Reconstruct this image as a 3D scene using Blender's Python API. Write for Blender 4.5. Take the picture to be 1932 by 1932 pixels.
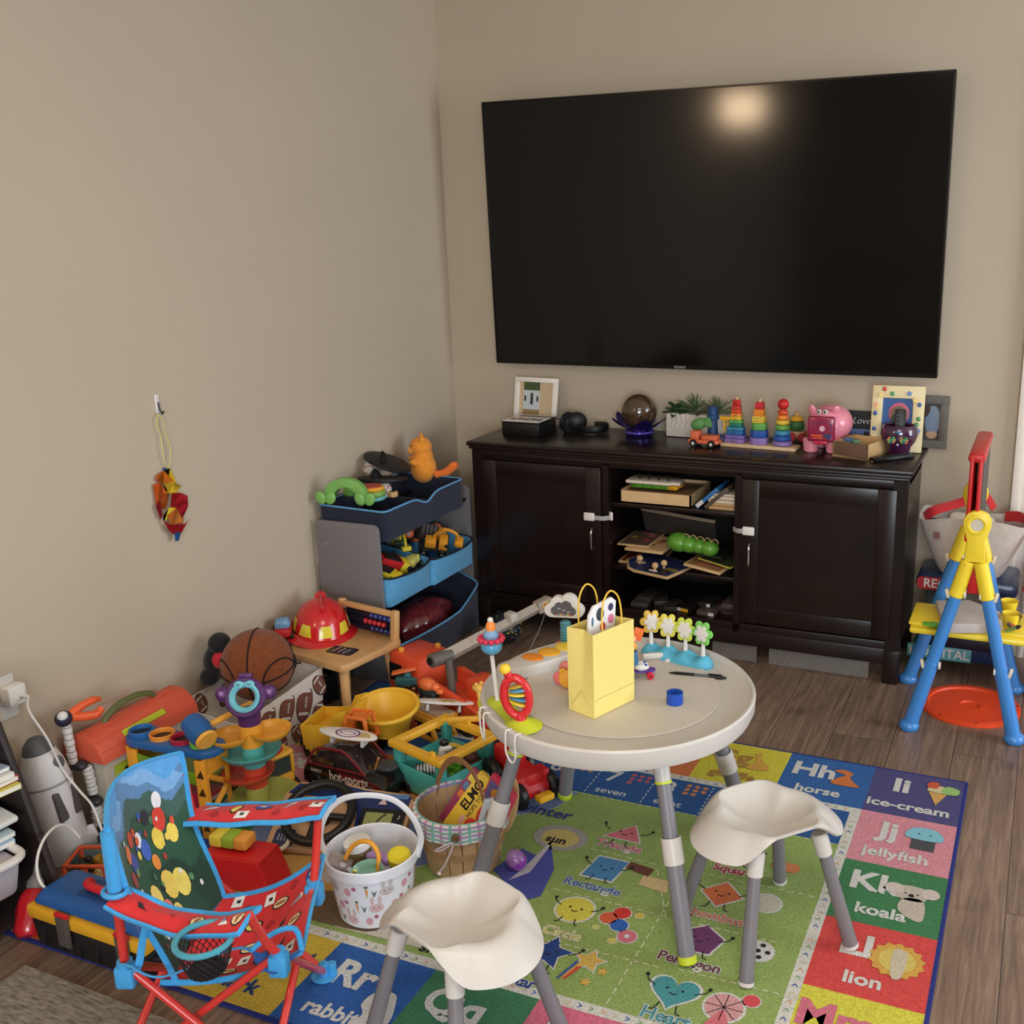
import bpy, bmesh, math, random
from mathutils import Vector as V, Matrix, Euler
for _o in list(bpy.data.objects): bpy.data.objects.remove(_o)
S = bpy.context.scene; COL = S.collection
random.seed(7)
PI = math.pi; R = math.radians

# ------------------------------------------------------------ camera
def cam_axes(yaw, pitch, roll):
    cy, sy, cp, sp = math.cos(yaw), math.sin(yaw), math.cos(pitch), math.sin(pitch)
    f = V((sy*cp, cy*cp, -sp)); r = V((cy, -sy, 0)); d = f.cross(r)
    cr, sr = math.cos(roll), math.sin(roll)
    return cr*r+sr*d, -sr*r+cr*d, f
CP = V((2.366, -3.98, 1.562)); CR, CD, CF = cam_axes(-.403, .267, .018)
FPX, PPX, PPY = 2000., 1129.1, 977.6
cam = bpy.data.objects.new('camera', bpy.data.cameras.new('camera')); COL.objects.link(cam)
mw = Matrix.Identity(4)
for i in range(3):
    mw[i][0] = CR[i]; mw[i][1] = -CD[i]; mw[i][2] = -CF[i]; mw[i][3] = CP[i]
cam.matrix_world = mw
cam.data.sensor_width = 36; cam.data.lens = 36*FPX/1932
cam.data.shift_x = -(PPX-966)/1932; cam.data.shift_y = (PPY-966)/1932
cam.data.clip_start = .05
S.camera = cam
def ray(u, v): return CR*((u-PPX)/FPX) + CD*((v-PPY)/FPX) + CF
def PZ(u, v, z=0.): d = ray(u, v); return CP + d*((z-CP.z)/d.z)
def PY(u, v, y=0.): d = ray(u, v); return CP + d*((y-CP.y)/d.y)
def PX(u, v, x=0.): d = ray(u, v); return CP + d*((x-CP.x)/d.x)

# ------------------------------------------------------------ world, lamps, exposure
S.view_settings.view_transform = 'Standard'; S.view_settings.look = 'None'
S.view_settings.exposure = 0.10; S.view_settings.gamma = 1; S.view_settings.use_curve_mapping = False
W = bpy.data.worlds.new('world'); S.world = W; W.use_nodes = True
W.node_tree.nodes['Background'].inputs[0].default_value = (.75, .85, 1, 1)
W.node_tree.nodes['Background'].inputs[1].default_value = .6
def area(name, loc, target, sx, sy, power, col):
    L = bpy.data.lights.new(name, 'AREA'); L.shape = 'RECTANGLE'; L.size = sx; L.size_y = sy
    L.energy = power; L.color = col
    o = bpy.data.objects.new(name, L); COL.objects.link(o); o.location = loc
    o.rotation_euler = (V(target)-V(loc)).to_track_quat('-Z', 'Y').to_euler(); o['kind'] = 'helper'
    return o
area('window_daylight_front', (3.6, -6.8, 1.45), (1.0, -1.0, .6), 2.0, 1.5, 125, (.82, .91, 1.0))
area('window_daylight_side', (5.35, -1.2, 1.3), (0.5, -1.0, .7), 1.7, 1.9, 74, (.86, .93, 1.0))
area('ceiling_lamp_light', (2.2, -3.2, 2.38), (2.2, -3.2, 0), 1.1, 1.1, 22, (1.0, .87, .72))
area('sconce_light', (.12, -4.35, 2.1), (1.2, -2.5, 1.6), .3, .2, 9, (1.0, .72, .45))

# ------------------------------------------------------------ materials
def lin(c): c /= 255.; return c/12.92 if c <= .04045 else ((c+.055)/1.055)**2.4
_M = {}
def C(r, g, b, rough=.42, metal=0, noise=.05, ns=30, bump=0, bs=200, alpha=1, trans=0, coat=0, emit=0, sheen=0, ior=1.45):
    k = (r, g, b, rough, metal, noise, ns, bump, bs, alpha, trans, coat, emit, sheen, ior)
    if k in _M: return _M[k]
    m = bpy.data.materials.new('mat_%d_%d_%d' % (r, g, b)); m.use_nodes = True
    nt = m.node_tree; p = nt.nodes['Principled BSDF']
    col = (lin(r), lin(g), lin(b), 1)
    tc = nt.nodes.new('ShaderNodeTexCoord'); nz = nt.nodes.new('ShaderNodeTexNoise')
    nz.inputs['Scale'].default_value = ns; nz.inputs['Detail'].default_value = 4
    nt.links.new(tc.outputs['Object'], nz.inputs['Vector'])
    mx = nt.nodes.new('ShaderNodeMix'); mx.data_type = 'RGBA'
    mx.inputs[6].default_value = tuple(max(0, c*(1-noise*1.6)) for c in col[:3])+(1,)
    mx.inputs[7].default_value = tuple(min(1, c*(1+noise*1.6)) for c in col[:3])+(1,)
    nt.links.new(nz.outputs[0], mx.inputs[0]); nt.links.new(mx.outputs[2], p.inputs['Base Color'])
    p.inputs['Roughness'].default_value = rough; p.inputs['Metallic'].default_value = metal
    p.inputs['IOR'].default_value = ior
    if trans: p.inputs['Transmission Weight'].default_value = trans
    if alpha < 1: p.inputs['Alpha'].default_value = alpha
    if coat: p.inputs['Coat Weight'].default_value = coat; p.inputs['Coat Roughness'].default_value = .1
    if sheen: p.inputs['Sheen Weight'].default_value = sheen
    if emit: p.inputs['Emission Color'].default_value = col; p.inputs['Emission Strength'].default_value = emit
    if bump:
        n2 = nt.nodes.new('ShaderNodeTexNoise'); n2.inputs['Scale'].default_value = bs; n2.inputs['Detail'].default_value = 3
        nt.links.new(tc.outputs['Object'], n2.inputs['Vector'])
        bp = nt.nodes.new('ShaderNodeBump'); bp.inputs['Strength'].default_value = bump; bp.inputs['Distance'].default_value = .003
        nt.links.new(n2.outputs[0], bp.inputs['Height']); nt.links.new(bp.outputs[0], p.inputs['Normal'])
    _M[k] = m; return m
def FAB(r, g, b, **k): k.setdefault('noise', .12); return C(r, g, b, rough=.95, ns=60, bump=.5, bs=350, sheen=.15, **k)

# ------------------------------------------------------------ mesh builder
def TR(loc=(0, 0, 0), rot=(0, 0, 0), sc=(1, 1, 1)):
    return Matrix.Translation(V(loc)) @ Euler([R(a) for a in rot]).to_matrix().to_4x4() @ Matrix.Diagonal((*sc, 1))
def smooth_pts(P, n=6, closed=False):
    P = [V(p) for p in P]; out = []; N = len(P)
    rng = range(N if closed else N-1)
    for i in rng:
        if closed: a, b, c, d = P[i-1], P[i], P[(i+1) % N], P[(i+2) % N]
        else: a, b, c, d = P[max(i-1, 0)], P[i], P[i+1], P[min(i+2, N-1)]
        for k in range(n):
            t = k/n
            out.append(.5*((2*b)+(c-a)*t+(2*a-5*b+4*c-d)*t*t+(3*b-a-3*c+d)*t**3))
    if not closed: out.append(P[-1])
    return out
class B:
    def __init__(s, T=None): s.bm = bmesh.new(); s.ms = []; s.T = T or Matrix()
    def _mi(s, m):
        if m not in s.ms: s.ms.append(m)
        return s.ms.index(m)
    def merge(s, t, M, m):
        t.transform(s.T @ (M or Matrix())); i = s._mi(m)
        for f in t.faces: f.material_index = i; f.smooth = True
        me = bpy.data.meshes.new('tmp'); t.to_mesh(me); t.free(); s.bm.from_mesh(me); bpy.data.meshes.remove(me); return s
    def box(s, x, y, z, at=(0, 0, 0), m=None, rot=(0, 0, 0), bev=0, seg=2, base=False, tap=None):
        t = bmesh.new(); bmesh.ops.create_cube(t, size=1)
        for v in t.verts:
            if tap and v.co.z > 0: v.co.x *= tap[0]; v.co.y *= tap[1]
            v.co = V((v.co.x*x, v.co.y*y, (v.co.z+(.5 if base else 0))*z))
        if bev: bmesh.ops.bevel(t, geom=t.edges[:]+t.verts[:], offset=min(bev, x*.49, y*.49, z*.49), segments=seg, affect='EDGES', profile=.5, clamp_overlap=True)
        return s.merge(t, TR(at, rot), m)
    def cyl(s, r, h, at=(0, 0, 0), m=None, rot=(0, 0, 0), r2=None, seg=24, bev=0):
        r2 = r if r2 is None else r2; b = min(bev, h/3)
        pr = [(0, 0), (r-b, 0), (r, b), (r2, h-b), (r2-b, h), (0, h)] if b else [(0, 0), (r, 0), (r2, h), (0, h)]
        return s.lathe(pr, at, m, rot, seg)
    def lathe(s, pr, at=(0, 0, 0), m=None, rot=(0, 0, 0), seg=32, sc=(1, 1, 1)):
        t = bmesh.new(); rings = []
        for r, z in pr:
            if r < 1e-6: rings.append([t.verts.new((0, 0, z))])
            else: rings.append([t.verts.new((r*math.cos(2*PI*i/seg), r*math.sin(2*PI*i/seg), z)) for i in range(seg)])
        for a, b in zip(rings, rings[1:]):
            for i in range(seg):
                j = (i+1) % seg
                if len(a) == 1 and len(b) == 1: continue
                if len(a) == 1: t.faces.new((a[0], b[j], b[i]))
                elif len(b) == 1: t.faces.new((a[i], a[j], b[0]))
                else: t.faces.new((a[i], a[j], b[j], b[i]))
        bmesh.ops.recalc_face_normals(t, faces=t.faces[:])
        return s.merge(t, TR(at, rot, sc), m)
    def sph(s, r, at=(0, 0, 0), m=None, sc=(1, 1, 1), rot=(0, 0, 0), seg=24):
        t = bmesh.new(); bmesh.ops.create_uvsphere(t, u_segments=seg, v_segments=max(8, seg//2+2), radius=r)
        return s.merge(t, TR(at, rot, sc), m)
    def bar(s, p, q, r, m=None, r2=None, seg=14, bev=0):
        p, q = V(p), V(q); d = q-p; L = d.length
        M = Matrix.Translation(p) @ d.to_track_quat('Z', 'Y').to_matrix().to_4x4()
        r2 = r if r2 is None else r2; T = s.T; s.T = T @ M
        s.cyl(r, L, m=m, r2=r2, seg=seg, bev=bev); s.T = T; return s
    def prism(s, pts, h, at=(0, 0, 0), m=None, rot=(0, 0, 0), bev=0, sc=(1, 1, 1)):
        t = bmesh.new(); vs = [t.verts.new((p[0], p[1], 0)) for p in pts]; f = t.faces.new(vs)
        if h:
            ex = bmesh.ops.extrude_face_region(t, geom=[f])
            for v in ex['geom']:
                if isinstance(v, bmesh.types.BMVert): v.co.z += h
            bmesh.ops.recalc_face_normals(t, faces=t.faces[:])
            if bev: bmesh.ops.bevel(t, geom=[e for e in t.edges if abs(e.verts[0].co.z-e.verts[1].co.z) < 1e-6], offset=bev, segments=2, affect='EDGES', profile=.5, clamp_overlap=True)
        return s.merge(t, TR(at, rot, sc), m)
    def tube(s, pts, r, m=None, closed=False, seg=10, sm=0, flat=None, up=None):
        P = smooth_pts(pts, sm, closed) if sm else [V(p) for p in pts]
        N = len(P); rr = r if isinstance(r, (list, tuple)) else [r]*N
        if len(rr) != N: rr = [rr[min(len(rr)-1, int(i*len(rr)/N))] for i in range(N)]
        t = bmesh.new(); rings = []; prev = None
        for i in range(N):
            a = P[i-1] if (i > 0 or closed) else P[i]; b = P[(i+1) % N] if (i < N-1 or closed) else P[i]
            d = (b-a).normalized() if (b-a).length > 1e-9 else V((0, 0, 1))
            if up is not None: n = V(up)-d*V(up).dot(d)
            elif prev is None: n = d.orthogonal()
            else: n = prev-d*prev.dot(d)
            n.normalize(); prev = n; c = d.cross(n)
            fx, fy = flat if flat else (1, 1)
            rings.append([t.verts.new(P[i]+(n*math.cos(2*PI*k/seg)*fx+c*math.sin(2*PI*k/seg)*fy)*rr[i]) for k in range(seg)])
        for i in range(N if closed else N-1):
            A, Bq = rings[i], rings[(i+1) % N]
            for k in range(seg): t.faces.new((A[k], A[(k+1) % seg], Bq[(k+1) % seg], Bq[k]))
        if not closed: t.faces.new(rings[0][::-1]); t.faces.new(rings[-1])
        bmesh.ops.recalc_face_normals(t, faces=t.faces[:])
        return s.merge(t, None, m)
    def surf(s, fn, nu, nv, m=None, th=.002, cu=False):
        t = bmesh.new(); g = [[t.verts.new(fn(i/nu, j/nv)) for j in range(nv+1)] for i in range(nu if cu else nu+1)]
        n = len(g)
        for i in range(nu):
            for j in range(nv):
                a = (g[i][j], g[(i+1) % n][j], g[(i+1) % n][j+1], g[i][j+1])
                try: t.faces.new(a)
                except ValueError: pass
        bmesh.ops.remove_doubles(t, verts=t.verts[:], dist=1e-6)
        bmesh.ops.recalc_face_normals(t, faces=t.faces[:])
        if th: bmesh.ops.solidify(t, geom=t.faces[:], thickness=th)
        return s.merge(t, None, m)
    def face(s, pts, m):
        t = bmesh.new(); t.faces.new([t.verts.new(p) for p in pts]); return s.merge(t, None, m)
    def text(s, body, size, M, m, off=0, ext=0, align='CENTER', sx=1, shear=0):
        cu = bpy.data.curves.new('txt', 'FONT'); cu.body = body; cu.size = size; cu.offset = off*size; cu.extrude = ext
        cu.align_x = align; cu.align_y = 'CENTER'; cu.resolution_u = 3; cu.shear = shear; cu.fill_mode = 'FRONT' if not ext else 'BOTH'
        o = bpy.data.objects.new('txt', cu); me = bpy.data.meshes.new_from_object(o)
        t = bmesh.new(); t.from_mesh(me); bpy.data.objects.remove(o); bpy.data.curves.remove(cu); bpy.data.meshes.remove(me)
        for v in t.verts: v.co.x *= sx
        return s.merge(t, M, m)
    def ob(s, name, parent=None, label=None, cat=None, group=None, sharp=35, loc=None, rz=0, kind=None):
        me = bpy.data.meshes.new(name); s.bm.to_mesh(me); s.bm.free()
        for m in s.ms: me.materials.append(m)
        me.set_sharp_from_angle(angle=R(sharp))
        o = bpy.data.objects.new(name, me); COL.objects.link(o)
        if parent: o.parent = parent
        if label: o['label'] = label
        if cat: o['category'] = cat
        if group: o['group'] = group
        if kind: o['kind'] = kind
        if loc is not None: o.location = loc
        if rz: o.rotation_euler = (0, 0, R(rz))
        return o
def thing(name, label, cat, loc=(0, 0, 0), rz=0, group=None, rot=None, sc=None):
    o = bpy.data.objects.new(name, None); COL.objects.link(o); o.location = loc
    o.rotation_euler = [R(a) for a in (rot or (0, 0, rz))]; o['label'] = label; o['category'] = cat
    if sc: o.scale = (sc, sc, sc)
    if group: o['group'] = group
    return o
def dup(root, loc, rot=None, label=None, group=None):
    r = root.copy(); COL.objects.link(r); r.location = loc
    if rot: r.rotation_euler = [R(a) for a in rot]
    if label: r['label'] = label
    if group: r['group'] = group
    for ch in list(root.children):
        c = ch.copy(); COL.objects.link(c); c.parent = r
        for g in list(ch.children):
            d = g.copy(); COL.objects.link(d); d.parent = c
    return r
def ngon(n, r, a0=0, sx=1, sy=1): return [(r*sx*math.cos(a0+2*PI*i/n), r*sy*math.sin(a0+2*PI*i/n)) for i in range(n)]
def star(n, r, q=.5, a0=PI/2): return [((r if i % 2 == 0 else r*q)*math.cos(a0+PI*i/n), (r if i % 2 == 0 else r*q)*math.sin(a0+PI*i/n)) for i in range(2*n)]
def rrect(w, h, r, n=4):
    o = []
    for cx, cy, a in ((w/2-r, h/2-r, 0), (-w/2+r, h/2-r, 90), (-w/2+r, -h/2+r, 180), (w/2-r, -h/2+r, 270)):
        for i in range(n+1): o.append((cx+r*math.cos(R(a+90*i/n)), cy+r*math.sin(R(a+90*i/n))))
    return o
WHITE = C(218, 215, 210, .35); BLACK = C(22, 21, 22, .4); DKGREY = C(60, 60, 64, .5); CHROME = C(190, 188, 182, .2, metal=1)
YEL = C(236, 176, 36, .4); ORG = C(226, 92, 46, .4); RED = C(200, 36, 38, .35); BLU = C(38, 92, 160, .38); TEAL = C(84, 178, 178, .4)
GRN = C(108, 160, 50, .4); LIME = C(196, 208, 48, .42); PUR = C(84, 44, 100, .35); GREY = C(128, 126, 128, .45); WOOD = C(206, 164, 112, .5, noise=.1, ns=18)
SILV = C(150, 150, 152, .35, metal=.3)
# ------------------------------------------------------------ structure
def wallmat(name, c):
    m = bpy.data.materials.new(name); m.use_nodes = True; nt = m.node_tree; p = nt.nodes['Principled BSDF']
    tc = nt.nodes.new('ShaderNodeTexCoord'); n = nt.nodes.new('ShaderNodeTexNoise'); n.inputs['Scale'].default_value = 90; n.inputs['Detail'].default_value = 5
    n2 = nt.nodes.new('ShaderNodeTexNoise'); n2.inputs['Scale'].default_value = 2.2
    nt.links.new(tc.outputs['Object'], n.inputs['Vector']); nt.links.new(tc.outputs['Object'], n2.inputs['Vector'])
    mx = nt.nodes.new('ShaderNodeMix'); mx.data_type = 'RGBA'; l = [lin(a) for a in c]
    mx.inputs[6].default_value = (*[a*.95 for a in l], 1); mx.inputs[7].default_value = (*[a*1.05 for a in l], 1)
    nt.links.new(n2.outputs[0], mx.inputs[0]); nt.links.new(mx.outputs[2], p.inputs['Base Color']); p.inputs['Roughness'].default_value = .75
    b = nt.nodes.new('ShaderNodeBump'); b.inputs['Strength'].default_value = .25; b.inputs['Distance'].default_value = .002
    nt.links.new(n.outputs[0], b.inputs['Height']); nt.links.new(b.outputs[0], p.inputs['Normal']); return m
WM = wallmat('wall_paint', (191, 176, 154)); CM = wallmat('ceiling_paint', (225, 220, 212))
def floormat():
    m = bpy.data.materials.new('wood_plank_floor'); m.use_nodes = True; nt = m.node_tree; N = nt.nodes; L = nt.links; p = N['Principled BSDF']
    tc = N.new('ShaderNodeTexCoord'); mp = N.new('ShaderNodeMapping'); mp.inputs['Rotation'].default_value = (0, 0, R(90)); mp.inputs['Location'].default_value = (.35, 2.372, 0)
    L.new(tc.outputs['Object'], mp.inputs['Vector'])
    br = N.new('ShaderNodeTexBrick'); br.inputs['Scale'].default_value = 1; br.inputs['Brick Width'].default_value = 1.22; br.inputs['Row Height'].default_value = .183
    br.inputs['Mortar Size'].default_value = .0012; br.inputs['Mortar Smooth'].default_value = .3; br.offset = .37; br.inputs['Bias'].default_value = 0
    br.inputs['Color1'].default_value = (0, 0, 0, 1); br.inputs['Color2'].default_value = (1, 1, 1, 1); br.inputs['Mortar'].default_value = (.5, .5, .5, 1)
    L.new(mp.outputs[0], br.inputs['Vector'])
    mp2 = N.new('ShaderNodeMapping'); mp2.inputs['Scale'].default_value = (28, 1.6, 1); L.new(tc.outputs['Object'], mp2.inputs['Vector'])
    ad = N.new('ShaderNodeVectorMath'); ad.operation = 'ADD'; L.new(mp2.outputs[0], ad.inputs[0]); L.new(br.outputs['Color'], ad.inputs[1])
    n = N.new('ShaderNodeTexNoise'); n.inputs['Scale'].default_value = 2.2; n.inputs['Detail'].default_value = 8; n.inputs['Roughness'].default_value = .7; n.inputs['Distortion'].default_value = .7; L.new(ad.outputs[0], n.inputs['Vector'])
    n3 = N.new('ShaderNodeTexNoise'); n3.inputs['Scale'].default_value = 5; n3.inputs['Detail'].default_value = 2; L.new(tc.outputs['Object'], n3.inputs['Vector'])
    cr = N.new('ShaderNodeValToRGB'); e = cr.color_ramp.elements; e[0].position = .28; e[1].position = .75
    e[0].color = (lin(88), lin(70), lin(58), 1); e[1].color = (lin(158), lin(134), lin(114), 1); x = e.new(.5); x.color = (lin(122), lin(100), lin(84), 1)
    L.new(n.outputs[0], cr.inputs[0])
    kn = N.new('ShaderNodeValToRGB'); kn.color_ramp.elements[0].position = .66; kn.color_ramp.elements[1].position = .8
    kn.color_ramp.elements[0].color = (1, 1, 1, 1); kn.color_ramp.elements[1].color = (.4, .37, .34, 1); L.new(n3.outputs[0], kn.inputs[0])
    m1 = N.new('ShaderNodeMix'); m1.data_type = 'RGBA'; m1.blend_type = 'MULTIPLY'; m1.inputs[0].default_value = .8; L.new(cr.outputs[0], m1.inputs[6]); L.new(kn.outputs[0], m1.inputs[7])
    vr = N.new('ShaderNodeMapRange'); vr.inputs[3].default_value = .82; vr.inputs[4].default_value = 1.15; L.new(br.outputs['Color'], vr.inputs[0])
    m2 = N.new('ShaderNodeMix'); m2.data_type = 'RGBA'; m2.blend_type = 'MULTIPLY'; m2.inputs[0].default_value = 1; L.new(m1.outputs[2], m2.inputs[6]); L.new(vr.outputs[0], m2.inputs[7])
    m3 = N.new('ShaderNodeMix'); m3.data_type = 'RGBA'; L.new(br.outputs['Fac'], m3.inputs[0]); L.new(m2.outputs[2], m3.inputs[6]); m3.inputs[7].default_value = (.03, .022, .017, 1)
    L.new(m3.outputs[2], p.inputs['Base Color']); p.inputs['Roughness'].default_value = .42
    b = N.new('ShaderNodeBump'); b.inputs['Strength'].default_value = .15; b.inputs['Distance'].default_value = .002; L.new(n.outputs[0], b.inputs['Height']); L.new(b.outputs[0], p.inputs['Normal'])
    return m
def struct(name, b, label=None): return b.ob(name, kind='structure', label=label)
struct('floor', B().box(5.6, 7.2, .1, (2.7, -3.5, -.05), floormat()))
struct('ceiling', B().box(5.6, 7.2, .1, (2.7, -3.5, 2.49), CM))
struct('wall_left', B().box(.1, 7.2, 2.44, (-.05, -3.5, 1.22), WM))
struct('wall_back', B().box(2.42, .1, 2.44, (1.16, .05, 1.22), WM).box(2.1, .1, .38, (3.42, .05, 2.25), WM).box(1.1, .1, 2.06, (4.85, .05, 1.03), WM))
struct('wall_right', B().box(.1, 7.2, .3, (5.45, -3.5, .15), WM).box(.1, 7.2, .14, (5.45, -3.5, 2.37), WM).box(.1, .45, 2, (5.45, -.2, 1.3), WM).box(.1, 4.9, 2, (5.45, -4.65, 1.3), WM))
struct('wall_front', B().box(5.6, .1, .65, (2.7, -7.05, .325), WM).box(5.6, .1, .2, (2.7, -7.05, 2.34), WM).box(2.6, .1, 1.7, (1.2, -7.05, 1.45), WM).box(.9, .1, 1.7, (5.05, -7.05, 1.45), WM))
TRM = C(232, 224, 212, .4)
b = B()
for w, d, o in ((.09, .018, .045), (.03, .026, .015), (.016, .024, .075)): b.box(w, d, 2.1, (2.285+o, -d/2, 1.05), TRM, bev=.003)
struct('trim_1', b)
struct('door_1', B().box(.8, .035, 2.03, (2.79, .03, 1.015), TRM, bev=.003).box(.3, .01, .7, (2.6, .008, 1.5), TRM, bev=.004).box(.3, .01, .8, (2.6, .008, .55), TRM, bev=.004))

# ------------------------------------------------------------ television
DW = C(29, 18, 16, .3, noise=.25, ns=14)      # dark espresso wood
t = thing('television', 'large black flat television mounted on the wall above the dark cabinet', 'television', (.254, -.07, 1.03), rot=(2.0, 0, 0))
TW, TH = 1.754, 1.011
B().box(TW, .035, TH, (TW/2, .0175, TH/2), C(16, 15, 15, .35), bev=.003).box(.9, .03, .6, (TW/2, .045, TH/2), BLACK).ob('housing', t)
B().box(TW-.014, .002, TH-.022, (TW/2, -.001, TH/2+.004), C(4, 4, 5, .12, noise=.02, ior=1.42)).ob('screen', t)
b = B()
for x, w in ((.0035, .007), (TW-.0035, .007)): b.box(w, .004, TH, (x, -.002, TH/2), C(30, 28, 27, .25, metal=.6))
b.box(TW, .004, .007, (TW/2, -.002, TH-.0035), C(30, 28, 27, .25, metal=.6)).box(TW, .004, .015, (TW/2, -.002, .0075), C(24, 22, 22, .25, metal=.5))
bz = b.ob('bezel', t)
B().text('SONY', .014, TR((TW*.457, -.0046, .0075), (90, 0, 0)), C(170, 170, 172, .3), off=.01, sx=1.3).ob('brand_lettering', bz, label='small silver lettering')

# ------------------------------------------------------------ media console
t = thing('media_console', 'long dark espresso wooden media cabinet with two doors and open middle', 'cabinet', (.30, 0, 0))
Wc = 1.69; D0 = -.42
b = B().box(Wc+.0, .44, .018, (Wc/2, -.22, .761), DW, bev=.005).box(Wc-.012, .432, .014, (Wc/2, -.217, .747), DW, bev=.005).box(Wc-.03, .423, .012, (Wc/2, -.2135, .735), DW, bev=.003)
b.ob('top', t)
b = B()
b.box(Wc-.04, .40, .03, (Wc/2, -.21, .715), DW)           # under-top rail
b.box(Wc-.05, .39, .03, (Wc/2, -.205, .135), DW)          # bottom board
b.box(.03, .40, .60, (.035, -.21, .43), DW).box(.03, .40, .60, (Wc-.035, -.21, .43), DW)
b.box(.02, .39, .58, (.575, -.205, .43), DW).box(.02, .39, .58, (1.095, -.205, .43), DW)
b.box(Wc-.05, .008, .60, (Wc/2, -.012, .43), C(24, 17, 16, .6))
b.box(Wc-.02, .025, .055, (Wc/2, D0+.008, .10), DW, bev=.003)
b.box(.045, .027, .66, (.04, D0+.008, .40), DW).box(.05, .027, .66, (Wc-.04, D0+.008, .40), DW)
for x in (.580, 1.092): b.box(.026, .026, .60, (x, D0+.0085, .42), DW)
b.box(Wc-.06, .025, .022, (Wc/2, D0+.008, .72), DW, bev=.002).box(Wc-.06, .025, .03, (Wc/2, D0+.008, .14), DW, bev=.002)
b.ob('carcass', t)
for x, y in ((.04, D0+.02), (Wc-.04, D0+.02), (.04, -.04), (Wc-.04, -.04)):
    B().box(.054, .05, .125, (x, y-.006, .0), DW, base=True, bev=.004).ob('leg', t)
def door(x0, x1, hx):
    w = x1-x0; z0, z1 = .165, .70; h = z1-z0; y = D0-.006; st = .062
    b = B().box(st, .02, h, (x0+st/2, y, z0+h/2), DW, bev=.002).box(st, .02, h, (x1-st/2, y, z0+h/2), DW, bev=.002)
    b.box(w-2*st, .02, st, (x0+w/2, y, z1-st/2), DW, bev=.002).box(w-2*st, .02, st, (x0+w/2, y, z0+st/2), DW, bev=.002)
    d = b.ob('door', t)
    B().box(w-2*st+.01, .01, h-2*st+.01, (x0+w/2, y+.004, z0+h/2), DW).ob('panel', d)
    B().tube([(hx, y-.011, .378), (hx, y-.026, .39), (hx, y-.028, .425), (hx, y-.026, .455), (hx, y-.011, .468)], .0045, CHROME, sm=4).ob('handle', d, label='slim metal pull handle')
door(.062, .564, .53); door(1.108, 1.64, 1.14)
B().box(.49, .36, .016, (.835, -.225, .558), DW, bev=.002).ob('shelf', t)
B().box(.49, .36, .016, (.835, -.225, .312), DW, bev=.002).ob('shelf', t)
def lock(xp, z, xs, lab, strap_out):
    t = thing('cabinet_lock', lab, 'safety lock', (xp, D0-.017, z), group='white child locks on the cabinet doors')
    pad = C(236, 232, 228, .35)
    B().box(.044, .011, .032, (0, -.006, 0), pad, bev=.008, seg=3).ob('pad', t)
    s = 1 if xs > xp else -1; L = abs(xs-xp)
    B().tube([(s*.018, -.004, -.002), (s*(.03), -.007, -.002), (s*L*.7, -.003, -.003), (s*L, .014, -.002)], .009, C(170, 168, 168, .4), flat=(.12, 1), sm=4, up=(0, 1, 0)).ob('strap', t, label='grey flexible strap')
    if strap_out: B().box(.022, .011, .034, (s*L, .018, .003), pad, rot=(0, 0, -35*s), bev=.006, seg=3).ob('pad', t)
lock(PY(1116, 972, D0).x, PY(1116, 972, D0).z, PY(1152, 970, D0).x, 'white child lock strapped from the left cabinet door to open shelves', True)
lock(PY(1415, 999, D0).x, PY(1415, 999, D0).z, PY(1384, 998, D0).x, 'white child lock strapped across the edge of right cabinet door', False)
for i, (u, v, w) in enumerate(((1385, 1222, .17), (1540, 1248, .36))):
    p = PZ(u, v+22, 0)
    B().box(w, .004, .062, (0, 0, .031), C(170, 165, 160, .1, alpha=.25), bev=.001).ob('toy_blocker', loc=(p.x, -.40, 0),
        label=['short clear plastic strip standing under the cabinet middle', 'long clear plastic strip standing under the right cabinet door'][i], cat='plastic guard', group='clear strips under the cabinet')
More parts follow.
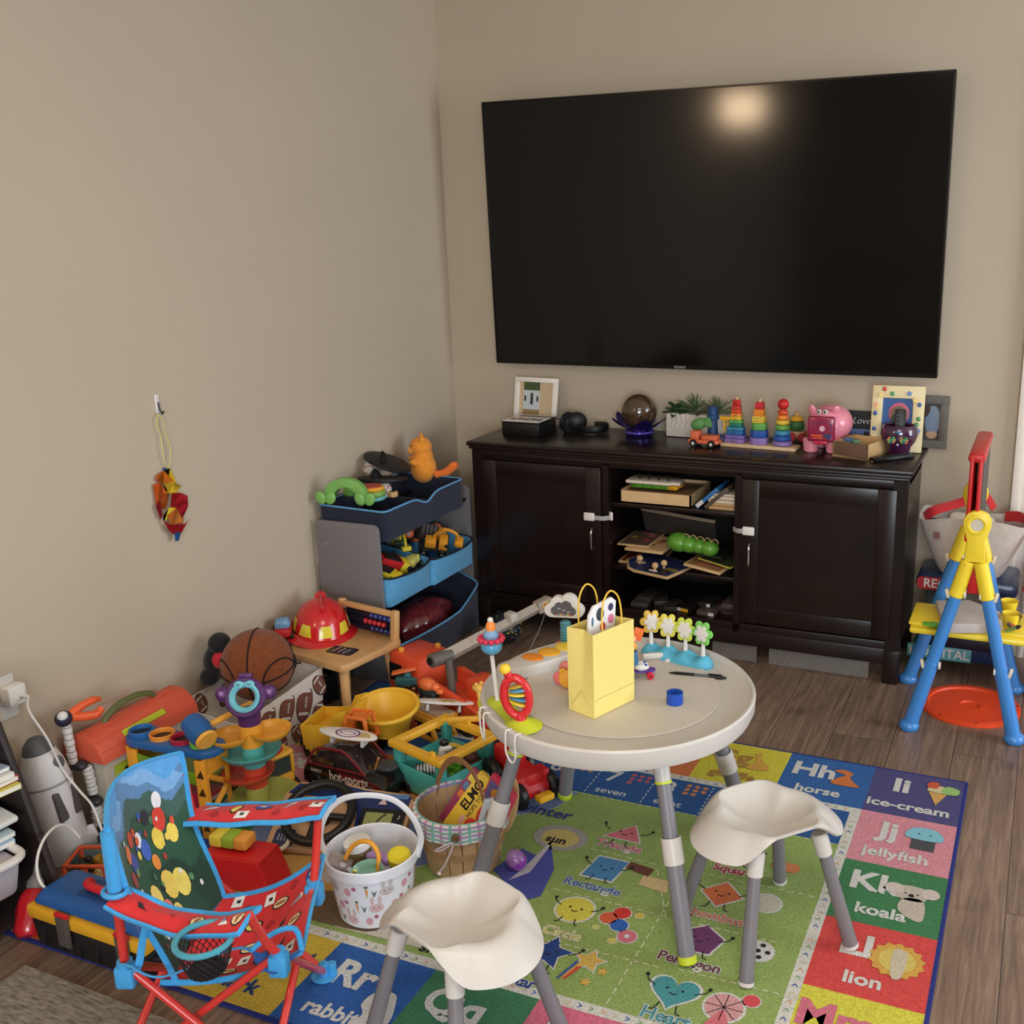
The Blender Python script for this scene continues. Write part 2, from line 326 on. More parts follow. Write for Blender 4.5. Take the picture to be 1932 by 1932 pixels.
# ------------------------------------------------------------ play rug
def rugmat(name, r, g, b):
    return C(r, g, b, rough=1, noise=.42, ns=240, bump=1, bs=420)
def ZR(u, v, k=1): p = PZ(u, v, .009); return V((p.x-.25, p.y+1.06, .0065+k*.0003))
def rug():
    b = B(); nav = rugmat('n', 34, 46, 120)
    b.box(2.02, 1.52, .0065, (1.0, -.75, .00325), nav, bev=.003)
    cols = {'T': (205, 62, 58), 'U': (212, 112, 52), 'S': (206, 176, 62), 'R': (42, 92, 164), 'Q': (64, 122, 86), 'P': (226, 106, 132), 'O': (120, 78, 150), 'N': (42, 92, 164), 'M': (226, 200, 70), 'L': (222, 72, 68), 'K': (62, 122, 76),
            'J': (232, 138, 148), 'I': (76, 72, 120), 'H': (48, 96, 160), 'G': (224, 196, 62), 'F': (226, 118, 68), 'E': (60, 120, 76), 'D': (206, 62, 60), 'C': (120, 78, 150), 'B': (48, 96, 160), 'A': (232, 138, 148),
            'V': (36, 58, 130), 'W': (60, 120, 76), 'X': (232, 138, 148), 'Y': (206, 176, 62)}
    words = dict(H='horse', I='ice-cream', J='jellyfish', K='koala', L='lion', M='monkey', G='giraffe', F='fish', E='egg', Q='queen', R='rabbit', S='shark', T='train', U='umbrella', P='penguin', N='nest', O='owl')
    pos = {}
    for i, c in enumerate('BCDEFGHI'): pos[c] = (i, 0)
    for i, c in enumerate('JKLMN'): pos[c] = (7, i+1)
    for i, c in enumerate('OPQRSTU'): pos[c] = (6-i, 5)
    for i, c in enumerate('VWXY'): pos[c] = (0, 4-i)
    cr = rugmat('c', 222, 214, 200)
    def q(x0, y0, x1, y1, m, k=1): b.face([(x0, y0, .0065+k*.0003), (x1, y0, .0065+k*.0003), (x1, y1, .0065+k*.0003), (x0, y1, .0065+k*.0003)], m)
    def F(pts, m, k=3): b.face([(p[0], p[1], .0065+k*.0003) for p in pts], m)
    def tx(s, size, x, y, m, off=.02, k=4, sx=1, sh=0): b.text(s, size, TR((x, y, .0065+k*.0003)), m, off=off, sx=sx, shear=sh)
    for c, (i, j) in pos.items():
        m = rugmat(c, *cols[c]); q(i*.25, -(j+1)*.25, i*.25+.25, -j*.25, m)
        lc = {'S': rugmat('s', 36, 66, 120), 'G': rugmat('g', 168, 128, 60), 'M': rugmat('m', 206, 110, 130), 'Q': cr}.get(c, cr)
        cx, cy = i*.25+.085, -j*.25-.085
        if c == 'Q' or c == 'R' or c == 'S' or c == 'P': cx += .01; cy -= .0
        tx(c+c.lower(), .105, cx, cy, lc, .035)
        if c in words: tx(words[c], .056, i*.25+.115, -j*.25-.195, lc, .03)
    # ring with chevrons
    ring = rugmat('r', 222, 212, 196)
    q(.25, -1.25, 1.75, -.25, ring, 1.5)
    chc = [rugmat('a', 44, 78, 160), rugmat('b', 120, 160, 110), rugmat('c2', 214, 150, 110), rugmat('d', 204, 190, 150)]
    for k in range(56):
        x = .27+k*.0265; m = chc[k % 4]
        for y in (-1.236, -.263):
            b.face([(x, y+.006, .0072), (x+.008, y, .0072), (x, y-.006, .0072), (x+.004, y-.006, .0072), (x+.013, y, .0072), (x+.004, y+.006, .0072)], m)
    for k in range(36):
        y = -1.23+k*.0265; m = chc[k % 4]
        for x in (1.736, .264):
            b.face([(x-.006, y, .0072), (x, y+.008, .0072), (x+.006, y, .0072), (x+.006, y+.004, .0072), (x, y+.013, .0072), (x-.006, y+.004, .0072)], m)
    grn = rugmat('gr', 142, 164, 92); q(.275, -1.222, 1.722, -.277, grn, 2)
    # number row
    nb = rugmat('nb', 40, 84, 142); q(.275, -.445, 1.722, -.277, nb, 3)
    for n, w, x in (('6', 'six', .90), ('7', 'seven', 1.08), ('8', 'eight', 1.25), ('9', 'nine', 1.42), ('10', 'ten', 1.60)):
        tx(n, .085, x-.035, -.33, cr, .02); tx(w, .042, x-.01, -.412, cr, .01)
        for i in range(int(n)):
            c = [rugmat('o', 214, 130, 80), rugmat('pk', 180, 90, 100)][n == '7']
            F([(x+.02+.024*(i % 3)+p[0], -.30-.022*(i//3)+p[1]) for p in ngon(10, .0085)], c, 4)
        y = -.285
        while y > -.44: q(x-.083, y-.012, x-.080, y, cr, 4); y -= .02
    # season map, left
    def PG(uv, m, k): b.face([ZR(u, v, k) for u, v in uv], m)
    sea = rugmat('win', 116, 132, 176)
    P = [(0.28, -.447), (.93, -.447), (.965, -.48), (.965, -.53), (.93, -.58), (.865, -.63), (.84, -.69), (.85, -.76), (.82, -.84), (.78, -.90), (.70, -.98), (.6, -1.05), (.5, -1.22), (.28, -1.22)]
    F([tuple(p[:2]) for p in smooth_pts([(x, y, 0) for x, y in P], 4, True)], sea, 3.5)
    F([(.28, -.45), (.60, -.45), (.66, -.60), (.62, -.78), (.66, -.88), (.50, -.95), (.28, -.9)], rugmat('aut', 200, 140, 76), 4)
    F([tuple(p[:2]) for p in smooth_pts([(.40, -.80, 0), (.62, -.82, 0), (.62, -.98, 0), (.72, -1.05, 0), (.66, -1.2, 0), (.34, -1.2, 0)], 4, True)], rugmat('aut2', 206, 156, 84), 5)
    F([tuple(p[:2]) for p in smooth_pts([(.50, -1.14, 0), (.66, -1.09, 0), (.78, -1.13, 0), (.78, -1.2, 0), (.5, -1.2, 0)], 4, True)], rugmat('brn', 110, 90, 66), 6)
    F([(.70, -1.10), (.88, -1.02), (1.0, -1.10), (.96, -1.2), (.7, -1.21)], rugmat('snow', 196, 190, 172), 5.5)
    PG([(930, 1640), (985, 1600), (1015, 1615), (1040, 1590), (1045, 1640), (1020, 1690), (985, 1700)], rugmat('mt', 76, 82, 160), 5)
    PG([(1035, 1600), (1050, 1575), (1000, 1625), (960, 1660), (1000, 1645)], rugmat('ic', 196, 188, 196), 6)
    c = ZR(1053, 1585)
    F([(c.x+p[0], c.y+.015+p[1]) for p in ngon(24, .075, 0, 1, .8)], rugmat('sn1', 160, 156, 150), 5)
    F([(c.x+p[0], c.y+.012+p[1]) for p in ngon(24, .052, 0, 1, .8)], rugmat('sn2', 202, 180, 110), 6)
    tx('sun', .042, c.x-.005, c.y, rugmat('k', 30, 30, 30), .03, 7)
    c = ZR(1028, 1530); tx('winter', .062, c.x, c.y, rugmat('nk', 48, 66, 130), .02, 7)
    c = ZR(832, 1795); tx('snow', .048, c.x, c.y, rugmat('k', 30, 30, 30), .02, 8)
    # dashed lines
    ln = rugmat('ln', 206, 214, 168)
    def dash(p, q_, n, k=4):
        p, q_ = V(p), V(q_); d = (q_-p)/n; s = d.cross(V((0, 0, 1))).normalized()*.0018
        for i in range(n):
            a = p+d*i; e = p+d*(i+.62); z = .0065+k*.0003
            b.face([(a.x-s.x, a.y-s.y, z), (e.x-s.x, e.y-s.y, z), (e.x+s.x, e.y+s.y, z), (a.x+s.x, a.y+s.y, z)], ln)
    A = lambda u, v: ZR(u, v)
    dash(A(1115, 1600), A(1245, 1632), 6); dash(A(1318, 1645), A(1545, 1693), 12); dash(A(1045, 1675), A(1262, 1730), 11); dash(A(1300, 1738), A(1470, 1778), 10)
    dash(A(1030, 1772), A(1250, 1825), 12); dash(A(1280, 1828), A(1520, 1886), 12); dash(A(1262, 1700), A(1140, 1900), 12)
    dash(A(1240, 1640), A(1258, 1738), 5)
    pp = smooth_pts([(.93, -.45, 0), (.968, -.48, 0), (.968, -.53, 0), (.935, -.58, 0), (.868, -.63, 0), (.845, -.69, 0), (.855, -.76, 0), (.825, -.84, 0), (.785, -.90, 0), (.7, -.985, 0)], 4)
    for i in range(0, len(pp)-1, 1): dash(pp[i], pp[i+1], 1, 5)
    dash((.97, -.449, 0), (1.72, -.449, 0), 34)
    # shape characters
    dk = rugmat('dk', 34, 34, 40)
    def line(pts, w=.0028, k=7):
        for a, c2 in zip(pts, pts[1:]):
            a, c2 = V((*a, 0)), V((*c2, 0)); s = (c2-a).cross(V((0, 0, 1))).normalized()*w*.5; z = .0065+k*.0003
            b.face([(a.x-s.x, a.y-s.y, z), (c2.x-s.x, c2.y-s.y, z), (c2.x+s.x, c2.y+s.y, z), (a.x+s.x, a.y+s.y, z)], dk)
    def chara(u, v, pts, col, name, nu, nv, ncol, ns=.043):
        c = ZR(u, v); m = rugmat('x', *col)
        F([(c.x+p[0]*1.13, c.y+p[1]*1.13) for p in pts], cr, 4); F([(c.x+p[0], c.y+p[1]) for p in pts], m, 5)
        r = max(abs(p[0]) for p in pts)
        for sx in (-1, 1):
            F([(c.x+sx*r*.33+p[0], c.y+r*.12+p[1]) for p in ngon(8, .0035)], dk, 6)
            line([(c.x+sx*r*.85, c.y+r*.1), (c.x+sx*r*1.25, c.y+r*.35), (c.x+sx*r*1.35, c.y+r*.6)]); line([(c.x+sx*r*.35, c.y-r*.75), (c.x+sx*r*.45, c.y-r*1.2), (c.x+sx*r*.65, c.y-r*1.25)])
            F([(c.x+sx*r*1.35+p[0], c.y+r*.62+p[1]) for p in ngon(8, .005)], dk, 7)
        line([(c.x-.008, c.y-r*.1), (c.x, c.y-r*.2), (c.x+.008, c.y-r*.1)])
        c = ZR(nu, nv); tx(name, ns, c.x, c.y, cr, .07, 6, .9); tx(name, ns, c.x, c.y, rugmat('y', *ncol), .02, 7, .9)
    chara(1180, 1572, [(-.05, -.028), (.05, -.028), (.012, .045)], (216, 110, 120), 'Triangle', 1168, 1596, (206, 110, 120))
    chara(1142, 1638, [(-.046, -.045), (.034, -.045), (.046, .045), (-.034, .045)], (74, 130, 176), 'Rectangle', 1117, 1672, (70, 110, 160))
    chara(1085, 1715, ngon(24, .045), (222, 198, 76), 'Circle', 1060, 1760, (206, 200, 120))
    chara(1362, 1686, [(-.05, 0), (0, -.05), (.05, 0), (0, .05)], (214, 110, 66), 'Rhombus', 1345, 1728, (206, 120, 90))
    chara(1322, 1772, ngon(5, .052, PI/2), (108, 56, 100), 'Pentagon', 1300, 1815, (100, 50, 70))
    chara(1035, 1795, star(5, .055), (36, 66, 130), 'Star', 985, 1852, (36, 60, 130))
    chara(1400, 1612, [(-.04, -.04), (.04, -.04), (.04, .04), (-.04, .04)], (190, 40, 50), 'Square', 1385, 1642, (170, 50, 60))
    heart = [(.052*math.sin(t)**3, .0033*(13*math.cos(t)-5*math.cos(2*t)-2*math.cos(3*t)-math.cos(4*t))) for t in [2*PI*i/32 for i in range(32)]]
    chara(1272, 1870, heart, (72, 146, 150), 'Heart', 1255, 1919, (76, 140, 150), .05)
    for u, v, r, c in ((1148, 1731, .021, (214, 92, 60)), (1174, 1722, .021, (206, 56, 50)), (1168, 1745, .021, (44, 96, 176)), (1207, 1727, .011, (214, 186, 80)), (1183, 1766, .022, (212, 110, 124)), (1155, 1774, .010, (206, 192, 100)), (1124, 1748, .008, (196, 196, 110)), (1430, 1793, .033, (206, 204, 200)), (1366, 1900, .040, (206, 150, 150)), (1418, 1888, .018, (206, 76, 80)), (1446, 1703, .034, (196, 190, 170))):
        c0 = ZR(u, v); F([(c0.x+p[0]*1.15, c0.y+p[1]*1.15) for p in ngon(20, r)], cr, 4); F([(c0.x+p[0], c0.y+p[1]) for p in ngon(20, r)], rugmat('q', *c), 6)
    c0 = ZR(1183, 1766); F([(c0.x+p[0], c0.y+p[1]) for p in ngon(14, .007)], cr, 7)
    c0 = ZR(1430, 1793)
    for a in range(5): F([(c0.x+.022*math.cos(a*1.257)+p[0], c0.y+.022*math.sin(a*1.257)+p[1]) for p in ngon(6, .007)], dk, 7)
    F([(c0.x+p[0], c0.y+p[1]) for p in ngon(6, .007)], dk, 7)
    c0 = ZR(1366, 1900)
    for a in range(8): line([(c0.x, c0.y), (c0.x+.04*math.cos(a*.785), c0.y+.04*math.sin(a*.785))], .002, 7)
    F([(c0.x-.03, c0.y-.07), (c0.x+.035, c0.y-.07), (c0.x+.004, c0.y-.01), (c0.x-.004, c0.y-.01)], rugmat('q', 206, 110, 120), 7)
    b.face([ZR(1180, 1637, 5), ZR(1190, 1625, 5), ZR(1235, 1640, 5), ZR(1222, 1653, 5)], rugmat('q', 104, 60, 46))
    b.face([ZR(1203, 1668, 5), ZR(1215, 1650, 5), ZR(1262, 1662, 5), ZR(1258, 1685, 5)], rugmat('q', 206, 180, 130))
    for k, c in enumerate(((60, 96, 160), (220, 150, 80), (206, 70, 50))): b.face([ZR(1048+k*7, 1845-k*0, 6), ZR(1054+k*7, 1845, 6), ZR(1092+k*3, 1815+k*4, 6), ZR(1088+k*3, 1811+k*4, 6)], rugmat('q', *c))
    c0 = ZR(1112, 1812); F([(c0.x+p[0]*1.2, c0.y+p[1]*1.2) for p in star(5, .036)], cr, 5); F([(c0.x+p[0], c0.y+p[1]) for p in star(5, .036)], rugmat('q', 222, 170, 80), 7)
    for u, v in ((1137, 1833), (1104, 1852)): c0 = ZR(u, v); F([(c0.x+p[0], c0.y+p[1]) for p in star(5, .015)], rugmat('q', 222, 170, 80), 7)
    c0 = ZR(1483, 1635); F([(c0.x+p[0], c0.y+p[1]) for p in rrect(.07, .04, .015)], rugmat('q', 214, 130, 80), 6)
    # square pictures: horse, ice cream, jellyfish, koala, lion, giraffe, shark, rabbit
    def blob(cx, cy, pts, m, k=6): F([tuple(p[:2]) for p in smooth_pts([(cx+x, cy+y, 0) for x, y in pts], 4, True)], m, k)
    hb = rugmat('q', 210, 116, 60)
    blob(1.675, -.095, [(-.035, .03), (-.01, .045), (.02, .03), (.015, .005), (.03, -.02), (.045, -.045), (-.03, -.045), (-.02, -.01), (0, .015)], hb)
    blob(1.42, -.09, [(-.02, .045), (.0, .045), (.005, .01), (.035, -.02), (.03, -.05), (-.03, -.05), (-.01, 0)], rugmat('q', 222, 160, 70))
    F([(1.935, -.16), (1.91, -.09), (1.96, -.09)], rugmat('q', 222, 160, 90), 6); blob(1.93, -.085, [(-.022, 0), (-.015, .03), (.02, .035), (.028, 0)], rugmat('q', 230, 196, 150), 7); blob(1.955, -.075, [(-.01, -.01), (0, .03), (.035, .02), (.03, -.012)], rugmat('q', 150, 190, 110), 8); blob(1.915, -.055, [(-.01, -.01), (-.008, .02), (.018, .022), (.015, -.01)], rugmat('q', 206, 90, 60), 8)
    F([(1.895, -.398), (1.955, -.398), (1.955, -.345), (1.895, -.345)], rugmat('q', 74, 74, 80), 6); blob(1.925, -.325, [(-.045, -.02), (-.03, .03), (.03, .03), (.045, -.02)], rugmat('q', 130, 190, 216), 7)
    for s_ in (-.015, .015): F([(1.925+s_+p[0], -.322+p[1]) for p in ngon(6, .003)], dk, 8)
    kg = rugmat('q', 190, 178, 164); blob(1.925, -.60, [(-.03, -.02), (-.03, .03), (.03, .03), (.03, -.02)], kg, 6); blob(1.93, -.665, [(-.03, 0), (-.02, .045), (.025, .045), (.03, -.03), (0, -.03)], kg, 6)
    for s_ in (-1, 1): F([(1.925+s_*.042+p[0], -.585+p[1]) for p in ngon(14, .022)], rugmat('q', 206, 190, 180), 7); F([(1.925+s_*.014+p[0], -.598+p[1]) for p in ngon(6, .003)], dk, 8)
    F([(1.925+p[0], -.605+p[1]) for p in ngon(8, .007)], dk, 8)
    F([(1.925+p[0], -.855+p[1]) for p in star(14, .062, .85)], rugmat('q', 226, 160, 74), 6); F([(1.925+p[0], -.855+p[1]) for p in ngon(16, .04)], rugmat('q', 232, 186, 96), 7); blob(1.93, -.865, [(-.012, -.045), (-.016, .04), (.004, .05), (.016, .03), (.01, -.045)], rugmat('q', 196, 184, 160), 8)
    blob(.64, -1.335, [(-.065, -.005), (-.04, .03), (0, .035), (.005, .055), (.025, .03), (.06, .01), (.085, .03), (.08, -.02), (.03, -.015), (-.03, -.035)], rugmat('q', 66, 76, 98), 7); blob(.60, -1.345, [(-.03, -.01), (-.01, .015), (.02, -.005), (0, -.022)], rugmat('q', 206, 186, 180), 8)
    blob(.95, -1.40, [(-.04, .0), (-.03, .04), (.01, .05), (.03, .02), (.045, -.03), (.03, -.09), (-.04, -.09), (-.02, -.03)], rugmat('q', 214, 206, 200), 7)
    return b.ob('play_rug', label='colourful alphabet play rug with navy binding on the wooden floor', cat='rug', loc=(.25, -1.06, 0), sharp=20)
rug()
# grey area rug corner at bottom left
g0, g1, g2 = PZ(50, 1828), PZ(320, 1932), PZ(0, 1850)
d = (g1-g0).normalized(); n = V((d.y, -d.x, 0)); n = n if n.y < 0 else -n
def greyrug():
    m = bpy.data.materials.new('mottled_pile'); m.use_nodes = True; nt = m.node_tree; p = nt.nodes['Principled BSDF']
    tc = nt.nodes.new('ShaderNodeTexCoord'); mp = nt.nodes.new('ShaderNodeMapping'); mp.inputs['Scale'].default_value = (14, 60, 1); mp.inputs['Rotation'].default_value = (0, 0, R(25))
    nz = nt.nodes.new('ShaderNodeTexNoise'); nz.inputs['Scale'].default_value = 2; nz.inputs['Detail'].default_value = 7; nz.inputs['Roughness'].default_value = .7
    cr = nt.nodes.new('ShaderNodeValToRGB'); cr.color_ramp.elements[0].position = .35; cr.color_ramp.elements[1].position = .68
    cr.color_ramp.elements[0].color = (lin(100), lin(92), lin(84), 1); cr.color_ramp.elements[1].color = (lin(182), lin(176), lin(166), 1)
    nt.links.new(tc.outputs['Object'], mp.inputs[0]); nt.links.new(mp.outputs[0], nz.inputs['Vector']); nt.links.new(nz.outputs[0], cr.inputs[0]); nt.links.new(cr.outputs[0], p.inputs['Base Color']); p.inputs['Roughness'].default_value = 1
    b = B(); pts = [g0-d*.6, g0+d*2.2, g0+d*2.2+n*1.2, g0-d*.6+n*1.2]; pts[0] = g0; pts[3] = g0+n*1.2
    b.prism([(q.x, q.y) for q in pts][::-1], .012, m=m, bev=.003)
    b.ob('area_rug', label='mottled grey area rug corner on the floor in front', cat='rug')
greyrug()

# ------------------------------------------------------------ activity table and stools
TC = V((1.475, -1.79, .0095)); TZ = .48
t = thing('activity_table', 'round white activity table on four grey splayed legs', 'table', TC)
WP = C(202, 197, 190, .32, noise=.02); LG = C(120, 118, 124, .38)
B().lathe([(0, TZ-.018), (.290, TZ-.018), (.300, TZ-.012), (.318, TZ-.008), (.322, TZ+.002), (.327, TZ+.003), (.331, TZ-.002), (.330, TZ-.03), (.322, TZ-.048), (.30, TZ-.052), (0, TZ-.045)], m=WP, seg=72).ob('tabletop', t)
B().cyl(.246, .004, (.0, .015, TZ-.018), C(196, 188, 176, .5, noise=.03), seg=64, bev=.001).ob('centre_disc', t, label='beige round centre panel')
TTOP = TZ-.014
feet = [(1.755, -2.093), (1.208, -1.546), (1.21, -2.09), (1.75, -1.55)]
for i, (fx, fy) in enumerate(feet):
    f = V((fx, fy, .0095))-TC; a = V((f.x*.62, f.y*.62, TZ-.05))
    a.z = TZ-.05; d_ = (f-a).normalized(); L = (f-a).length
    P = lambda s: a+d_*(L*s)
    lg = B().bar(P(0), P(.40), .0165, LG).bar(P(.40), P(.965), .0195, LG).ob('leg', t)
    B().bar(P(0), P(.13), .0195, WP, r2=.018).bar(P(.13), P(.142), .0195, LIME).ob('socket', lg, label='white leg socket with a lime ring')
    B().bar(P(.40), P(.53), .0235, WP, bev=.002).ob('collar', lg, label='white sliding collar')
    B().bar(P(.955), P(.999), .021, LIME if i != 9 else WP, bev=.003).ob('foot_cap', lg, label='lime foot cap')
def tz(u, v): p = PZ(u, v, TTOP); return p
STP = C(200, 195, 188, .36, noise=.02); SLG = C(116, 112, 116, .42)
def stool(loc, crest, lab, rad=.178, h=.304):
    t = thing('stool', lab, 'stool', loc, group='white stools on grey legs')
    ca = R(crest)
    def fn(u, v):
        th = 2*PI*u; c2 = math.cos(2*(th-ca)); g = min(1, max(0, (c2+.45)/1.2)); low = 1-g*g*(3-2*g)
        rd = .985-.365*low; r = v/.6*rd if v <= .6 else rd+(v-.6)/.4*(1-rd); hr = h+.005*c2*min(1, v/.6)**2
        rr = (rad*.78-rad*.15*c2+rad*.05*low)*r
        if r <= rd: z = hr-.042*(1-(r/rd)**2.3)
        else: q = (r-rd)/(1-rd+1e-6); z = hr-.048*low*q**1.7+.004*math.sin(PI*min(1, q*2))*low*.5
        return V((rr*math.cos(th), rr*math.sin(th), z))
    b = B().surf(fn, 112, 24, STP, th=-.006, cu=True); b.ob('seat', t)
    for k in range(4):
        a = ca+PI/4+k*PI/2; q = V((math.cos(a), math.sin(a), 0)); top = q*(rad*.62)+V((0, 0, h-.022)); ft = q*(rad*1.10)
        P = lambda s: top+(ft-top)*s
        lg = B().bar(P(.05), P(.985), .0135, SLG, r2=.0165).ob('leg', t)
        B().bar(P(.035), P(.22), .019, STP, r2=.0175, bev=.003).ob('socket', lg, label='white leg socket')
        B().bar(P(.965), P(1), .0175, WP, bev=.002).ob('foot_cap', lg, label='white foot cap')
    return t
stool((1.880, -1.918, .0095), 318, 'white saddle stool on the green part of rug near letter K')
stool((1.425, -2.482, .0095), 250, 'white saddle stool in front, next to the red camp chair')
# ------------------------------------------------------------ things on the console top
CT = .7705
def ct(u, v, z=CT): return PZ(u, v, z)
# black box with white cards
p = ct(1017, 825); q = ct(942, 820); r_ = ct(1062, 812)
a = math.degrees(math.atan2((q-p).y, (q-p).x))
t = thing('storage_box', 'black box with white photo cards on top at cabinet left end', 'box', (p.x, p.y, CT), a)
B().box(.165, .16, .050, (.0825, -.08, .025), C(20, 18, 20, .35), bev=.003).ob('body', t)
B().box(.168, .163, .006, (.0825, -.08, .053), C(20, 18, 20, .35), bev=.002).ob('lid', t)
b = B().box(.16, .15, .003, (.0825, -.08, .0575), C(226, 222, 216, .5))
for i in range(5): b.box(.022, .03, .0006, (.02+.029*i, -.05-.006*(i % 2), .0593), C(70+20*i, 80, 76, .6))
b.box(.13, .03, .0006, (.08, -.12, .0593), C(120, 110, 100, .6))
b.ob('photo_card', t, label='white card with small pictures')
# white frame leaning on the wall
p = PY(966, 788, -.09)
t = thing('framed_photo', 'white photo frame leaning on the wall behind the black box', 'photo frame', (p.x+.004, -.085, CT), rot=(-10, 0, -4))
fw, fh, fb = .20, .205, .02
b = B()
for x, y, w, h in ((fw/2, fb/2, fw, fb), (fw/2, fh-fb/2, fw, fb), (fb/2, fh/2, fb, fh-2*fb), (fw-fb/2, fh/2, fb, fh-2*fb)): b.box(w, .018, h, (x, 0, y), C(236, 230, 220, .4), bev=.002)
b.ob('frame', t)
B().box(fw-fb, .004, fh-fb, (fw/2, .004, fh/2), C(204, 180, 146, .7)).ob('mat_board', t)
b = B().box(.075, .002, .14, (.078, .001, .115), C(196, 204, 208, .5)).box(.075, .0024, .026, (.078, .0008, .06), C(150, 120, 84, .5)).box(.075, .0024, .036, (.078, .0008, .170), C(66, 86, 50, .5))
b.box(.012, .003, .036, (.080, .0004, .112), C(50, 50, 56)).box(.008, .003, .022, (.049, .0004, .118), C(50, 54, 56)).box(.008, .003, .022, (.107, .0004, .118), C(50, 54, 56)).sph(.007, (.080, 0, .135), C(70, 60, 56), sc=(1, .3, 1))
b.ob('photograph', t, label='small photo of a white house front')
B().text('2009', .012, TR((.145, .0008, .036), (90, 0, 0)), C(180, 150, 90)).ob('lettering', t) if False else None
# headphones
p = ct(1098, 812)
t = thing('headphones', 'black over-ear headphones lying between frame and glass globe', 'headphones', (p.x+.02, p.y-.03, CT), 5)
bk = C(20, 20, 22, .45)
B().tube([(-.03, .0, .018), (.02, -.035, .016), (.07, -.03, .018), (.098, .01, .02), (.08, .05, .02), (.03, .06, .018)], .015, bk, flat=(1, .28), sm=5, up=(0, 0, 1)).ob('headband', t)
b = B().sph(.042, (-.03, .005, .04), bk, sc=(1, .55, .95), rot=(0, 0, 20)); b.ob('ear_cup', t)
B().lathe([(.018, 0), (.040, 0), (.044, .01), (.040, .022), (.018, .02)], (-.07, -.002, .038), bk, (90, 0, 60), 28).sph(.036, (-.066, .006, .04), C(26, 25, 27, .6), sc=(.5, 1, 1)).ob('ear_cup', t)
B().tube([(-.09, -.02, .05), (-.12, -.03, .06), (-.15, -.035, .055)], .0022, bk, sm=4).ob('cord', t)
# glass globe lamp
p = ct(1206, 820)
t = thing('globe_lamp', 'amber crackle glass globe sitting in a purple metal leaf base', 'lamp', (p.x, p.y, CT))
pu = C(52, 34, 120, .25, metal=.6)
B().lathe([(0, 0), (.052, 0), (.055, .006), (.047, .012), (.036, .016), (.03, .03), (0, .03)], m=pu, seg=28).ob('base', t)
b = B()
for i in range(5):
    a = i*2*PI/5+.25; ca, sa = math.cos(a), math.sin(a)
    def lf(u, v, ca=ca, sa=sa):
        L = .125*u; w = .036*math.sin(PI*min(1, u*1.02))**.7*(v*2-1); rr = .028+L*.75; z = .020+.055*u**1.5+abs(v*2-1)*.004
        return V((rr*ca-w*sa, rr*sa+w*ca, z))
    b.surf(lf, 8, 4, pu, th=.0015)
b.ob('leaf_base', t, label='purple metal leaves')
B().lathe([(.054, .010), (.060, .012), (.060, .018), (.054, .018)], m=C(120, 110, 230, .15, metal=.4), seg=28).ob('ring', t)
B().sph(.071, (0, 0, .093), C(72, 52, 36, .07, noise=.8, ns=26, coat=1, bump=.4, bs=40), seg=40).ob('globe', t)
# planter
p = ct(1256, 823)
t = thing('planter', 'white marbled rectangular planter with small succulent plants', 'planter', (p.x, p.y, CT), -2)
mar = C(216, 208, 200, .4, noise=.12, ns=12)
b = B().box(.25, .085, .092, (.125, .0425, 0), mar, base=True, bev=.006)
b.ob('pot', t)
b = B()
for k in range(4):
    x0 = .02+.02*k; b.tube([(x0, -.0006, .085), (x0+.008, -.0006, .06), (x0-.004, -.0006, .045), (x0+.014, -.0006, .03), (x0+.05, -.0006, .008)], .0009, C(140, 134, 130), sm=3, seg=4)
b.box(.238, .073, .01, (.125, .0425, .086), C(60, 48, 38, .9)).ob('soil', t)
def leaf(b, base, dirv, L, w, m, th=.002):
    d = V(dirv).normalized(); s = d.cross(V((0, 0, 1))).normalized(); 
    if s.length < .1: s = V((1, 0, 0))
    up = s.cross(d)
    def f(u, v): return V(base)+d*(L*u)+V((0, 0, -L*.25*u*u))+s*(w*(v*2-1)*math.sin(PI*min(.98, .12+u*.86))**.8)+up*(abs(v*2-1)*w*.3)
    b.surf(f, 5, 2, m, th=th)
def spiky(name, x, y, z0, n, L, w, col, par, el=(25, 80), lab=None):
    b = B(); m = C(*col, .5, noise=.2)
    for i in range(n):
        a = i*2.4; e = R(el[0]+(el[1]-el[0])*(i/n)); leaf(b, (x, y, z0), (math.cos(a)*math.cos(e), math.sin(a)*math.cos(e), math.sin(e)), L*(.75+.4*random.random()), w, m)
    b.ob(name, par, label=lab)
spiky('succulent_plant', .03, .04, .088, 22, .06, .014, (46, 74, 44), t, (0, 70)); spiky('succulent_plant', .055, .045, .09, 16, .06, .015, (70, 98, 58), t, (5, 75))
spiky('aloe_plant', .105, .045, .088, 26, .10, .005, (88, 108, 74), t, (15, 88)); spiky('succulent_plant', .13, .02, .09, 20, .035, .008, (104, 108, 80), t, (10, 70))
spiky('aloe_plant', .195, .05, .088, 26, .10, .005, (92, 110, 76), t, (15, 88))
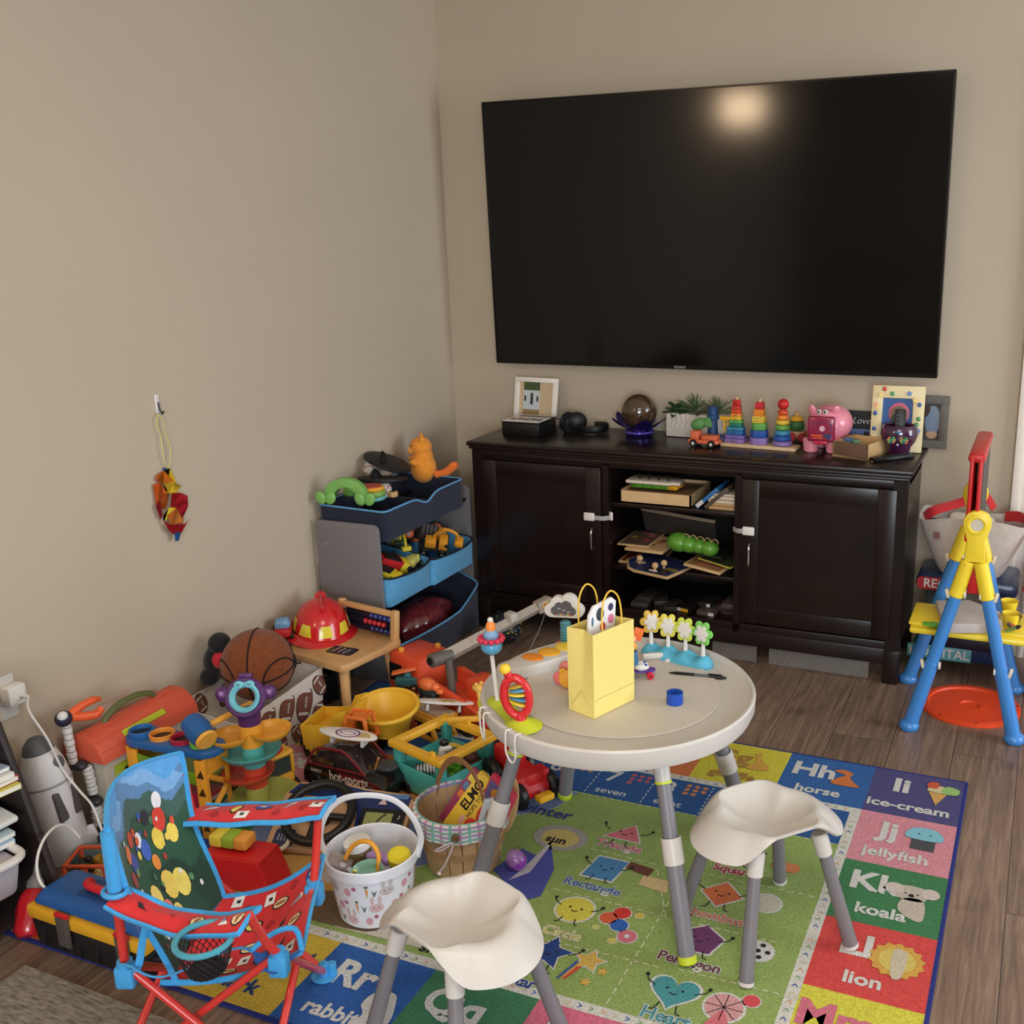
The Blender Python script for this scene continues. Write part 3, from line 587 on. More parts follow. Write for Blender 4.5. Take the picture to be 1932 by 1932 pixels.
# wooden toy crane truck
p = ct(1330, 842)
t = thing('toy_truck', 'orange wooden toy truck with green drum and black wheels', 'toy truck', (p.x, p.y, CT), -4)
og = C(226, 112, 74, .45)
B().box(.118, .05, .014, (0, 0, .02), og, bev=.003).ob('chassis', t)
B().box(.032, .045, .032, (-.034, 0, .043), og, bev=.004).box(.058, .045, .016, (.022, 0, .036), og, bev=.003).ob('cab', t)
B().sph(.024, (-.022, 0, .083), C(92, 150, 86, .5), sc=(1.45, .9, .9), rot=(0, -18, 0)).cyl(.020, .012, (.006, 0, .088), C(92, 150, 86, .5), rot=(0, 72, 0)).ob('drum', t, label='green wooden mixer drum')
for x in (-.036, .035):
    for y in (-.028, .028):
        w = B().cyl(.0145, .009, (x, y+.0045, .0145), BLACK, rot=(90, 0, 0), bev=.002).ob('wheel', t)
        B().cyl(.006, .0096, (x, y+.0048, .0145), WHITE, rot=(90, 0, 0)).ob('hub', w, label='white hub')
# blue and yellow crane behind
p = ct(1350, 834)
t = thing('toy_crane', 'blue and yellow wooden crane block behind the orange toy truck', 'toy crane', (p.x, p.y-.02, CT), 8)
B().box(.09, .045, .03, (.02, 0, 0), C(34, 56, 106, .45), base=True, bev=.004).ob('base', t)
B().cyl(.021, .06, (-.005, 0, .03), C(36, 74, 122, .45), r2=.016).cyl(.023, .02, (-.005, 0, .09), C(36, 74, 122, .45), bev=.003).cyl(.018, .032, (-.005, 0, .108), C(36, 74, 122, .45), bev=.002).ob('drum', t)
B().box(.052, .022, .016, (.05, -.01, .098), YEL, bev=.003).box(.008, .01, .04, (.04, -.01, .07), YEL).box(.03, .02, .012, (.065, -.01, .078), YEL, bev=.002).ob('arm', t, label='yellow arm')
# shape stacker
bp = ct(1432, 851); a0 = ct(1361, 842); a1 = ct(1500, 853)
ang = math.degrees(math.atan2((a1-a0).y, (a1-a0).x))
t = thing('stacking_toy_base', 'pale wooden base board under three rainbow stacking columns', 'toy base', ((a0.x+a1.x)/2, (a0.y+a1.y)/2+.035, CT), ang)
B().box((a1-a0).length+.004, .075, .013, (0, 0, 0), C(222, 190, 150, .5, noise=.1), base=True, bev=.003).ob('board', t)
c0 = V(t.location); dx = V((math.cos(R(ang)), math.sin(R(ang)), 0)); rb = [(148, 118, 176), (132, 108, 190), (46, 106, 176), (52, 146, 176), (58, 132, 104), (98, 166, 84), (232, 196, 60), (236, 134, 48), (222, 66, 44), (206, 44, 50), (210, 42, 50)]
X3 = (-.093, -.004, .084)
for k, x in enumerate(X3): B().cyl(.005, .17, (x, 0, .012), C(214, 180, 140)).ob('peg', t)
for k, x in enumerate(X3):
    z = CT+.0133; base = c0+dx*x
    if k == 0:
        L = [(.056, .016, (142, 116, 176), 'lilac'), (.054, .014, (120, 104, 184), 'violet'), (.045, .016, (46, 110, 170), 'blue'), (.045, .013, (56, 140, 176), 'light blue'), (.036, .014, (40, 130, 110), 'dark green'), (.036, .012, (98, 176, 96), 'green'), (.030, .013, (238, 196, 60), 'yellow'), (.030, .011, (238, 150, 60), 'amber'), (.025, .014, (228, 84, 44), 'orange'), (.025, .013, (214, 66, 46), 'red orange'), (.020, .024, (206, 42, 48), 'bright red')]
        for i, (w, h, c, nm) in enumerate(L):
            B().prism(rrect(w*1.35, w*.95, .004), h-.0008, m=C(*c, .45), bev=.002).box(w*.5, .002, h*.5, (0, -w*.475, h*.5), C(*[int(q*.85) for q in c], .45), bev=.0005).ob('stacking_block', label=nm+' notched block in the left wooden stacking column', cat='toy block', group='rainbow stacking pieces', loc=(base.x, base.y, z), rz=ang+(3 if i % 2 else -2)); z += h
    elif k == 1:
        L = [(8, .036, .026, (150, 122, 190), 'lilac octagonal'), (8, .033, .028, (48, 90, 170), 'blue octagonal'), (8, .029, .026, (104, 174, 84), 'green octagonal'), (4, .030, .026, (236, 204, 74), 'yellow square'), (4, .024, .024, (236, 140, 52), 'orange square'), (4, .020, .026, (206, 46, 54), 'red square')]
        for i, (n, r, h, c, nm) in enumerate(L):
            b = B().prism(ngon(n, r, PI/n), h-.0008, m=C(*c, .45), bev=.002)
            if nm[0] == 'y':
                for d_ in range(12): b.sph(.0016, (-.015+.006*(d_ % 6), -r*.71, .008+.010*(d_//6)), C(60, 60, 90))
            b.ob('stacking_block', label=nm+' block in the middle wooden stacking column', cat='toy block', group='rainbow stacking pieces', loc=(base.x, base.y, z), rz=ang); z += h
    else:
        L = [(.037, .019, (146, 122, 186), 'lilac'), (.034, .019, (50, 98, 178), 'deep blue'), (.030, .020, (70, 150, 190), 'sky blue'), (.027, .019, (112, 176, 84), 'green'), (.0255, .019, (238, 200, 72), 'yellow'), (.0225, .018, (240, 146, 62), 'orange'), (.0205, .017, (224, 84, 46), 'coral')]
        for i, (r, h, c, nm) in enumerate(L):
            B().lathe([(.006, .001), (r-.007, .0005), (r-.001, h*.28), (r, h*.5), (r-.001, h*.72), (r-.007, h-.0005), (.006, h-.001), (.006, .001)], m=C(*c, .45), seg=36).ob('stacking_ring', label=nm+' round ring in the right wooden stacking column', cat='toy ring', group='rainbow stacking pieces', loc=(base.x, base.y, z)); z += h
        B().sph(.0205, (0, 0, .0205), RED).ob('stacking_ball', label='red ball topping the right wooden stacking column', cat='toy ball', loc=(base.x, base.y, z))
# toys behind the stacker
p = ct(1455, 815)
t = thing('block_sign', 'dark blue square block with gold edge behind the stacking columns', 'toy', (p.x, p.y+.05, CT), 10)
B().box(.05, .02, .06, (0, 0, .05), C(30, 44, 92, .45), base=True, bev=.003).ob('plate', t); B().cyl(.004, .05, (0, 0, 0), YEL).box(.06, .03, .006, (0, 0, 0), YEL, base=True).box(.054, .006, .004, (0, -.008, .111), YEL).ob('stand', t)
p = ct(1500, 838)
t = thing('toy_wagon', 'small wooden wagon with green, yellow and red parts beside pig', 'toy wagon', (p.x-.005, p.y+.065, CT), 5)
B().box(.055, .04, .02, (0, 0, .018), C(196, 150, 110, .5), bev=.003, base=True).ob('base', t)
B().sph(.026, (-.005, 0, .06), C(60, 106, 56, .5), sc=(1.1, .8, 1)).ob('green_ball', t); B().cyl(.026, .016, (-.005, 0, .078), YEL, r2=.018, bev=.003).sph(.01, (-.005, 0, .1), WOOD).ob('top', t, label='yellow lid with a wooden knob')
for x in (-.02, .02): B().cyl(.017, .01, (x, -.02, .018), C(176, 36, 44), rot=(90, 0, 0), bev=.002).ob('wheel', t)
p = ct(1540, 838)
t = thing('round_toy', 'round yellow and green toy leaning behind the pink pig bank', 'toy', (p.x+.01, -.05, CT+.05), rot=(-12, 0, 0))
B().cyl(.055, .02, (0, 0, .0), YEL, rot=(90, 0, 0), seg=40, bev=.004).ob('rim', t); B().cyl(.048, .022, (0, -.002, .0), C(120, 180, 90), rot=(90, 0, 0), seg=40).ob('centre', t, label='green centre')
# pig bank
p = ct(1558, 852)
t = thing('piggy_bank', 'glossy pink pig bank with clear magenta belly window', 'toy bank', (p.x, p.y, CT), 2, None)
pk = C(238, 146, 164, .25, noise=.03, coat=.5)
B().sph(.074, (.006, .045, .098), pk, sc=(1.08, 1.1, .93), seg=40).sph(.062, (-.01, .0, .095), pk, sc=(1.05, .95, 1)).ob('body', t)
for x in (-.052, .028):
    B().cyl(.026, .05, (x, -.012, 0), pk, r2=.030, bev=.004).ob('foot', t)
for x in (-.052, .028): B().cyl(.026, .05, (x+.02, .085, 0), pk, r2=.030, bev=.004).ob('foot', t)
for s_ in (-1, 1): B().sph(.017, (-.01+s_*.042, -.012, .152), pk, sc=(.8, .5, 1.2), rot=(20, 0, s_*20)).ob('ear', t)
mg = C(150, 36, 70, .15, coat=.6)
b = B().box(.098, .02, .092, (-.010, -.056, .092), mg, bev=.012, seg=3); w = b.ob('window', t, label='magenta coin window')
b = B()
for i, (x, z) in enumerate(((-.035, .108), (-.02, .112), (-.005, .116), (.012, .113), (.026, .104), (.028, .085), (.022, .068))): b.text(str(i+4), .014, TR((x-.002, -.0668, z+.003), (90, 0, 0)), C(60, 60, 130), off=.01)
b.cyl(.010, .003, (-.006, -.064, .095), C(230, 180, 190), rot=(90, 0, 0)).box(.05, .002, .006, (-.018, -.0668, .07), ORG).box(.05, .002, .005, (-.014, -.0668, .061), ORG).box(.03, .002, .018, (.012, -.0668, .068), C(60, 60, 110)).ob('dial', w)
B().box(.05, .016, .012, (-.012, -.056, .044), C(206, 40, 70, .3), bev=.004).ob('latch', t)
b = B()
for s_ in (-1, 1): b.sph(.009, (-.012+s_*.011, -.04, .15), WHITE).sph(.004, (-.012+s_*.011, -.048, .151), BLACK)
b.ob('eye', t, label='white googly eyes')
# wood tray with gems
p = ct(1636, 869); p1 = ct(1675, 855); p0 = ct(1578, 852)
a = math.degrees(math.atan2((p1-p).y, (p1-p).x))
t = thing('wooden_tray', 'small open wooden tray box holding gem shapes beside the skull', 'tray', (p.x, p.y, CT), a)
lw = C(214, 176, 124, .5, noise=.12); W1, W2 = (p1-p).length, .135
B().box(W1, W2, .006, (W1/2, W2/2, .003), lw).box(W1, .006, .054, (W1/2, .003, .027), lw, bev=.001).box(W1, .006, .054, (W1/2, W2-.003, .027), lw, bev=.001).box(.006, W2, .054, (.003, W2/2, .027), C(112, 84, 64, .55), bev=.001).box(.006, W2, .054, (W1-.003, W2/2, .027), lw, bev=.001).ob('tray', t)
for i, (x, y, c, nm) in enumerate(((.03, .05, (150, 190, 150), 'pale green'), (.055, .075, (110, 150, 120), 'dark green'), (.035, .095, (70, 110, 150), 'blue'))):
    w = V((x, y, 0)); w.rotate(Euler((0, 0, R(a)))); B().prism(ngon(6, .019), .012, m=C(*c, .2, alpha=.9), bev=.004).ob('gem_shape', label=nm+' translucent gem piece in the small wooden tray', cat='toy gem', group='gems in the tray', loc=(p.x+w.x, p.y+w.y, CT+.036+.008*i), rz=30*i)
# black photo card
p = PY(1586, 822, -.05)
t = thing('photo_card', 'black greeting card with white script and couple photo', 'card', (p.x, -.045, CT), rot=(-6, 0, 0))
B().box(.118, .004, .125, (.059, 0, .0625), C(18, 18, 22, .4)).ob('card', t)
B().text('Love', .034, TR((.07, -.0024, .088), (90, 0, 0)), WHITE, shear=.35, sx=1.0, off=-.01).ob('lettering', t)
B().box(.078, .001, .045, (.072, -.0024, .035), C(96, 116, 166)).box(.01, .001, .028, (.088, -.003, .03), C(26, 28, 40)).box(.009, .001, .026, (.098, -.003, .03), C(26, 28, 40)).sph(.004, (.088, -.003, .047), C(30, 30, 40), sc=(1, .2, 1)).sph(.004, (.098, -.003, .046), C(30, 30, 40), sc=(1, .2, 1)).ob('photograph', t)
# jewelled frame
p = PY(1650, 846, -.085); q = PY(1735, 846, -.085)
t = thing('framed_photo', 'cream photo frame decorated with coloured jewels and stars', 'photo frame', (p.x-.012, -.14, CT), rot=(-9, 0, 2))
b = B(); fw, fh = .182, .235; cm = C(234, 218, 170, .45)
b.box(fw, .014, .055, (fw/2, 0, .0275), cm, bev=.004).box(fw, .014, .045, (fw/2, 0, fh-.0225), cm, bev=.004).box(.038, .013, fh-.02, (.019, 0, fh/2), cm, bev=.004).box(.040, .013, fh-.02, (fw-.020, 0, fh/2), cm, bev=.004); b.ob('frame', t)
B().box(fw-.07, .003, fh-.09, (fw/2, .004, fh/2+.005), C(36, 84, 150, .4)).sph(.036, (fw/2+.005, .001, fh/2+.02), C(206, 90, 120), sc=(1, .05, 1.05)).sph(.030, (fw/2+.005, -.001, fh/2+.015), C(120, 100, 80), sc=(1, .05, 1.05)).sph(.026, (fw/2+.004, -.002, fh/2-.005), C(40, 60, 50), sc=(1, .05, 1)).ob('photograph', t, label='blurry blue and pink photo')
js = [(.042, .222, 'r', 0), (.07, .206, 'g', 0), (.128, .208, 'b', 1), (.165, .17, 'b', 0), (.03, .20, 'y', 1), (.014, .165, 'o', 1), (.022, .155, 'y', 1), (.014, .135, 'b', 0), (.022, .105, 'y', 1), (.014, .08, 'b', 0), (.016, .052, 'y', 1), (.165, .12, 'g', 0), (.16, .10, 'g', 0), (.166, .078, 'b', 1), (.148, .185, 'y', 1), (.156, .05, 'r', 0)]
jc = dict(r=(206, 60, 60), g=(70, 150, 96), b=(50, 90, 170), y=(226, 190, 80), o=(230, 130, 60))
for x, z, c, st in js:
    (B().prism(star(5, .011), .003, at=(x, -.007, z), m=C(*jc[c], .3), rot=(90, 0, 10)) if st else B().sph(.008, (x, -.008, z), C(*jc[c], .12, coat=1), sc=(1, .5, 1))).ob('jewel', t, label=None)
# grey frame
t = thing('framed_photo', 'grey wooden picture frame leaning at the right cabinet end', 'photo frame', (PY(1702, 838, -.03).x, -.028, CT), rot=(-5, 0, -3))
b = B(); gm = C(104, 98, 92, .6, noise=.2, ns=40); fw, fh = .155, .19
b.box(fw, .016, .03, (fw/2, 0, .015), gm, bev=.002).box(fw, .016, .03, (fw/2, 0, fh-.015), gm, bev=.002).box(.03, .015, fh-.01, (.015, 0, fh/2), gm, bev=.002).box(.03, .015, fh-.01, (fw-.015, 0, fh/2), gm, bev=.002); b.ob('frame', t)
B().box(fw-.05, .003, fh-.05, (fw/2, .003, fh/2), C(74, 68, 66, .5)).sph(.034, (fw-.055, .0005, .1), C(128, 146, 170), sc=(.8, .06, 1.6)).sph(.02, (fw-.055, 0, .05), C(196, 160, 130), sc=(1, .06, .8)).sph(.018, (fw-.075, 0, .13), C(70, 46, 36), sc=(1, .06, 1.1)).ob('photograph', t, label='photo of a person in a pale shirt')
# skull cup with remote
p = ct(1694, 858)
t = thing('skull_cup', 'purple glass skull cup painted with flower eyes', 'cup', (p.x, p.y, CT), 3)
sk = C(66, 26, 60, .12, coat=1, noise=.3)
B().lathe([(0, 0), (.036, 0), (.04, .01), (.043, .03), (.058, .05), (.064, .075), (.060, .098), (.052, .108), (.048, .104), (.054, .09), (.05, .06), (.036, .03), (.03, .014), (0, .012)], m=sk, seg=40, sc=(1, .85, 1)).ob('body', t)
b = B()
for s_ in (-1, 1):
    for i in range(8): b.sph(.0045, (s_*.021+.0105*math.cos(i*.785), -.0535, .062+.0105*math.sin(i*.785)), C((200, 60, 60, 206)[i % 4], (160, 170, 60, 120)[i % 4], 80, .3), sc=(1, .4, 1))
    b.sph(.006, (s_*.021, -.0535, .062), C(60, 150, 120, .3), sc=(1, .4, 1))
for i in range(9): b.sph(.004, (.03*math.cos(PI*i/8), -.050+.008*abs(i-4)/4, .083+.008*math.sin(PI*i/8)), C(210, 90, 80, .3), sc=(.8, .5, 1.4))
b.sph(.006, (0, -.053, .09), C(70, 140, 180, .3), sc=(2, .4, .6)).sph(.004, (0, -.048, .045), WHITE, sc=(1, .4, 1)); b.ob('painted_flowers', t, label='painted flower eyes and petals')
def remote(name, lab, loc, rot, L=.14, w=.038):
    t = thing(name, lab, 'remote control', loc, rot=rot)
    B().box(w, L, .014, (0, L/2, 0), C(20, 20, 22, .35), bev=.004).ob('body', t)
    b = B()
    for i in range(3):
        for j in range(8): b.cyl(.0035, .0015, (-.01+.01*i, .02+L*.1*j, .0068), C(60, 60, 64, .5), seg=8)
    b.ob('buttons', t); return t
remote('remote_control', 'black remote control standing upright in the skull cup', (p.x+.0, p.y+.008, CT+.024), (82, 0, 6), L=.135)
p2 = ct(1645, 873); p3 = ct(1733, 862)
remote('remote_control', 'black remote control lying flat in front of skull cup', (p2.x, p2.y+.012, CT+.0075), (0, 0, math.degrees(math.atan2((p3-p2).y, (p3-p2).x))-90), L=.17)
p = ct(1660, 869); B().box(.03, .02, .002, (0, 0, .001), WOOD).ob('wooden_chip', label='tiny flat wooden piece beside the lying remote', cat='wooden piece', loc=(p.x-.012, p.y-.018, CT+.0002), rz=10)
p = ct(1710, 862); B().box(.045, .014, .003, (0, 0, 0), WHITE, bev=.001).ob('white_tag', label='small white strip lying on the flat remote', cat='tag', loc=(p.x-.01, p.y+.025, CT+.0165), rz=8)
# ------------------------------------------------------------ inside the console shelves
SY = -.395                                # front plane of shelf contents
def shz(u, v, y=SY): return PY(u, v, y)
S1, S2, S3 = .5665, .3205, .1505
X = lambda u, v=1000: PY(u, v, SY).x
pw = C(222, 186, 138, .5, noise=.1)
t = thing('wooden_box', 'pale wooden puzzle box lying flat on the top open shelf', 'box', (X(1170), SY, S1))
w = X(1303)-X(1170)
B().box(w, .006, .047, (w/2, .003, .0235), pw).box(w, .006, .047, (w/2, .247, .0235), pw).box(.006, .25, .047, (.003, .125, .0235), pw).box(.006, .25, .047, (w-.003, .125, .0235), pw).box(w, .25, .005, (w/2, .125, .0025), pw).ob('tray', t)
B().box(w-.014, .236, .02, (w/2, .125, .025), C(160, 126, 92, .6, noise=.3, ns=90)).ob('puzzle', t)
b = B(); z0 = S1+.0478
t = thing('xylophone_toy', 'green and yellow wavy plastic toy lying on the wooden box', 'toy', (X(1183), SY+.03, z0))
gl = C(94, 158, 50, .25, coat=.4)
for i in range(5): B().sph(.024, (.02+.036*i, .06, .012), gl if i < 4 else YEL, sc=(1.2, 2.2, .5)).box(.04, .09, .016, (.02+.036*i, .06, .009), gl if i < 4 else YEL, bev=.006).ob('segment', t)
t = thing('peg_board', 'white board with black pegs on top of the green toy', 'toy board', (X(1178), SY+.02, z0+.024))
B().prism([(0, 0), (.17, 0), (.18, .01), (.21, .012), (.21, .06), (.18, .1), (0, .1)], .012, m=C(226, 214, 196, .45), bev=.002).ob('board', t)
for i in range(4): B().cyl(.003, .02, (.045+.038*i, .03, .012), BLACK, r2=.006, seg=10).ob('peg', t)
# leaning books
bk = [(1305, 'blue', (46, 110, 170), .11, 'white spined blue book leaning beside the wooden box'), (1322, 'brown', (92, 76, 66), .115, 'grey brown book leaning right of blue book')]
for i, (u, n, c, L, lab) in enumerate(bk):
    t = thing('book', lab, 'book', (X(u)+.012, SY+.01, S1+.004), rot=(0, 48, 0), group='leaning books on the top shelf')
    B().box(.015, .15, L, (0, .075, L/2), C(*c, .5), bev=.001).ob('cover', t)
    B().box(.0155, .002, .032, (0, -.0008, .02), C(210, 208, 204, .5)).ob('spine_label', t) if i == 0 else None
for i, (hh, c) in enumerate(((.024, (200, 160, 110)), (.034, (228, 212, 192)))):
    zz = S1+.0002+(.0245 if i else 0); x0 = X(1334)
    t = thing('patterned_box', ['lower woven brown trinket box on the top shelf right', 'upper cream herringbone trinket box on the top shelf right'][i], 'box', (x0, SY+.012, zz), group='patterned boxes on the top shelf')
    B().box(.125, .11, hh, (.0625, .055, 0), C(*c, .5), base=True, bev=.002).ob('body', t)
    b = B(); 
    for k in range(11):
        x = .008+.011*k
        for zz2 in ((.3, .7) if i else (.5,)): b.box(.008, .001, .002, (x, -.0004, hh*zz2+.003), C(110, 80, 56), rot=(0, 40, 0)).box(.008, .001, .002, (x+.005, -.0004, hh*zz2+.003), C(110, 80, 56), rot=(0, -40, 0))
    b.ob('herringbone_pattern', t, label='brown zigzag pattern')
# middle shelf
z = S2
def puzz(x0, w, d, yy, z, th, col, rz, lab, rot=None, knobs=0, top=None):
    t = thing('wooden_puzzle', lab, 'puzzle board', (x0, yy, z), rot=rot or (0, 0, rz), group='puzzle boards on the middle shelf')
    B().box(w, d, th, (w/2, d/2, 0), pw, base=True, bev=.0015).ob('board', t)
    if top:
        b = B().box(w-.016, d-.016, .0012, (w/2, d/2, th), C(*top, .5))
        for i in range(7): b.sph(.016, (.03+(w-.06)*random.random(), .02+(d-.05)*random.random(), th+.001), C(random.randint(90, 210), random.randint(60, 160), random.randint(50, 120), .5), sc=(1, .8, .12))
        b.ob('picture', t)
    for i in range(knobs):
        k = B().cyl(.004, .014, (.05+.055*i, .03+.02*(i % 2), th), pw).sph(.011, (.05+.055*i, .03+.02*(i % 2), th+.02), pw).ob('knob', t)
    return t
puzz(X(1162), .16, .2, SY+.02, S2, .008, 0, 2, 'reddish wooden puzzle board lowest of the middle shelf stack', top=(120, 50, 40))
t = thing('wooden_puzzle', 'navy peg puzzle board with wooden knobs jutting over shelf edge', 'puzzle board', (X(1176), SY-.005, S2+.0085), rot=(0, 3, -14), group='puzzle boards on the middle shelf')
B().prism([(0, .02), (.02, 0), (.05, -.045), (.09, -.06), (.23, -.045), (.24, .15), (0, .16)], .009, m=pw, bev=.002).ob('board', t)
B().prism([(.008, .022), (.024, .004), (.054, -.038), (.09, -.052), (.222, -.038), (.232, .142), (.008, .152)], .0012, at=(0, 0, .009), m=C(40, 50, 96, .5)).prism(rrect(.09, .05, .01), .001, at=(.16, -.01, .0102), m=C(30, 26, 40)).prism(rrect(.05, .03, .01), .001, at=(.20, .03, .0102), m=C(130, 120, 70)).sph(.022, (.06, .03, .010), C(226, 196, 150), sc=(1, .7, .1)).sph(.02, (.15, -.02, .011), C(226, 220, 220), sc=(1, .5, .1)).ob('picture', t)
for x, y in ((.065, .015), (.155, -.015), (.165, .03)): B().cyl(.005, .014, (x, y, .01), pw).sph(.0125, (x, y, .03), pw).ob('knob', t)
puzz(X(1290), .15, .2, SY-.005, S2+.024, .010, 0, 'n', 'brown printed puzzle board tilted at right of the shelf', rot=(0, 6, -8), top=(170, 124, 84))
t = thing('picture_book', 'thin yellow edged book lying on brown puzzle board', 'book', (X(1312), SY+.03, S2+.046), rot=(0, 7, -12))
B().box(.14, .14, .003, (.07, .07, .0015), C(228, 210, 90, .5)).box(.128, .128, .001, (.07, .07, .0035), C(66, 72, 40, .5)).ob('cover', t)
puzz(X(1176), .155, .2, SY+.01, S2+.055, .010, 0, -3, 'pale puzzle board with loose wooden pieces', top=(226, 190, 140))
puzz(X(1158), .13, .2, SY+.03, S2+.067, .006, 0, 0, 'thin natural board with a rounded end above pale puzzle', top=(110, 92, 76))
t = thing('caterpillar_toy', 'green plastic caterpillar toy with a row of metal rings', 'toy', (X(1268), SY+.03, S2+.082), rot=(0, 4, -6), sc=1.45)
for i, (x, r) in enumerate(((.012, .03), (.04, .026), (.068, .022), (.096, .023))): B().sph(r, (x, .0, .016), gl, sc=(1.1, 1, .85)).ob('segment', t)
B().box(.13, .1, .006, (.07, .04, -.002), C(24, 30, 24), bev=.002).ob('base', t)
for i in range(5): B().tube([(.035+.02*i+.009*math.cos(a), -.012, .036+.010*math.sin(a)) for a in [PI*k/8 for k in range(9)]], .0016, C(196, 180, 130, .3, metal=.5), seg=6).ob('ring', t)
t = thing('chalk_board', 'dark grey board leaning at the back above the puzzles', 'board', (X(1185), SY+.15, S2+.185), rot=(28, 4, -3))
B().box(.30, .006, .11, (.15, .0, -.055), C(62, 58, 56, .5)).ob('panel', t); B().box(.305, .009, .009, (.15, 0, 0), C(170, 150, 128, .5)).ob('edge', t)
# bottom shelf cases
cs = [(1188, 1118, .066, .10, 3, (70, 64, 60), 0, 'grey'), (1195, 1098, .055, .12, -4, (60, 55, 52), 1, 'grey'), (1226, 1115, .055, .14, 22, (66, 60, 58), 0, 'grey'), (1250, 1125, .05, .10, 0, (56, 52, 50), 0, 'grey'), (1268, 1126, .062, .14, -16, (34, 30, 30), 2, 'yellow'), (1310, 1118, .05, .14, -5, (40, 36, 36), 3, 'white'), (1313, 1140, .07, .14, -3, (84, 76, 70), 3, 'grey'), (1350, 1122, .06, .1, 16, (60, 40, 40), 0, 'red'), (1353, 1150, .05, .1, 0, (64, 56, 52), 0, 'grey'), (1360, 1105, .05, .1, 0, (80, 74, 72), 0, 'grey')]
nm = ['grey disc case at the left end of bottom shelf', 'grey disc case lying on top at left of bottom shelf', 'grey disc case tilted against its left neighbour', 'flat dark case in the middle of bottom shelf', 'black case with white and yellow label on bottom shelf', 'dark case with small white label behind the others', 'light grey case with small white label at shelf front', 'dark red edged case leaning on bottom shelf', 'grey case at the front right of bottom shelf', 'grey case high at the right end of bottom shelf']
for i, (u, v, w, d, rz, c, k, n_) in enumerate(cs):
    lv = [0, 1, 0, 0, 0, 1, 0, 1, 0, 2][i]
    t = thing('disc_case', nm[i], 'disc case', (X(u, 1120), SY+.01+.02*(i % 3), S3+.0195*lv+.0003), rz, 'dark disc cases on the bottom shelf')
    B().box(w, d, .018, (w/2, d/2, .009), C(*c, .4), bev=.001).ob('case', t)
    if k == 2: B().box(w*.45, .001, .013, (w*.23, -.0006, .009), WHITE).box(w*.5, .001, .013, (w*.72, -.0006, .009), YEL).ob('label_strip', t)
    if k == 3: B().box(w*.3, .001, .012, (w*.8, -.0006, .009), WHITE).ob('label_strip', t)
# ------------------------------------------------------------ toy rack beside the cabinet
gp = C(120, 116, 118, .5, noise=.04); NF = FAB(28, 34, 54); BF = FAB(88, 160, 204); TRB = FAB(90, 158, 206)
t = thing('toy_rack', 'grey sided toy storage rack against the left wall', 'storage rack', (0, 0, 0))
for y in (-1.035, -.40):
    pts = [(.022, 0), (.285, 0)]+[(.262+.023*math.cos(R(a)), .562+.023*math.sin(R(a))) for a in (0, 30, 60, 90)]+[(.045+.023*math.cos(R(a)), .562+.023*math.sin(R(a))) for a in (90, 120, 150, 180)]
    pl = B().prism(pts, .012, at=(0, y+.006, 0), m=gp, rot=(90, 0, 0), bev=.002).ob('side_panel', t)
    b = B()
    for x, z in ((.06, .50), (.25, .50), (.06, .06), (.25, .24)): b.cyl(.005, .003, (x, y-.0055, z), SILV, rot=(90, 0, 0), seg=10)
    b.ob('screws', pl, label='silver screws')
rod = C(20, 22, 32, .5)
for x, z in ((.262, .525), (.06, .56), (.25, .275), (.06, .36), (.25, .05), (.06, .12)): B().bar((x, -1.03, z), (x, -.406, z), .007, rod).ob('rod', t)
def fbin(name, lab, x0, x1, y0, y1, z0, hf, m, tm, bulge=0, grp='fabric bins in the toy rack', mi=None, div=None):
    t = thing(name, lab, 'fabric bin', ((x0+x1)/2, (y0+y1)/2, z0), group=grp)
    cx, cy = (x0+x1)/2, (y0+y1)/2
    out = [(x, y) for x, y in rrect(x1-x0, y1-y0, .02, 3)]
    P = []
    for i in range(len(out)):
        a, c = out[i], out[(i+1) % len(out)]
        n = max(1, int(math.dist(a, c)/.02))
        for k in range(n): P.append((a[0]+(c[0]-a[0])*k/n, a[1]+(c[1]-a[1])*k/n))
    def bl(x, y, v):
        if x > (x1-x0)/2-.03 and bulge: x = x+bulge*v*(1-(2*y/(y1-y0))**2)
        return x
    N = len(P)
    def fn(u, v):
        x, y = P[int(round(u*N)) % N]; h = hf(x+cx, y+cy)-z0
        return V((bl(x, y, v), y, v*h))
    B().surf(fn, N, 5, m, th=.004, cu=True).box(x1-x0-.006, y1-y0-.006, .004, (0, 0, .003), m).ob('body', t)
    B().tube([V((bl(x, y, 1), y, hf(x+cx, y+cy)-z0)) for x, y in P], .0038, tm, closed=True, seg=6).ob('trim', t, label='light blue piping')
    if div is not None: B().box(x1-x0-.01, .004, .09, (0, div-cy, .045), m).ob('divider', t)
    return t
fbin('fabric_bin', 'navy double fabric bin on top of the grey rack', .02, .30, -1.015, -.475, .52, lambda x, y: .628-.028*math.exp(-((y+.745)/.05)**2)*(x > .2)+.02*(.3-x), NF, TRB, div=-.745)
fbin('fabric_bin', 'left light blue fabric bin in the middle rack row', .05, .30, -1.022, -.742, .28, lambda x, y: .385+.16*(.3-x)*.9, BF, C(20, 24, 40, .8), .035)
fbin('fabric_bin', 'right light blue fabric bin in the middle rack row', .05, .30, -.736, -.42, .27, lambda x, y: .372+.16*(.3-x)*.9, BF, C(20, 24, 40, .8), .03)
fbin('fabric_bin', 'large navy fabric bin with blue piping at rack bottom', .04, .315, -1.022, -.42, .004, lambda x, y: .135+.42*(.315-x)+.05*max(0, (y+.62)/.2), NF, TRB, .03)

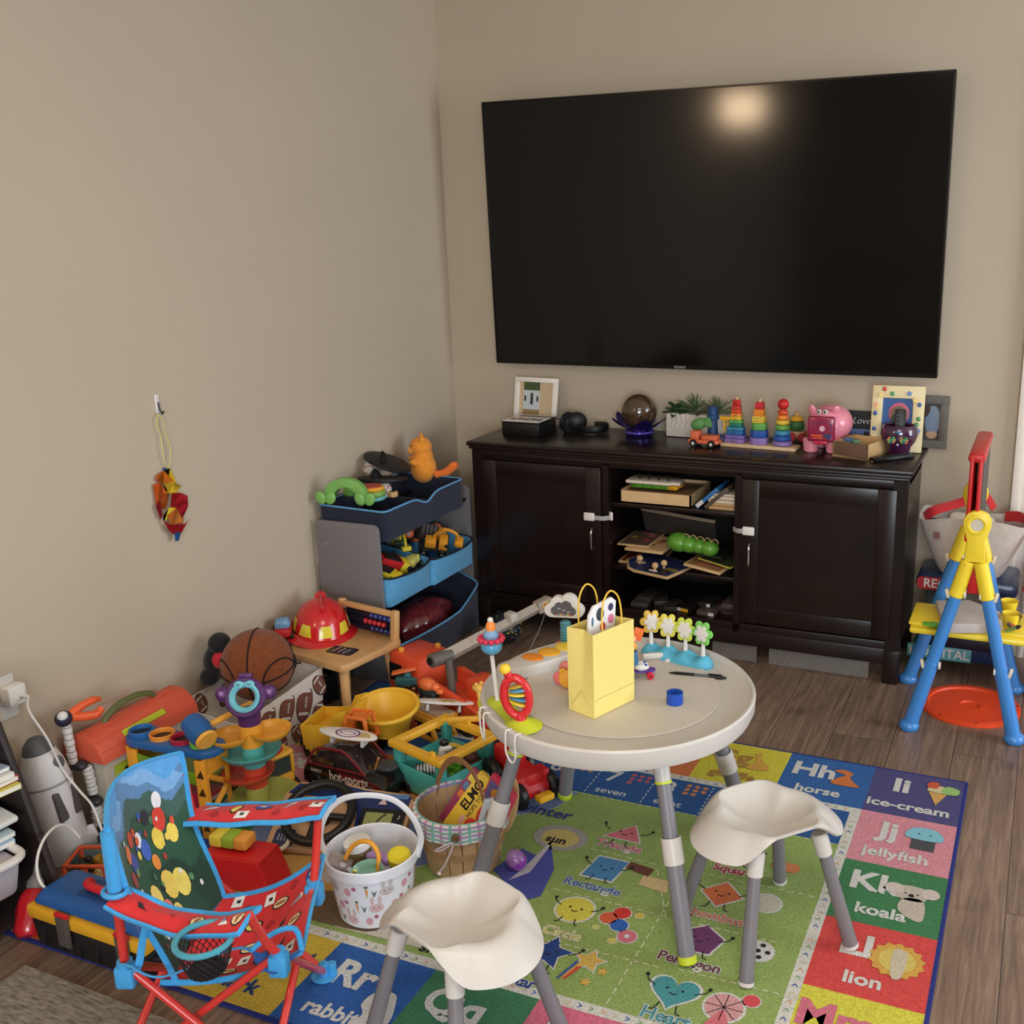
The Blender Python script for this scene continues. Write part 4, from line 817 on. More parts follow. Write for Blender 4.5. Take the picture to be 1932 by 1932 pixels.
def wheels(t, xs, ys, r, w, hub=None, m=None, z=None):
    for x in xs:
        for y in ys:
            s_ = 1 if y > 0 else -1
            wl = B().cyl(r, w, (x, y+w/2, r if z is None else z), m or BLACK, rot=(90, 0, 0), bev=r*.15, seg=22).ob('wheel', t)
            if hub: B().cyl(r*.4, w+.002, (x, y+w/2+.001, r if z is None else z), hub, rot=(90, 0, 0), seg=14).ob('hub', wl)
def minitruck(name, lab, loc, rot, cb, bd, wc=None, sc=1., style='dump', group='toy vehicles in the rack bins'):
    t = thing(name, lab, 'toy vehicle', loc, rot=rot, sc=sc, group=group)
    B().box(.10, .05, .014, (0, 0, .022), C(40, 40, 42), bev=.003).ob('chassis', t)
    b = B().box(.032, .05, .04, (.034, 0, .045), cb, bev=.006).box(.014, .052, .016, (.046, 0, .052), C(40, 46, 52, .2), bev=.002); b.ob('cab', t)
    if style == 'dump':
        B().prism([(-.052, .0), (.012, .0), (.02, .035), (-.062, .032)], .054, at=(0, .027, .03), m=bd, rot=(90, 0, 0), bev=.002).box(.06, .042, .004, (-.02, 0, .066), C(40, 36, 30)).ob('dump_bed', t)
    elif style == 'digger':
        B().box(.04, .04, .03, (-.01, 0, .042), bd, bev=.005).ob('body', t); B().tube([(.0, .01, .06), (.03, .01, .10), (.075, .01, .085), (.085, .01, .05)], .006, bd, sm=3).box(.03, .04, .02, (.088, .01, .045), bd, bev=.004).ob('arm', t)
    else:
        B().box(.06, .05, .04, (-.02, 0, .048), bd, bev=.008).ob('body', t)
        for i in range(4): B().box(.012, .054, .006, (-.04+.014*i, 0, .07), bd, bev=.001).ob('rib', t)
    wheels(t, (-.03, .034), (-.028, .028), .016, .013, C(150, 150, 150), wc)
    return t
def at(u, v, z): return tuple(PZ(u, v, z))
yl, rd, or2, gr2, gy = C(222, 196, 50, .4), C(188, 36, 40, .4), C(214, 90, 44, .4), C(50, 80, 44, .5), C(150, 146, 142, .45)
minitruck('toy_truck', 'red and yellow toy dump truck in left blue bin', (.215, -.90, .36), (20, 25, 60), yl, rd, None, 1.1)
minitruck('toy_truck', 'yellow toy truck nose down at front of left blue bin', (.25, -.96, .345), (10, 20, 10), yl, yl, None, .9)
minitruck('toy_car', 'pale yellow toy car at right end of left blue bin', (.26, -.80, .355), (0, -10, 100), C(214, 206, 110), C(214, 206, 110), None, .7, 'van')
minitruck('toy_car', 'clear black toy car behind the red dump truck', (.13, -.90, .385), (0, -20, 20), C(60, 60, 64, .2), C(50, 48, 50, .2), None, .9, 'van')
minitruck('toy_truck', 'orange yellow toy digger lying in right blue bin', (.22, -.60, .365), (30, 10, 30), C(226, 150, 44), C(226, 150, 44), None, 1.1, 'digger')
minitruck('toy_truck', 'grey ribbed toy truck standing upright in right blue bin', (.14, -.63, .40), (0, -65, 30), gy, gy, or2, 1.1, 'van')
minitruck('toy_tractor', 'green and yellow toy tractor in right blue bin', (.13, -.70, .37), (0, 0, -40), gr2, yl, None, .9, 'digger')
minitruck('toy_tractor', 'toy tractor with fat orange wheels in right blue bin', (.13, -.52, .405), (80, 20, 60), C(206, 130, 40), C(60, 50, 44), or2, 1.25, 'van')
B().sph(.02, (.24, -.715, .37), C(214, 110, 130), sc=(1.2, .7, .5)).ob('toy_piece', label='small pink toy piece between the two blue bins', cat='toy piece', sharp=60)
B().box(.012, .003, .035, (.19, -1.0, .47), WHITE, rot=(20, 10, 20)).ob('care_tag', label='small white tag hanging under the top navy bin', cat='tag')
# bottom bin bag
b = B(); 
def bagf(u, v):
    th = 2*PI*u; r = .13*math.sin(PI*(.02+.96*v))*(1+.06*math.sin(5*th+4*v)+.04*math.sin(9*th)); return V((.19+r*.72*math.cos(th), -.66+r*1.35*math.sin(th), .095+.085*-math.cos(PI*v)*.9))
B().surf(bagf, 40, 14, C(110, 40, 44, .12, noise=.6, ns=40, coat=1, bump=.8, bs=30), th=0, cu=True).ob('plastic_bag', label='clear plastic bag of red items in the bottom bin', cat='bag')
# top bin contents
p0 = PZ(606, 943, .655); p1 = PZ(688, 946, .655)
t = thing('arch_toy', 'green arched dinosaur toy with leaf feet in top bin', 'toy', (p0.x+.008, p0.y+.01, .650), math.degrees(math.atan2((p1-p0).y, (p1-p0).x)))
L = (p1-p0).length; gq = C(120, 176, 90, .4)
arch = [(L*.5+L*.5*math.cos(PI*k/16), .085*math.sin(PI*k/16)**.8) for k in range(17)]; inn = [(L*.5+L*.30*math.cos(PI*k/16), .052*math.sin(PI*k/16)) for k in range(16, -1, -1)]
B().prism(arch+inn, .03, at=(0, .02, 0), m=gq, rot=(90, 0, 0), bev=.002).ob('arch', t)
for x in (.0, L*.9):
    for dx_ in (-.018, .018): B().sph(.022, (x+dx_+.01, -.014, .014), gq, sc=(.9, .35, 1.1), rot=(0, dx_*1500, 0)).ob('leaf', t)
t = thing('drum_toy', 'round yellow, orange and green toy drum on teal base', 'toy drum', at(703, 942, .640))
B().cyl(.048, .014, (0, 0, 0), C(110, 176, 178, .4), bev=.004, seg=36).ob('base', t); B().lathe([(0, .014), (.045, .014), (.05, .022), (.045, .034), (0, .036)], m=C(120, 170, 76, .4)).ob('side', t); B().lathe([(.0, .034), (.042, .034), (.047, .040), (.04, .048), (0, .05)], m=C(232, 170, 60, .4)).ob('rim', t, label='orange scalloped rim'); B().cyl(.034, .004, (0, 0, .048), C(176, 60, 40, .4), seg=30).ob('drumhead', t)
t = thing('paw_toy', 'small green toy with orange top behind the arch', 'toy', at(664, 934, .640)); B().cyl(.03, .03, m=C(110, 160, 70), bev=.006).ob('body', t); B().cyl(.026, .012, (0, 0, .03), C(226, 150, 60), bev=.004).ob('top', t)
def ball(name, r, loc, lab, rz=0):
    t = thing(name, lab, 'ball', loc, rz, 'baseballs in the top bin'); B().sph(r, m=C(226, 220, 210, .6)).ob('cover', t)
    for s_ in (-1, 1): B().tube([(s_*r*(.72-.25*math.cos(2*a)), r*1.0*math.cos(a)*math.sqrt(max(0, 1-(.72-.25*math.cos(2*a))**2)), r*1.0*math.sin(a)*math.sqrt(max(0, 1-(.72-.25*math.cos(2*a))**2))) for a in [2*PI*k/32 for k in range(32)]], .0016, C(180, 40, 46), closed=True, seg=5).ob('seam', t, label='red stitching')
ball('baseball', .034, at(701, 884, .69), 'white baseball with red stitching between the black paddles', 80)
ball('baseball', .034, at(722, 924, .635), 'second baseball mostly hidden behind the round drum toy', 30)
for i, (u, v, z, rot, lab) in enumerate(((730, 876, .71, (14, 16, 60), 'upper black catch paddle tilted over the baseball'), (722, 908, .66, (-8, 4, 40), 'lower black catch paddle under the baseball'))):
    t = thing('catch_paddle', lab, 'paddle', at(u, v, z), rot=rot, group='black catch paddles')
    B().lathe([(0, 0), (.085, 0), (.092, .004), (.092, .012), (.085, .016), (0, .014)], m=C(28, 26, 28, .55), seg=44).ob('disc', t)
    B().tube([(-.04, -.045, .014), (-.02, 0, .034), (-.0, .05, .014)], .018, C(22, 20, 22, .8), flat=(.25, 1), sm=5).ob('strap', t)
t = thing('plush_cat', 'orange plush cat sitting in right half of top bin', 'plush toy', at(800, 903, .615), 125)
op = FAB(240, 150, 50); op2 = FAB(244, 166, 70)
B().sph(.058, (0, 0, .045), op, sc=(1, .9, 1.05), seg=32).sph(.05, (0, 0, .085), op, sc=(.95, .85, 1)).sph(.046, (0, 0.005, .128), op, sc=(1, .95, .9)).sph(.02, (.0, .044, .118), op2, sc=(1.2, .7, .8)).ob('body', t)
for s_ in (-1, 1): B().lathe([(.014, 0), (.009, .016), (0, .028)], (s_*.03, 0, .155), op, (0, s_*28, 0), 14).ob('ear', t)
B().tube([(-.03, -.045, .02), (-.045, -.085, .03), (-.055, -.115, .055), (-.06, -.13, .06)], [.015, .016, .017, .014], FAB(240, 120, 40), sm=4).ob('tail', t, label='bright orange tail')
for s_ in (-1, 1): B().sph(.019, (s_*.04, .03, .075), op, sc=(.8, 1.3, .8)).ob('arm', t)
for s_ in (-1, 1): B().sph(.006, (s_*.017, .043, .137), BLACK, sc=(1.4, .5, .7)).ob('eye', t)
t = thing('spool_toy', 'small wooden wheel in front of drum in top bin', 'toy', at(742, 937, .630)); B().cyl(.018, .02, m=WOOD, bev=.003).ob('rim', t); B().cyl(.008, .022, m=BLACK).ob('hub', t)

# ------------------------------------------------------------ easel group on the right
eb = C(64, 134, 206, .3, coat=.3); ey = C(242, 214, 56, .35)
fA, fB, rA, rB = PZ(1716, 1372), PZ(1920, 1398), PZ(1712, 1285), PZ(1912, 1298)
fA, fB = V((2.055, -.755, 0)), V((2.372, -.735, 0)); rA, rB = V((2.005, -.385, 0)), V((2.36, -.34, 0))
ap = (fA+fB)/2; ap.z = .625; ap2 = (rA+rB)/2; ap2.z = .625
t = thing('kids_easel', 'plastic easel with blue legs, yellow joints and red frame', 'easel', ((ap+ap2)/2*1))
t.location.z = 0; O = V(t.location)
for ap_, feet2 in ((ap, (fA, fB)), (ap2, (rA, rB))):
    ap_ = ap_-O
    for f in feet2:
        f = f-O; top = ap_+V((.018 if f.x > 0 else -.018, 0, -.05)); P = lambda s: top+(f-top)*s
        side = 1 if f.x > 0 else -1
        lg = B().bar(P(.17), P(.60), .0195, eb, seg=18, bev=.003).bar(P(.58), P(.975), .0215, eb, r2=.023, seg=18, bev=.003).ob('leg', t, label='blue tubular leg')
        B().bar(P(.0), P(.20), .0215, ey, r2=.023, seg=16, bev=.003).ob('leg_sleeve', lg, label='yellow upper sleeve')
        B().sph(.032, P(.985)+V((0, 0, .006)), eb, sc=(1, 1, .72)).ob('foot', lg)
        for s_ in (.185, .60): B().box(.010, .016, .028, P(s_)+V((side*.026, -.004, 0)), C(226, 214, 190), rot=(0, side*14, 0), bev=.002).cyl(.012, .006, P(s_)+V((-side*.022, -.004, 0)), C(232, 228, 220), rot=(0, 90, 0)).ob('clip', lg, label='cream locking clip')
    fr = -1 if ap_.y < 0 else 1
    hb_ = B().prism([(-.030, -.115), (.030, -.115), (.026, -.05), (.040, 0), (.038, .02), (.028, .036), (.010, .044), (-.010, .044), (-.028, .036), (-.038, .02), (-.040, 0), (-.026, -.05)], .028, at=(ap_.x, ap_.y+.014, .690), m=ey, rot=(90, 0, 0), bev=.005).ob('hub', t, label='yellow pivot hub')
    B().lathe([(.02, 0), (.030, .001), (.031, .006), (.024, .008), (.018, .004)], (ap_.x, ap_.y+fr*.014, .693), ey, (-fr*90, 0, 0), 28).cyl(.019, .006, (ap_.x, ap_.y+fr*.013, .693), C(206, 200, 180), rot=(-fr*90, 0, 0), seg=10).ob('bolt', hb_, label='round bolt with cream star')
a_, b_ = ap-O, ap2-O
for s_ in (-1, 1):
    pn = B().box(.012, abs(b_.y-a_.y)+.02, .26, (s_*.012+(a_.x+b_.x)/2, 0, .765), RED, bev=.006).ob('board', t, label='red framed drawing board')
    B().box(.003, abs(b_.y-a_.y)-.05, .22, (s_*.0185+(a_.x+b_.x)/2, 0, .765), C(226, 226, 222) if s_ < 0 else C(40, 44, 42)).ob('writing_surface', pn)
B().box(.05, abs(b_.y-a_.y)+.015, .028, ((a_.x+b_.x)/2, 0, .89), RED, bev=.012).ob('top_rail', t, label='red top rail')
B().box(.03, .02, .10, (a_.x, a_.y+.02, .52), RED, bev=.004).ob('spreader', t)
B().box(.36, .24, .022, (.01, .01, .30), ey, bev=.010).box(.10, .20, .012, (-.125, .01, .316), ey, bev=.006).box(.10, .20, .012, (.145, .01, .316), ey, bev=.006).ob('tray', t, label='yellow paint tray')
for x, y in ((.12, .10), (.13, -.02)): B().lathe([(.018, 0), (.026, .045), (.028, .05), (.024, .048), (.016, .004), (0, .004)], (x, y, .316), ey, seg=24).ob('paint_cup', t)
B().prism(star(6, .035, .75), .006, at=(-.10, -.10, .3225), m=C(96, 176, 60), bev=.002, sc=(1, .6, 1)).ob('chalk_sponge', loc=(O.x, O.y, 0), label='green shape lying on the yellow easel tray', cat='toy shape')
for i, (x, y, c, r) in enumerate(((.12, -.07, (150, 190, 110), (60, 0, 30)), (.145, -.03, (190, 60, 50), (65, 10, -20)), (.15, .05, (30, 30, 34), (62, -10, 10)))):
    B().cyl(.007, .075, m=C(*c, .4), bev=.002, seg=12).cyl(.0072, .02, (0, 0, .075), C(60, 60, 60), r2=.003, seg=12).ob('marker', label=['pale green marker leaning in the easel tray', 'red marker leaning in the easel tray', 'black marker leaning in the easel tray'][i], cat='marker', group='markers in the easel tray', loc=(O.x+x, O.y+y, .322)).rotation_euler = [R(a) for a in r]
# paper stack on tray
t = thing('tissue_pack', 'folded grey paper bag lying across the easel tray', 'paper bag', (O.x-.0, O.y-.0, .312), 12)
B().prism([(-.09, -.12), (.09, -.10), (.10, .02), (.02, .12), (-.09, .10)], .035, m=C(190, 180, 172, .7, bump=.4, bs=60), bev=.006).ob('paper', t)
# doctor trolley with recycle and hospital bins
px = PY(1722, 1060, -.12).x
t = thing('toy_trolley', 'navy toy trolley with RECYCLE and HOSPITAL lettering behind easel', 'toy trolley', (2.17, -.155, 0))
nv = C(28, 52, 92, .35, coat=.3)
B().box(.30, .20, .11, (0, 0, .045), nv, base=True, bev=.02, tap=(1.06, 1.06)).box(.26, .01, .055, (.0, -.101, .125), C(16, 26, 46, .4), bev=.004).ob('lower_bin', t)
B().box(.34, .23, .055, (0, 0, .305), nv, base=True, bev=.02).ob('upper_bin', t)
for x in (-.12, .12): 
    B().box(.03, .16, .165, (x, .02, .145), C(70, 84, 96, .5), base=True, bev=.004).ob('post', t)
for x in (-.155, .155): B().cyl(.05, .03, (x-.015, -.04, .05), C(60, 120, 106, .45), rot=(0, 90, 0), bev=.005, seg=30).ob('wheel', t, label='green ribbed wheel')
B().box(.22, .004, .05, (-.075, -.106, .075), C(90, 160, 166), bev=.002).text('HOSPITAL', .047, TR((-.075, -.1085, .074), (90, 0, 0)), WHITE, off=.02, sx=.98).ob('hospital_label', t, label='teal label with white HOSPITAL lettering')
B().prism(rrect(.22, .045, .015), .003, at=(-.055, -.1135, .335), m=C(176, 44, 50), rot=(90, 0, 0)).text('RECYCLE', .045, TR((-.055, -.1175, .335), (90, 0, 0)), WHITE, off=.02, sx=.95).ob('recycle_label', t, label='red label with white RECYCLE lettering')
# white tote bag on trolley
t = thing('tote_bag', 'off white fabric tote bag with red straps on the trolley', 'bag', (2.175, -.175, .3615))
def tote(u, v):
    th = 2*PI*u; w = .10+.085*v**.8; d_ = .055+.04*v; c, s_ = math.cos(th), math.sin(th); f = lambda q: math.copysign(abs(q)**.55, q)
    return V((w*f(c), d_*f(s_), .205*v*(1+.05*math.sin(3*th))))
B().surf(tote, 44, 12, FAB(206, 196, 188), th=.003, cu=True).box(.18, .09, .004, (0, 0, .004), FAB(206, 196, 188)).ob('body', t)
rf = FAB(196, 40, 44)
B().tube([(-.16, -.05, .20), (-.13, -.06, .23), (-.05, .02, .245), (.02, .06, .27), (.06, .07, .22)], .016, rf, flat=(.25, 1.2), sm=5).ob('strap', t, label='red strap'); B().tube([(.10, .05, .2), (.16, .0, .21), (.195, -.06, .15), (.20, -.08, .06), (.18, -.08, -.02)], .016, rf, flat=(.25, 1.2), sm=5, up=(1, 0, 0)).ob('strap', t, label='red strap')
B().box(.02, .001, .022, (-.115, -.093, .15), C(130, 90, 90, .8)).ob('printed_mark', t)
B().box(.16, .07, .06, (0, 0, .17), C(222, 210, 194, .6), bev=.02, rot=(0, 6, 4)).ob('towel', label='cream folded cloth inside the white tote bag', cat='cloth', loc=(2.165, -.18, .372))
B().sph(.04, (0, 0, 0), C(40, 50, 64, .4, noise=.9, ns=50), sc=(1, .7, .6)).ob('shiny_pouch', label='small dark shiny pouch at the tote bag left edge', cat='pouch', loc=(2.045, -.215, .535))
# orange bucket and lid
ob_ = C(226, 70, 40, .4)
t = thing('bucket', 'tall orange red plastic bucket at the right picture edge', 'bucket', (2.525, -.28, 0))
B().lathe([(0, 0), (.12, 0), (.125, .01), (.146, .34), (.152, .345), (.152, .362), (.146, .362), (.149, .40), (.154, .402), (.154, .41), (.144, .41), (.119, .012), (0, .012)], m=ob_, seg=56).ob('body', t)
B().tube([(-.150, -.04, .345), (-.13, -.09, .30), (-.08, -.128, .27), (-.0, -.15, .26), (.08, -.128, .27), (.15, -.04, .345)], .003, C(120, 120, 120, .3, metal=.8), sm=5, seg=8).ob('handle', t, label='wire bail handle')
t = thing('pail_cover', 'round orange plastic bucket lid lying on floor under easel', 'lid', (2.225, -.52, .0005))
B().lathe([(0, .004), (.03, .004), (.032, .008), (.13, .006), (.134, .012), (.152, .013), (.158, .010), (.158, .0), (0, 0)], m=C(228, 76, 36, .45), seg=64).ob('disc', t)
for i in range(8): B().box(.004, .006, .004, (.150*math.cos(i*.785+.2), .150*math.sin(i*.785+.2), .0135), C(120, 40, 20), rot=(0, 0, math.degrees(i*.785+.2))).ob('notch', t)

# ------------------------------------------------------------ wall hook and hanging ornament
p = PX(295, 762)
t = thing('wall_hook', 'small white adhesive hook on the left wall', 'hook', (0, p.y, p.z))
B().box(.006, .016, .056, (.003, 0, 0), WHITE, bev=.004, seg=3).ob('plate', t); B().tube([(.007, 0, .005), (.012, 0, -.02), (.018, 0, -.028), (.024, 0, -.02)], .0022, BLACK, sm=4).ob('prong', t, label='thin black hook')
t = thing('paper_ornament', 'red, orange and yellow translucent paper ornament hanging by yarn', 'ornament', (.02, p.y, 0))
W2 = lambda u, v: PX(u, v, .015)-V(t.location)
B().tube([W2(299, 782), W2(296, 800), W2(304, 825), W2(306, 850), W2(315, 884)], .0016, C(206, 204, 120), sm=4, seg=6).tube([W2(300, 782), W2(308, 795), W2(311, 815), W2(322, 850), W2(318, 884)], .0016, C(206, 204, 120), sm=4, seg=6).ob('yarn', t, label='pale yellow yarn loop')
pl = [((60, 100, 160), [(312, 884), (322, 882), (326, 890), (314, 894)]), ((236, 196, 40), [(308, 892), (325, 884), (336, 908), (340, 930), (318, 932)]), ((232, 122, 40), [(297, 898), (312, 888), (333, 908), (312, 912), (298, 908)]), ((230, 110, 44), [(292, 915), (305, 910), (320, 935), (316, 960), (299, 962)]), ((232, 190, 50), [(310, 912), (330, 910), (344, 918), (326, 936), (320, 930)]), ((176, 30, 40), [(324, 930), (342, 930), (355, 936), (356, 955), (342, 985), (334, 975), (322, 955)]), ((150, 30, 40), [(294, 955), (301, 944), (306, 972), (302, 980)]), ((236, 210, 60), [(305, 975), (316, 957), (330, 958), (322, 968), (308, 985)]), ((224, 130, 60), [(312, 972), (330, 958), (344, 980), (342, 988), (318, 990)]), ((170, 30, 36), [(306, 982), (318, 990), (344, 988), (351, 980), (338, 1005), (324, 1008), (314, 1000)]), ((60, 100, 170), [(324, 1004), (336, 1004), (332, 1020), (325, 1020)])]
for i, (c, pts) in enumerate(pl):
    b = B(); x = .004+.0022*i; q = [W2(u, v)+V((x-.015, 0, 0)) for u, v in pts]; n = len(q)
    tb = bmesh.new(); f = tb.faces.new([tb.verts.new(a) for a in q]); bmesh.ops.solidify(tb, geom=[f], thickness=.0012); bmesh.ops.recalc_face_normals(tb, faces=tb.faces[:])
    b.merge(tb, Matrix.Rotation(R((i % 3-1)*2), 4, 'Z'), C(*c, .3, coat=.5, noise=.15)); b.ob('paper_piece', t)
# ------------------------------------------------------------ pile along the left wall
# wooden child seat with abacus back
t = thing('child_chair', 'small light wooden child chair with abacus bead backrest', 'child seat', (.265, -1.26, 0), -10)
wd = C(206, 160, 106, .38, noise=.12, ns=14, coat=.3)
B().prism(rrect(.29, .28, .025), .026, at=(0, 0, .205), m=wd, bev=.006).ob('seat', t)
for x, y in ((.105, -.10), (-.105, -.10), (.105, .10), (-.105, .10)): B().bar((x*1.15, y*1.15, 0), (x, y, .206), .014, wd, r2=.017).ob('leg', t)
for x in (.125, -.125): B().box(.026, .024, .105, (x, .118, .228), wd, base=True, bev=.006, rot=(-6, 0, 0)).ob('back_post', t)
B().box(.25, .018, .02, (0, .125, .318), wd, bev=.005).box(.24, .004, .075, (0, .136, .27), C(20, 22, 44, .5)).ob('back_rail', t)
for k, (z, c) in enumerate(((.297, (40, 60, 130)), (.272, (190, 40, 46)), (.25, (30, 40, 90)))):
    B().bar((-.12, .122, z), (.12, .122, z), .002, C(30, 30, 34)).ob('abacus_rod', t)
    for i in range(5): B().sph(.010, (.105-.021*i-(k == 1)*.03, .122, z), C(*c, .25, coat=.5), sc=(.9, 1, 1)).ob('bead', t)
b = B().prism(rrect(.10, .06, .012), .0012, at=(.045, -.045, .2312), m=C(30, 26, 44, .4), rot=(0, 0, 10))
for i in range(3): b.box(.003, .04, .0006, (.02+.022*i, -.045, .2328), C(200, 180, 190))
b.ob('printed_panel', t, label='dark printed panel on the seat'); 
# fire helmet
p = PZ(600, 1195, .235)
t = thing('fire_helmet', 'red plastic fire helmet with yellow trapezoid marks on wooden seat', 'helmet', (p.x, p.y+.02, .236), 30, None, (3, 4, 40), 1.1)
rp = C(206, 34, 38, .22, coat=.6)
prf = [(.0, .108), (.03, .104), (.055, .092), (.075, .07), (.086, .045), (.092, .02), (.095, .012), (.118, .006), (.125, .0), (.121, .0), (.095, .006), (.088, .01), (.082, .03), (.06, .08), (0, .10)]
B().lathe(prf, m=rp, seg=56, sc=(.92, 1.12, 1)).ob('shell', t)
B().box(.012, .15, .018, (0, 0, .103), rp, bev=.006, rot=(0, 0, 0)).lathe([(0, 0), (.02, .012), (.012, .024), (0, .026)], (0, .05, .088), rp).ob('crest', t)
for i in range(8):
    a = 2*PI*i/8+.1; r1, r2 = .0925, .0855
    def tq(u, v, a=a):
        aa = a+(u-.5)*(.52-.16*v); z = .020+.034*v; rr = .0942-.0068*v-.004*v*v; return V((rr*.92*math.cos(aa)*1.012, rr*1.12*math.sin(aa)*1.012, z))
    B().surf(tq, 5, 3, C(226, 206, 60, .25, coat=.5), th=.001).ob('yellow_mark', t)
t = thing('toy_car', 'red and blue plastic toy car beside the fire helmet', 'toy car', (PZ(535, 1190, .26).x, PZ(535, 1190, .26).y, .2335), rot=(0, 0, -55))
B().box(.11, .06, .03, (0, 0, .018), C(190, 40, 50, .35), base=True, bev=.012).ob('body', t); B().box(.06, .056, .03, (.01, 0, .046), C(110, 160, 200, .2), base=True, bev=.01, tap=(.7, .85)).ob('cabin', t, label='pale blue cabin'); B().box(.03, .058, .022, (-.045, 0, .022), C(220, 210, 200), base=True, bev=.006).ob('bumper', t)
wheels(t, (-.035, .035), (-.03, .03), .018, .012, YEL)
# football print bin
t = thing('fabric_basket', 'white fabric basket printed with brown footballs by the left wall', 'basket', (.155, -1.585, 0), -2)
bx, by, bh = .25, .40, .20
def fb(u, v):
    P = rrect(bx, by, .02, 3); n = len(P); x, y = P[int(round(u*n)) % n]; f = 1-.06*(1-v); z = v*(bh+.012*math.sin(y*14)-.018*(y < -.05)*(x > 0)); return V((x*f, y*f, z))
fm = FAB(222, 214, 204, noise=.04)
B().surf(fb, 16, 6, fm, th=.003, cu=True).box(bx*.93, by*.93, .004, (0, 0, .004), fm).ob('body', t)
def football(b, M, s, rz, a=0):
    T = b.T; b.T = T@M@Matrix.Rotation(R(rz), 4, 'Z')
    el = [(s*.6*math.cos(q)*abs(math.cos(q))**.15, s*math.sin(q)) for q in [2*PI*i/20 for i in range(20)]]
    b.prism([(x*1.07, y*1.07) for x, y in el], 0, at=(0, 0, .0004), m=C(46, 30, 26)).prism(el, 0, at=(0, 0, .0008), m=C(122, 74, 60, .8, noise=.12, ns=120))
    for q in (.60, -.60):
        w = .6*s*math.sqrt(1-q*q)*.86; b.prism([(-w, q*s-.08*s), (w, q*s-.08*s), (w*.86, q*s+.08*s), (-w*.86, q*s+.08*s)], 0, at=(0, 0, .0012), m=WHITE)
    b.box(.05*s, .6*s, .0002, (.1*s, 0, .0013), WHITE)
    for k in range(5): b.box(.22*s, .03*s, .0002, (.1*s, -.24*s+.12*s*k, .0013), WHITE)
    b.T = T
b = B(); random.seed(3)
for i, (y, z, s, r_) in enumerate(((-.155, .145, .046, 20), (-.075, .14, .048, -25), (.01, .14, .054, -20), (.09, .125, .060, -20), (.165, .155, .042, 30), (-.125, .055, .048, 30), (-.04, .05, .050, 32), (.05, .035, .040, 25), (.15, .06, .045, -25))):
    football(b, Matrix.Translation((bx/2*.985+.0035-.0075*(1-z/bh)*1.0, y, z)) @ Euler((R(90), 0, R(90))).to_matrix().to_4x4() @ Matrix.Rotation(R(-2), 4, 'X'), s, r_)
for i, (x, z, s, r_) in enumerate(((-.07, .15, .036, 20), (.03, .14, .042, -20), (-.03, .06, .042, 35), (.07, .05, .036, -10))):
    football(b, Matrix.Translation((x, -by/2*.985-.0035+.0115*(1-z/bh), z)) @ Euler((R(90), 0, 0)).to_matrix().to_4x4(), s, r_)
for i, (y, z, s, r_) in enumerate(((-.1, .16, .036, 20), (.0, .15, .04, -25), (.1, .15, .036, 20))):
    football(b, Matrix.Translation((-bx/2*.985+.006, y, z)) @ Euler((R(90), 0, R(90))).to_matrix().to_4x4(), s, r_)
b.ob('football_print', t, label='printed brown footballs')
B().tube([(.10, -.205, .15), (.12, -.215, .12), (.10, -.22, .06), (.085, -.215, .03)], .012, BLACK, flat=(.4, 1.2), sm=4).tube([(.10, -.205, .15), (.13, -.21, .17), (.15, -.20, .165)], .01, BLACK, flat=(.4, 1.2), sm=3).ob('handle', t, label='black handle strap')
# basketball plush
p = PZ(487, 1258, .27)
t = thing('basketball_plush', 'brown plush basketball with black seams in the football basket', 'plush ball', (p.x, p.y, .278), rot=(10, 0, 25))
br = FAB(128, 68, 34, noise=.25); B().sph(.111, m=br, seg=48).ob('body', t)
def ringt(n, off=0, ax=0):
    pts = []
    for k in range(48):
        a = 2*PI*k/48; x = off; rr = math.sqrt(max(1e-6, 1-off*off)); v = V((x, rr*math.cos(a), rr*math.sin(a)))
        if n == 'y': v = V((v.y, v.x, v.z))
        if n == 'z': v = V((v.y, v.z, v.x))
        if n == 'c': v = V(((.78-.40*math.cos(2*a))*off/abs(off), 0, 0)); v = V((v.x, math.sqrt(max(.0, 1-v.x**2))*math.cos(a), math.sqrt(max(.0, 1-v.x**2))*math.sin(a)))
        pts.append(v*.1115)
    return pts
b = B(); sm_ = C(26, 20, 18, .9)
for q in (ringt('x', 0), ringt('z', 0), ringt('c', .7), ringt('c', -.7)): b.tube(q, .0026, sm_, closed=True, seg=6)
b.ob('seam', t, label='black seams')
p = PZ(412, 1232, .31)
t = thing('plush_toy', 'black plush toy with red and white patch behind the basketball', 'plush toy', (.055, -1.62, .29), rot=(0, 20, 30))
B().sph(.045, m=FAB(22, 20, 22), sc=(.8, 1, 1.1)).sph(.035, (0, -.01, .055), FAB(22, 20, 22)).sph(.028, (0, -.035, -.05), FAB(22, 20, 22)).ob('body', t); B().sph(.03, (.018, -.026, .012), FAB(190, 40, 50), sc=(1, .9, 1)).sph(.008, (.035, -.05, .012), WHITE).sph(.007, (.03, -.04, .034), WHITE).ob('patch', t, label='red patch with white dots')
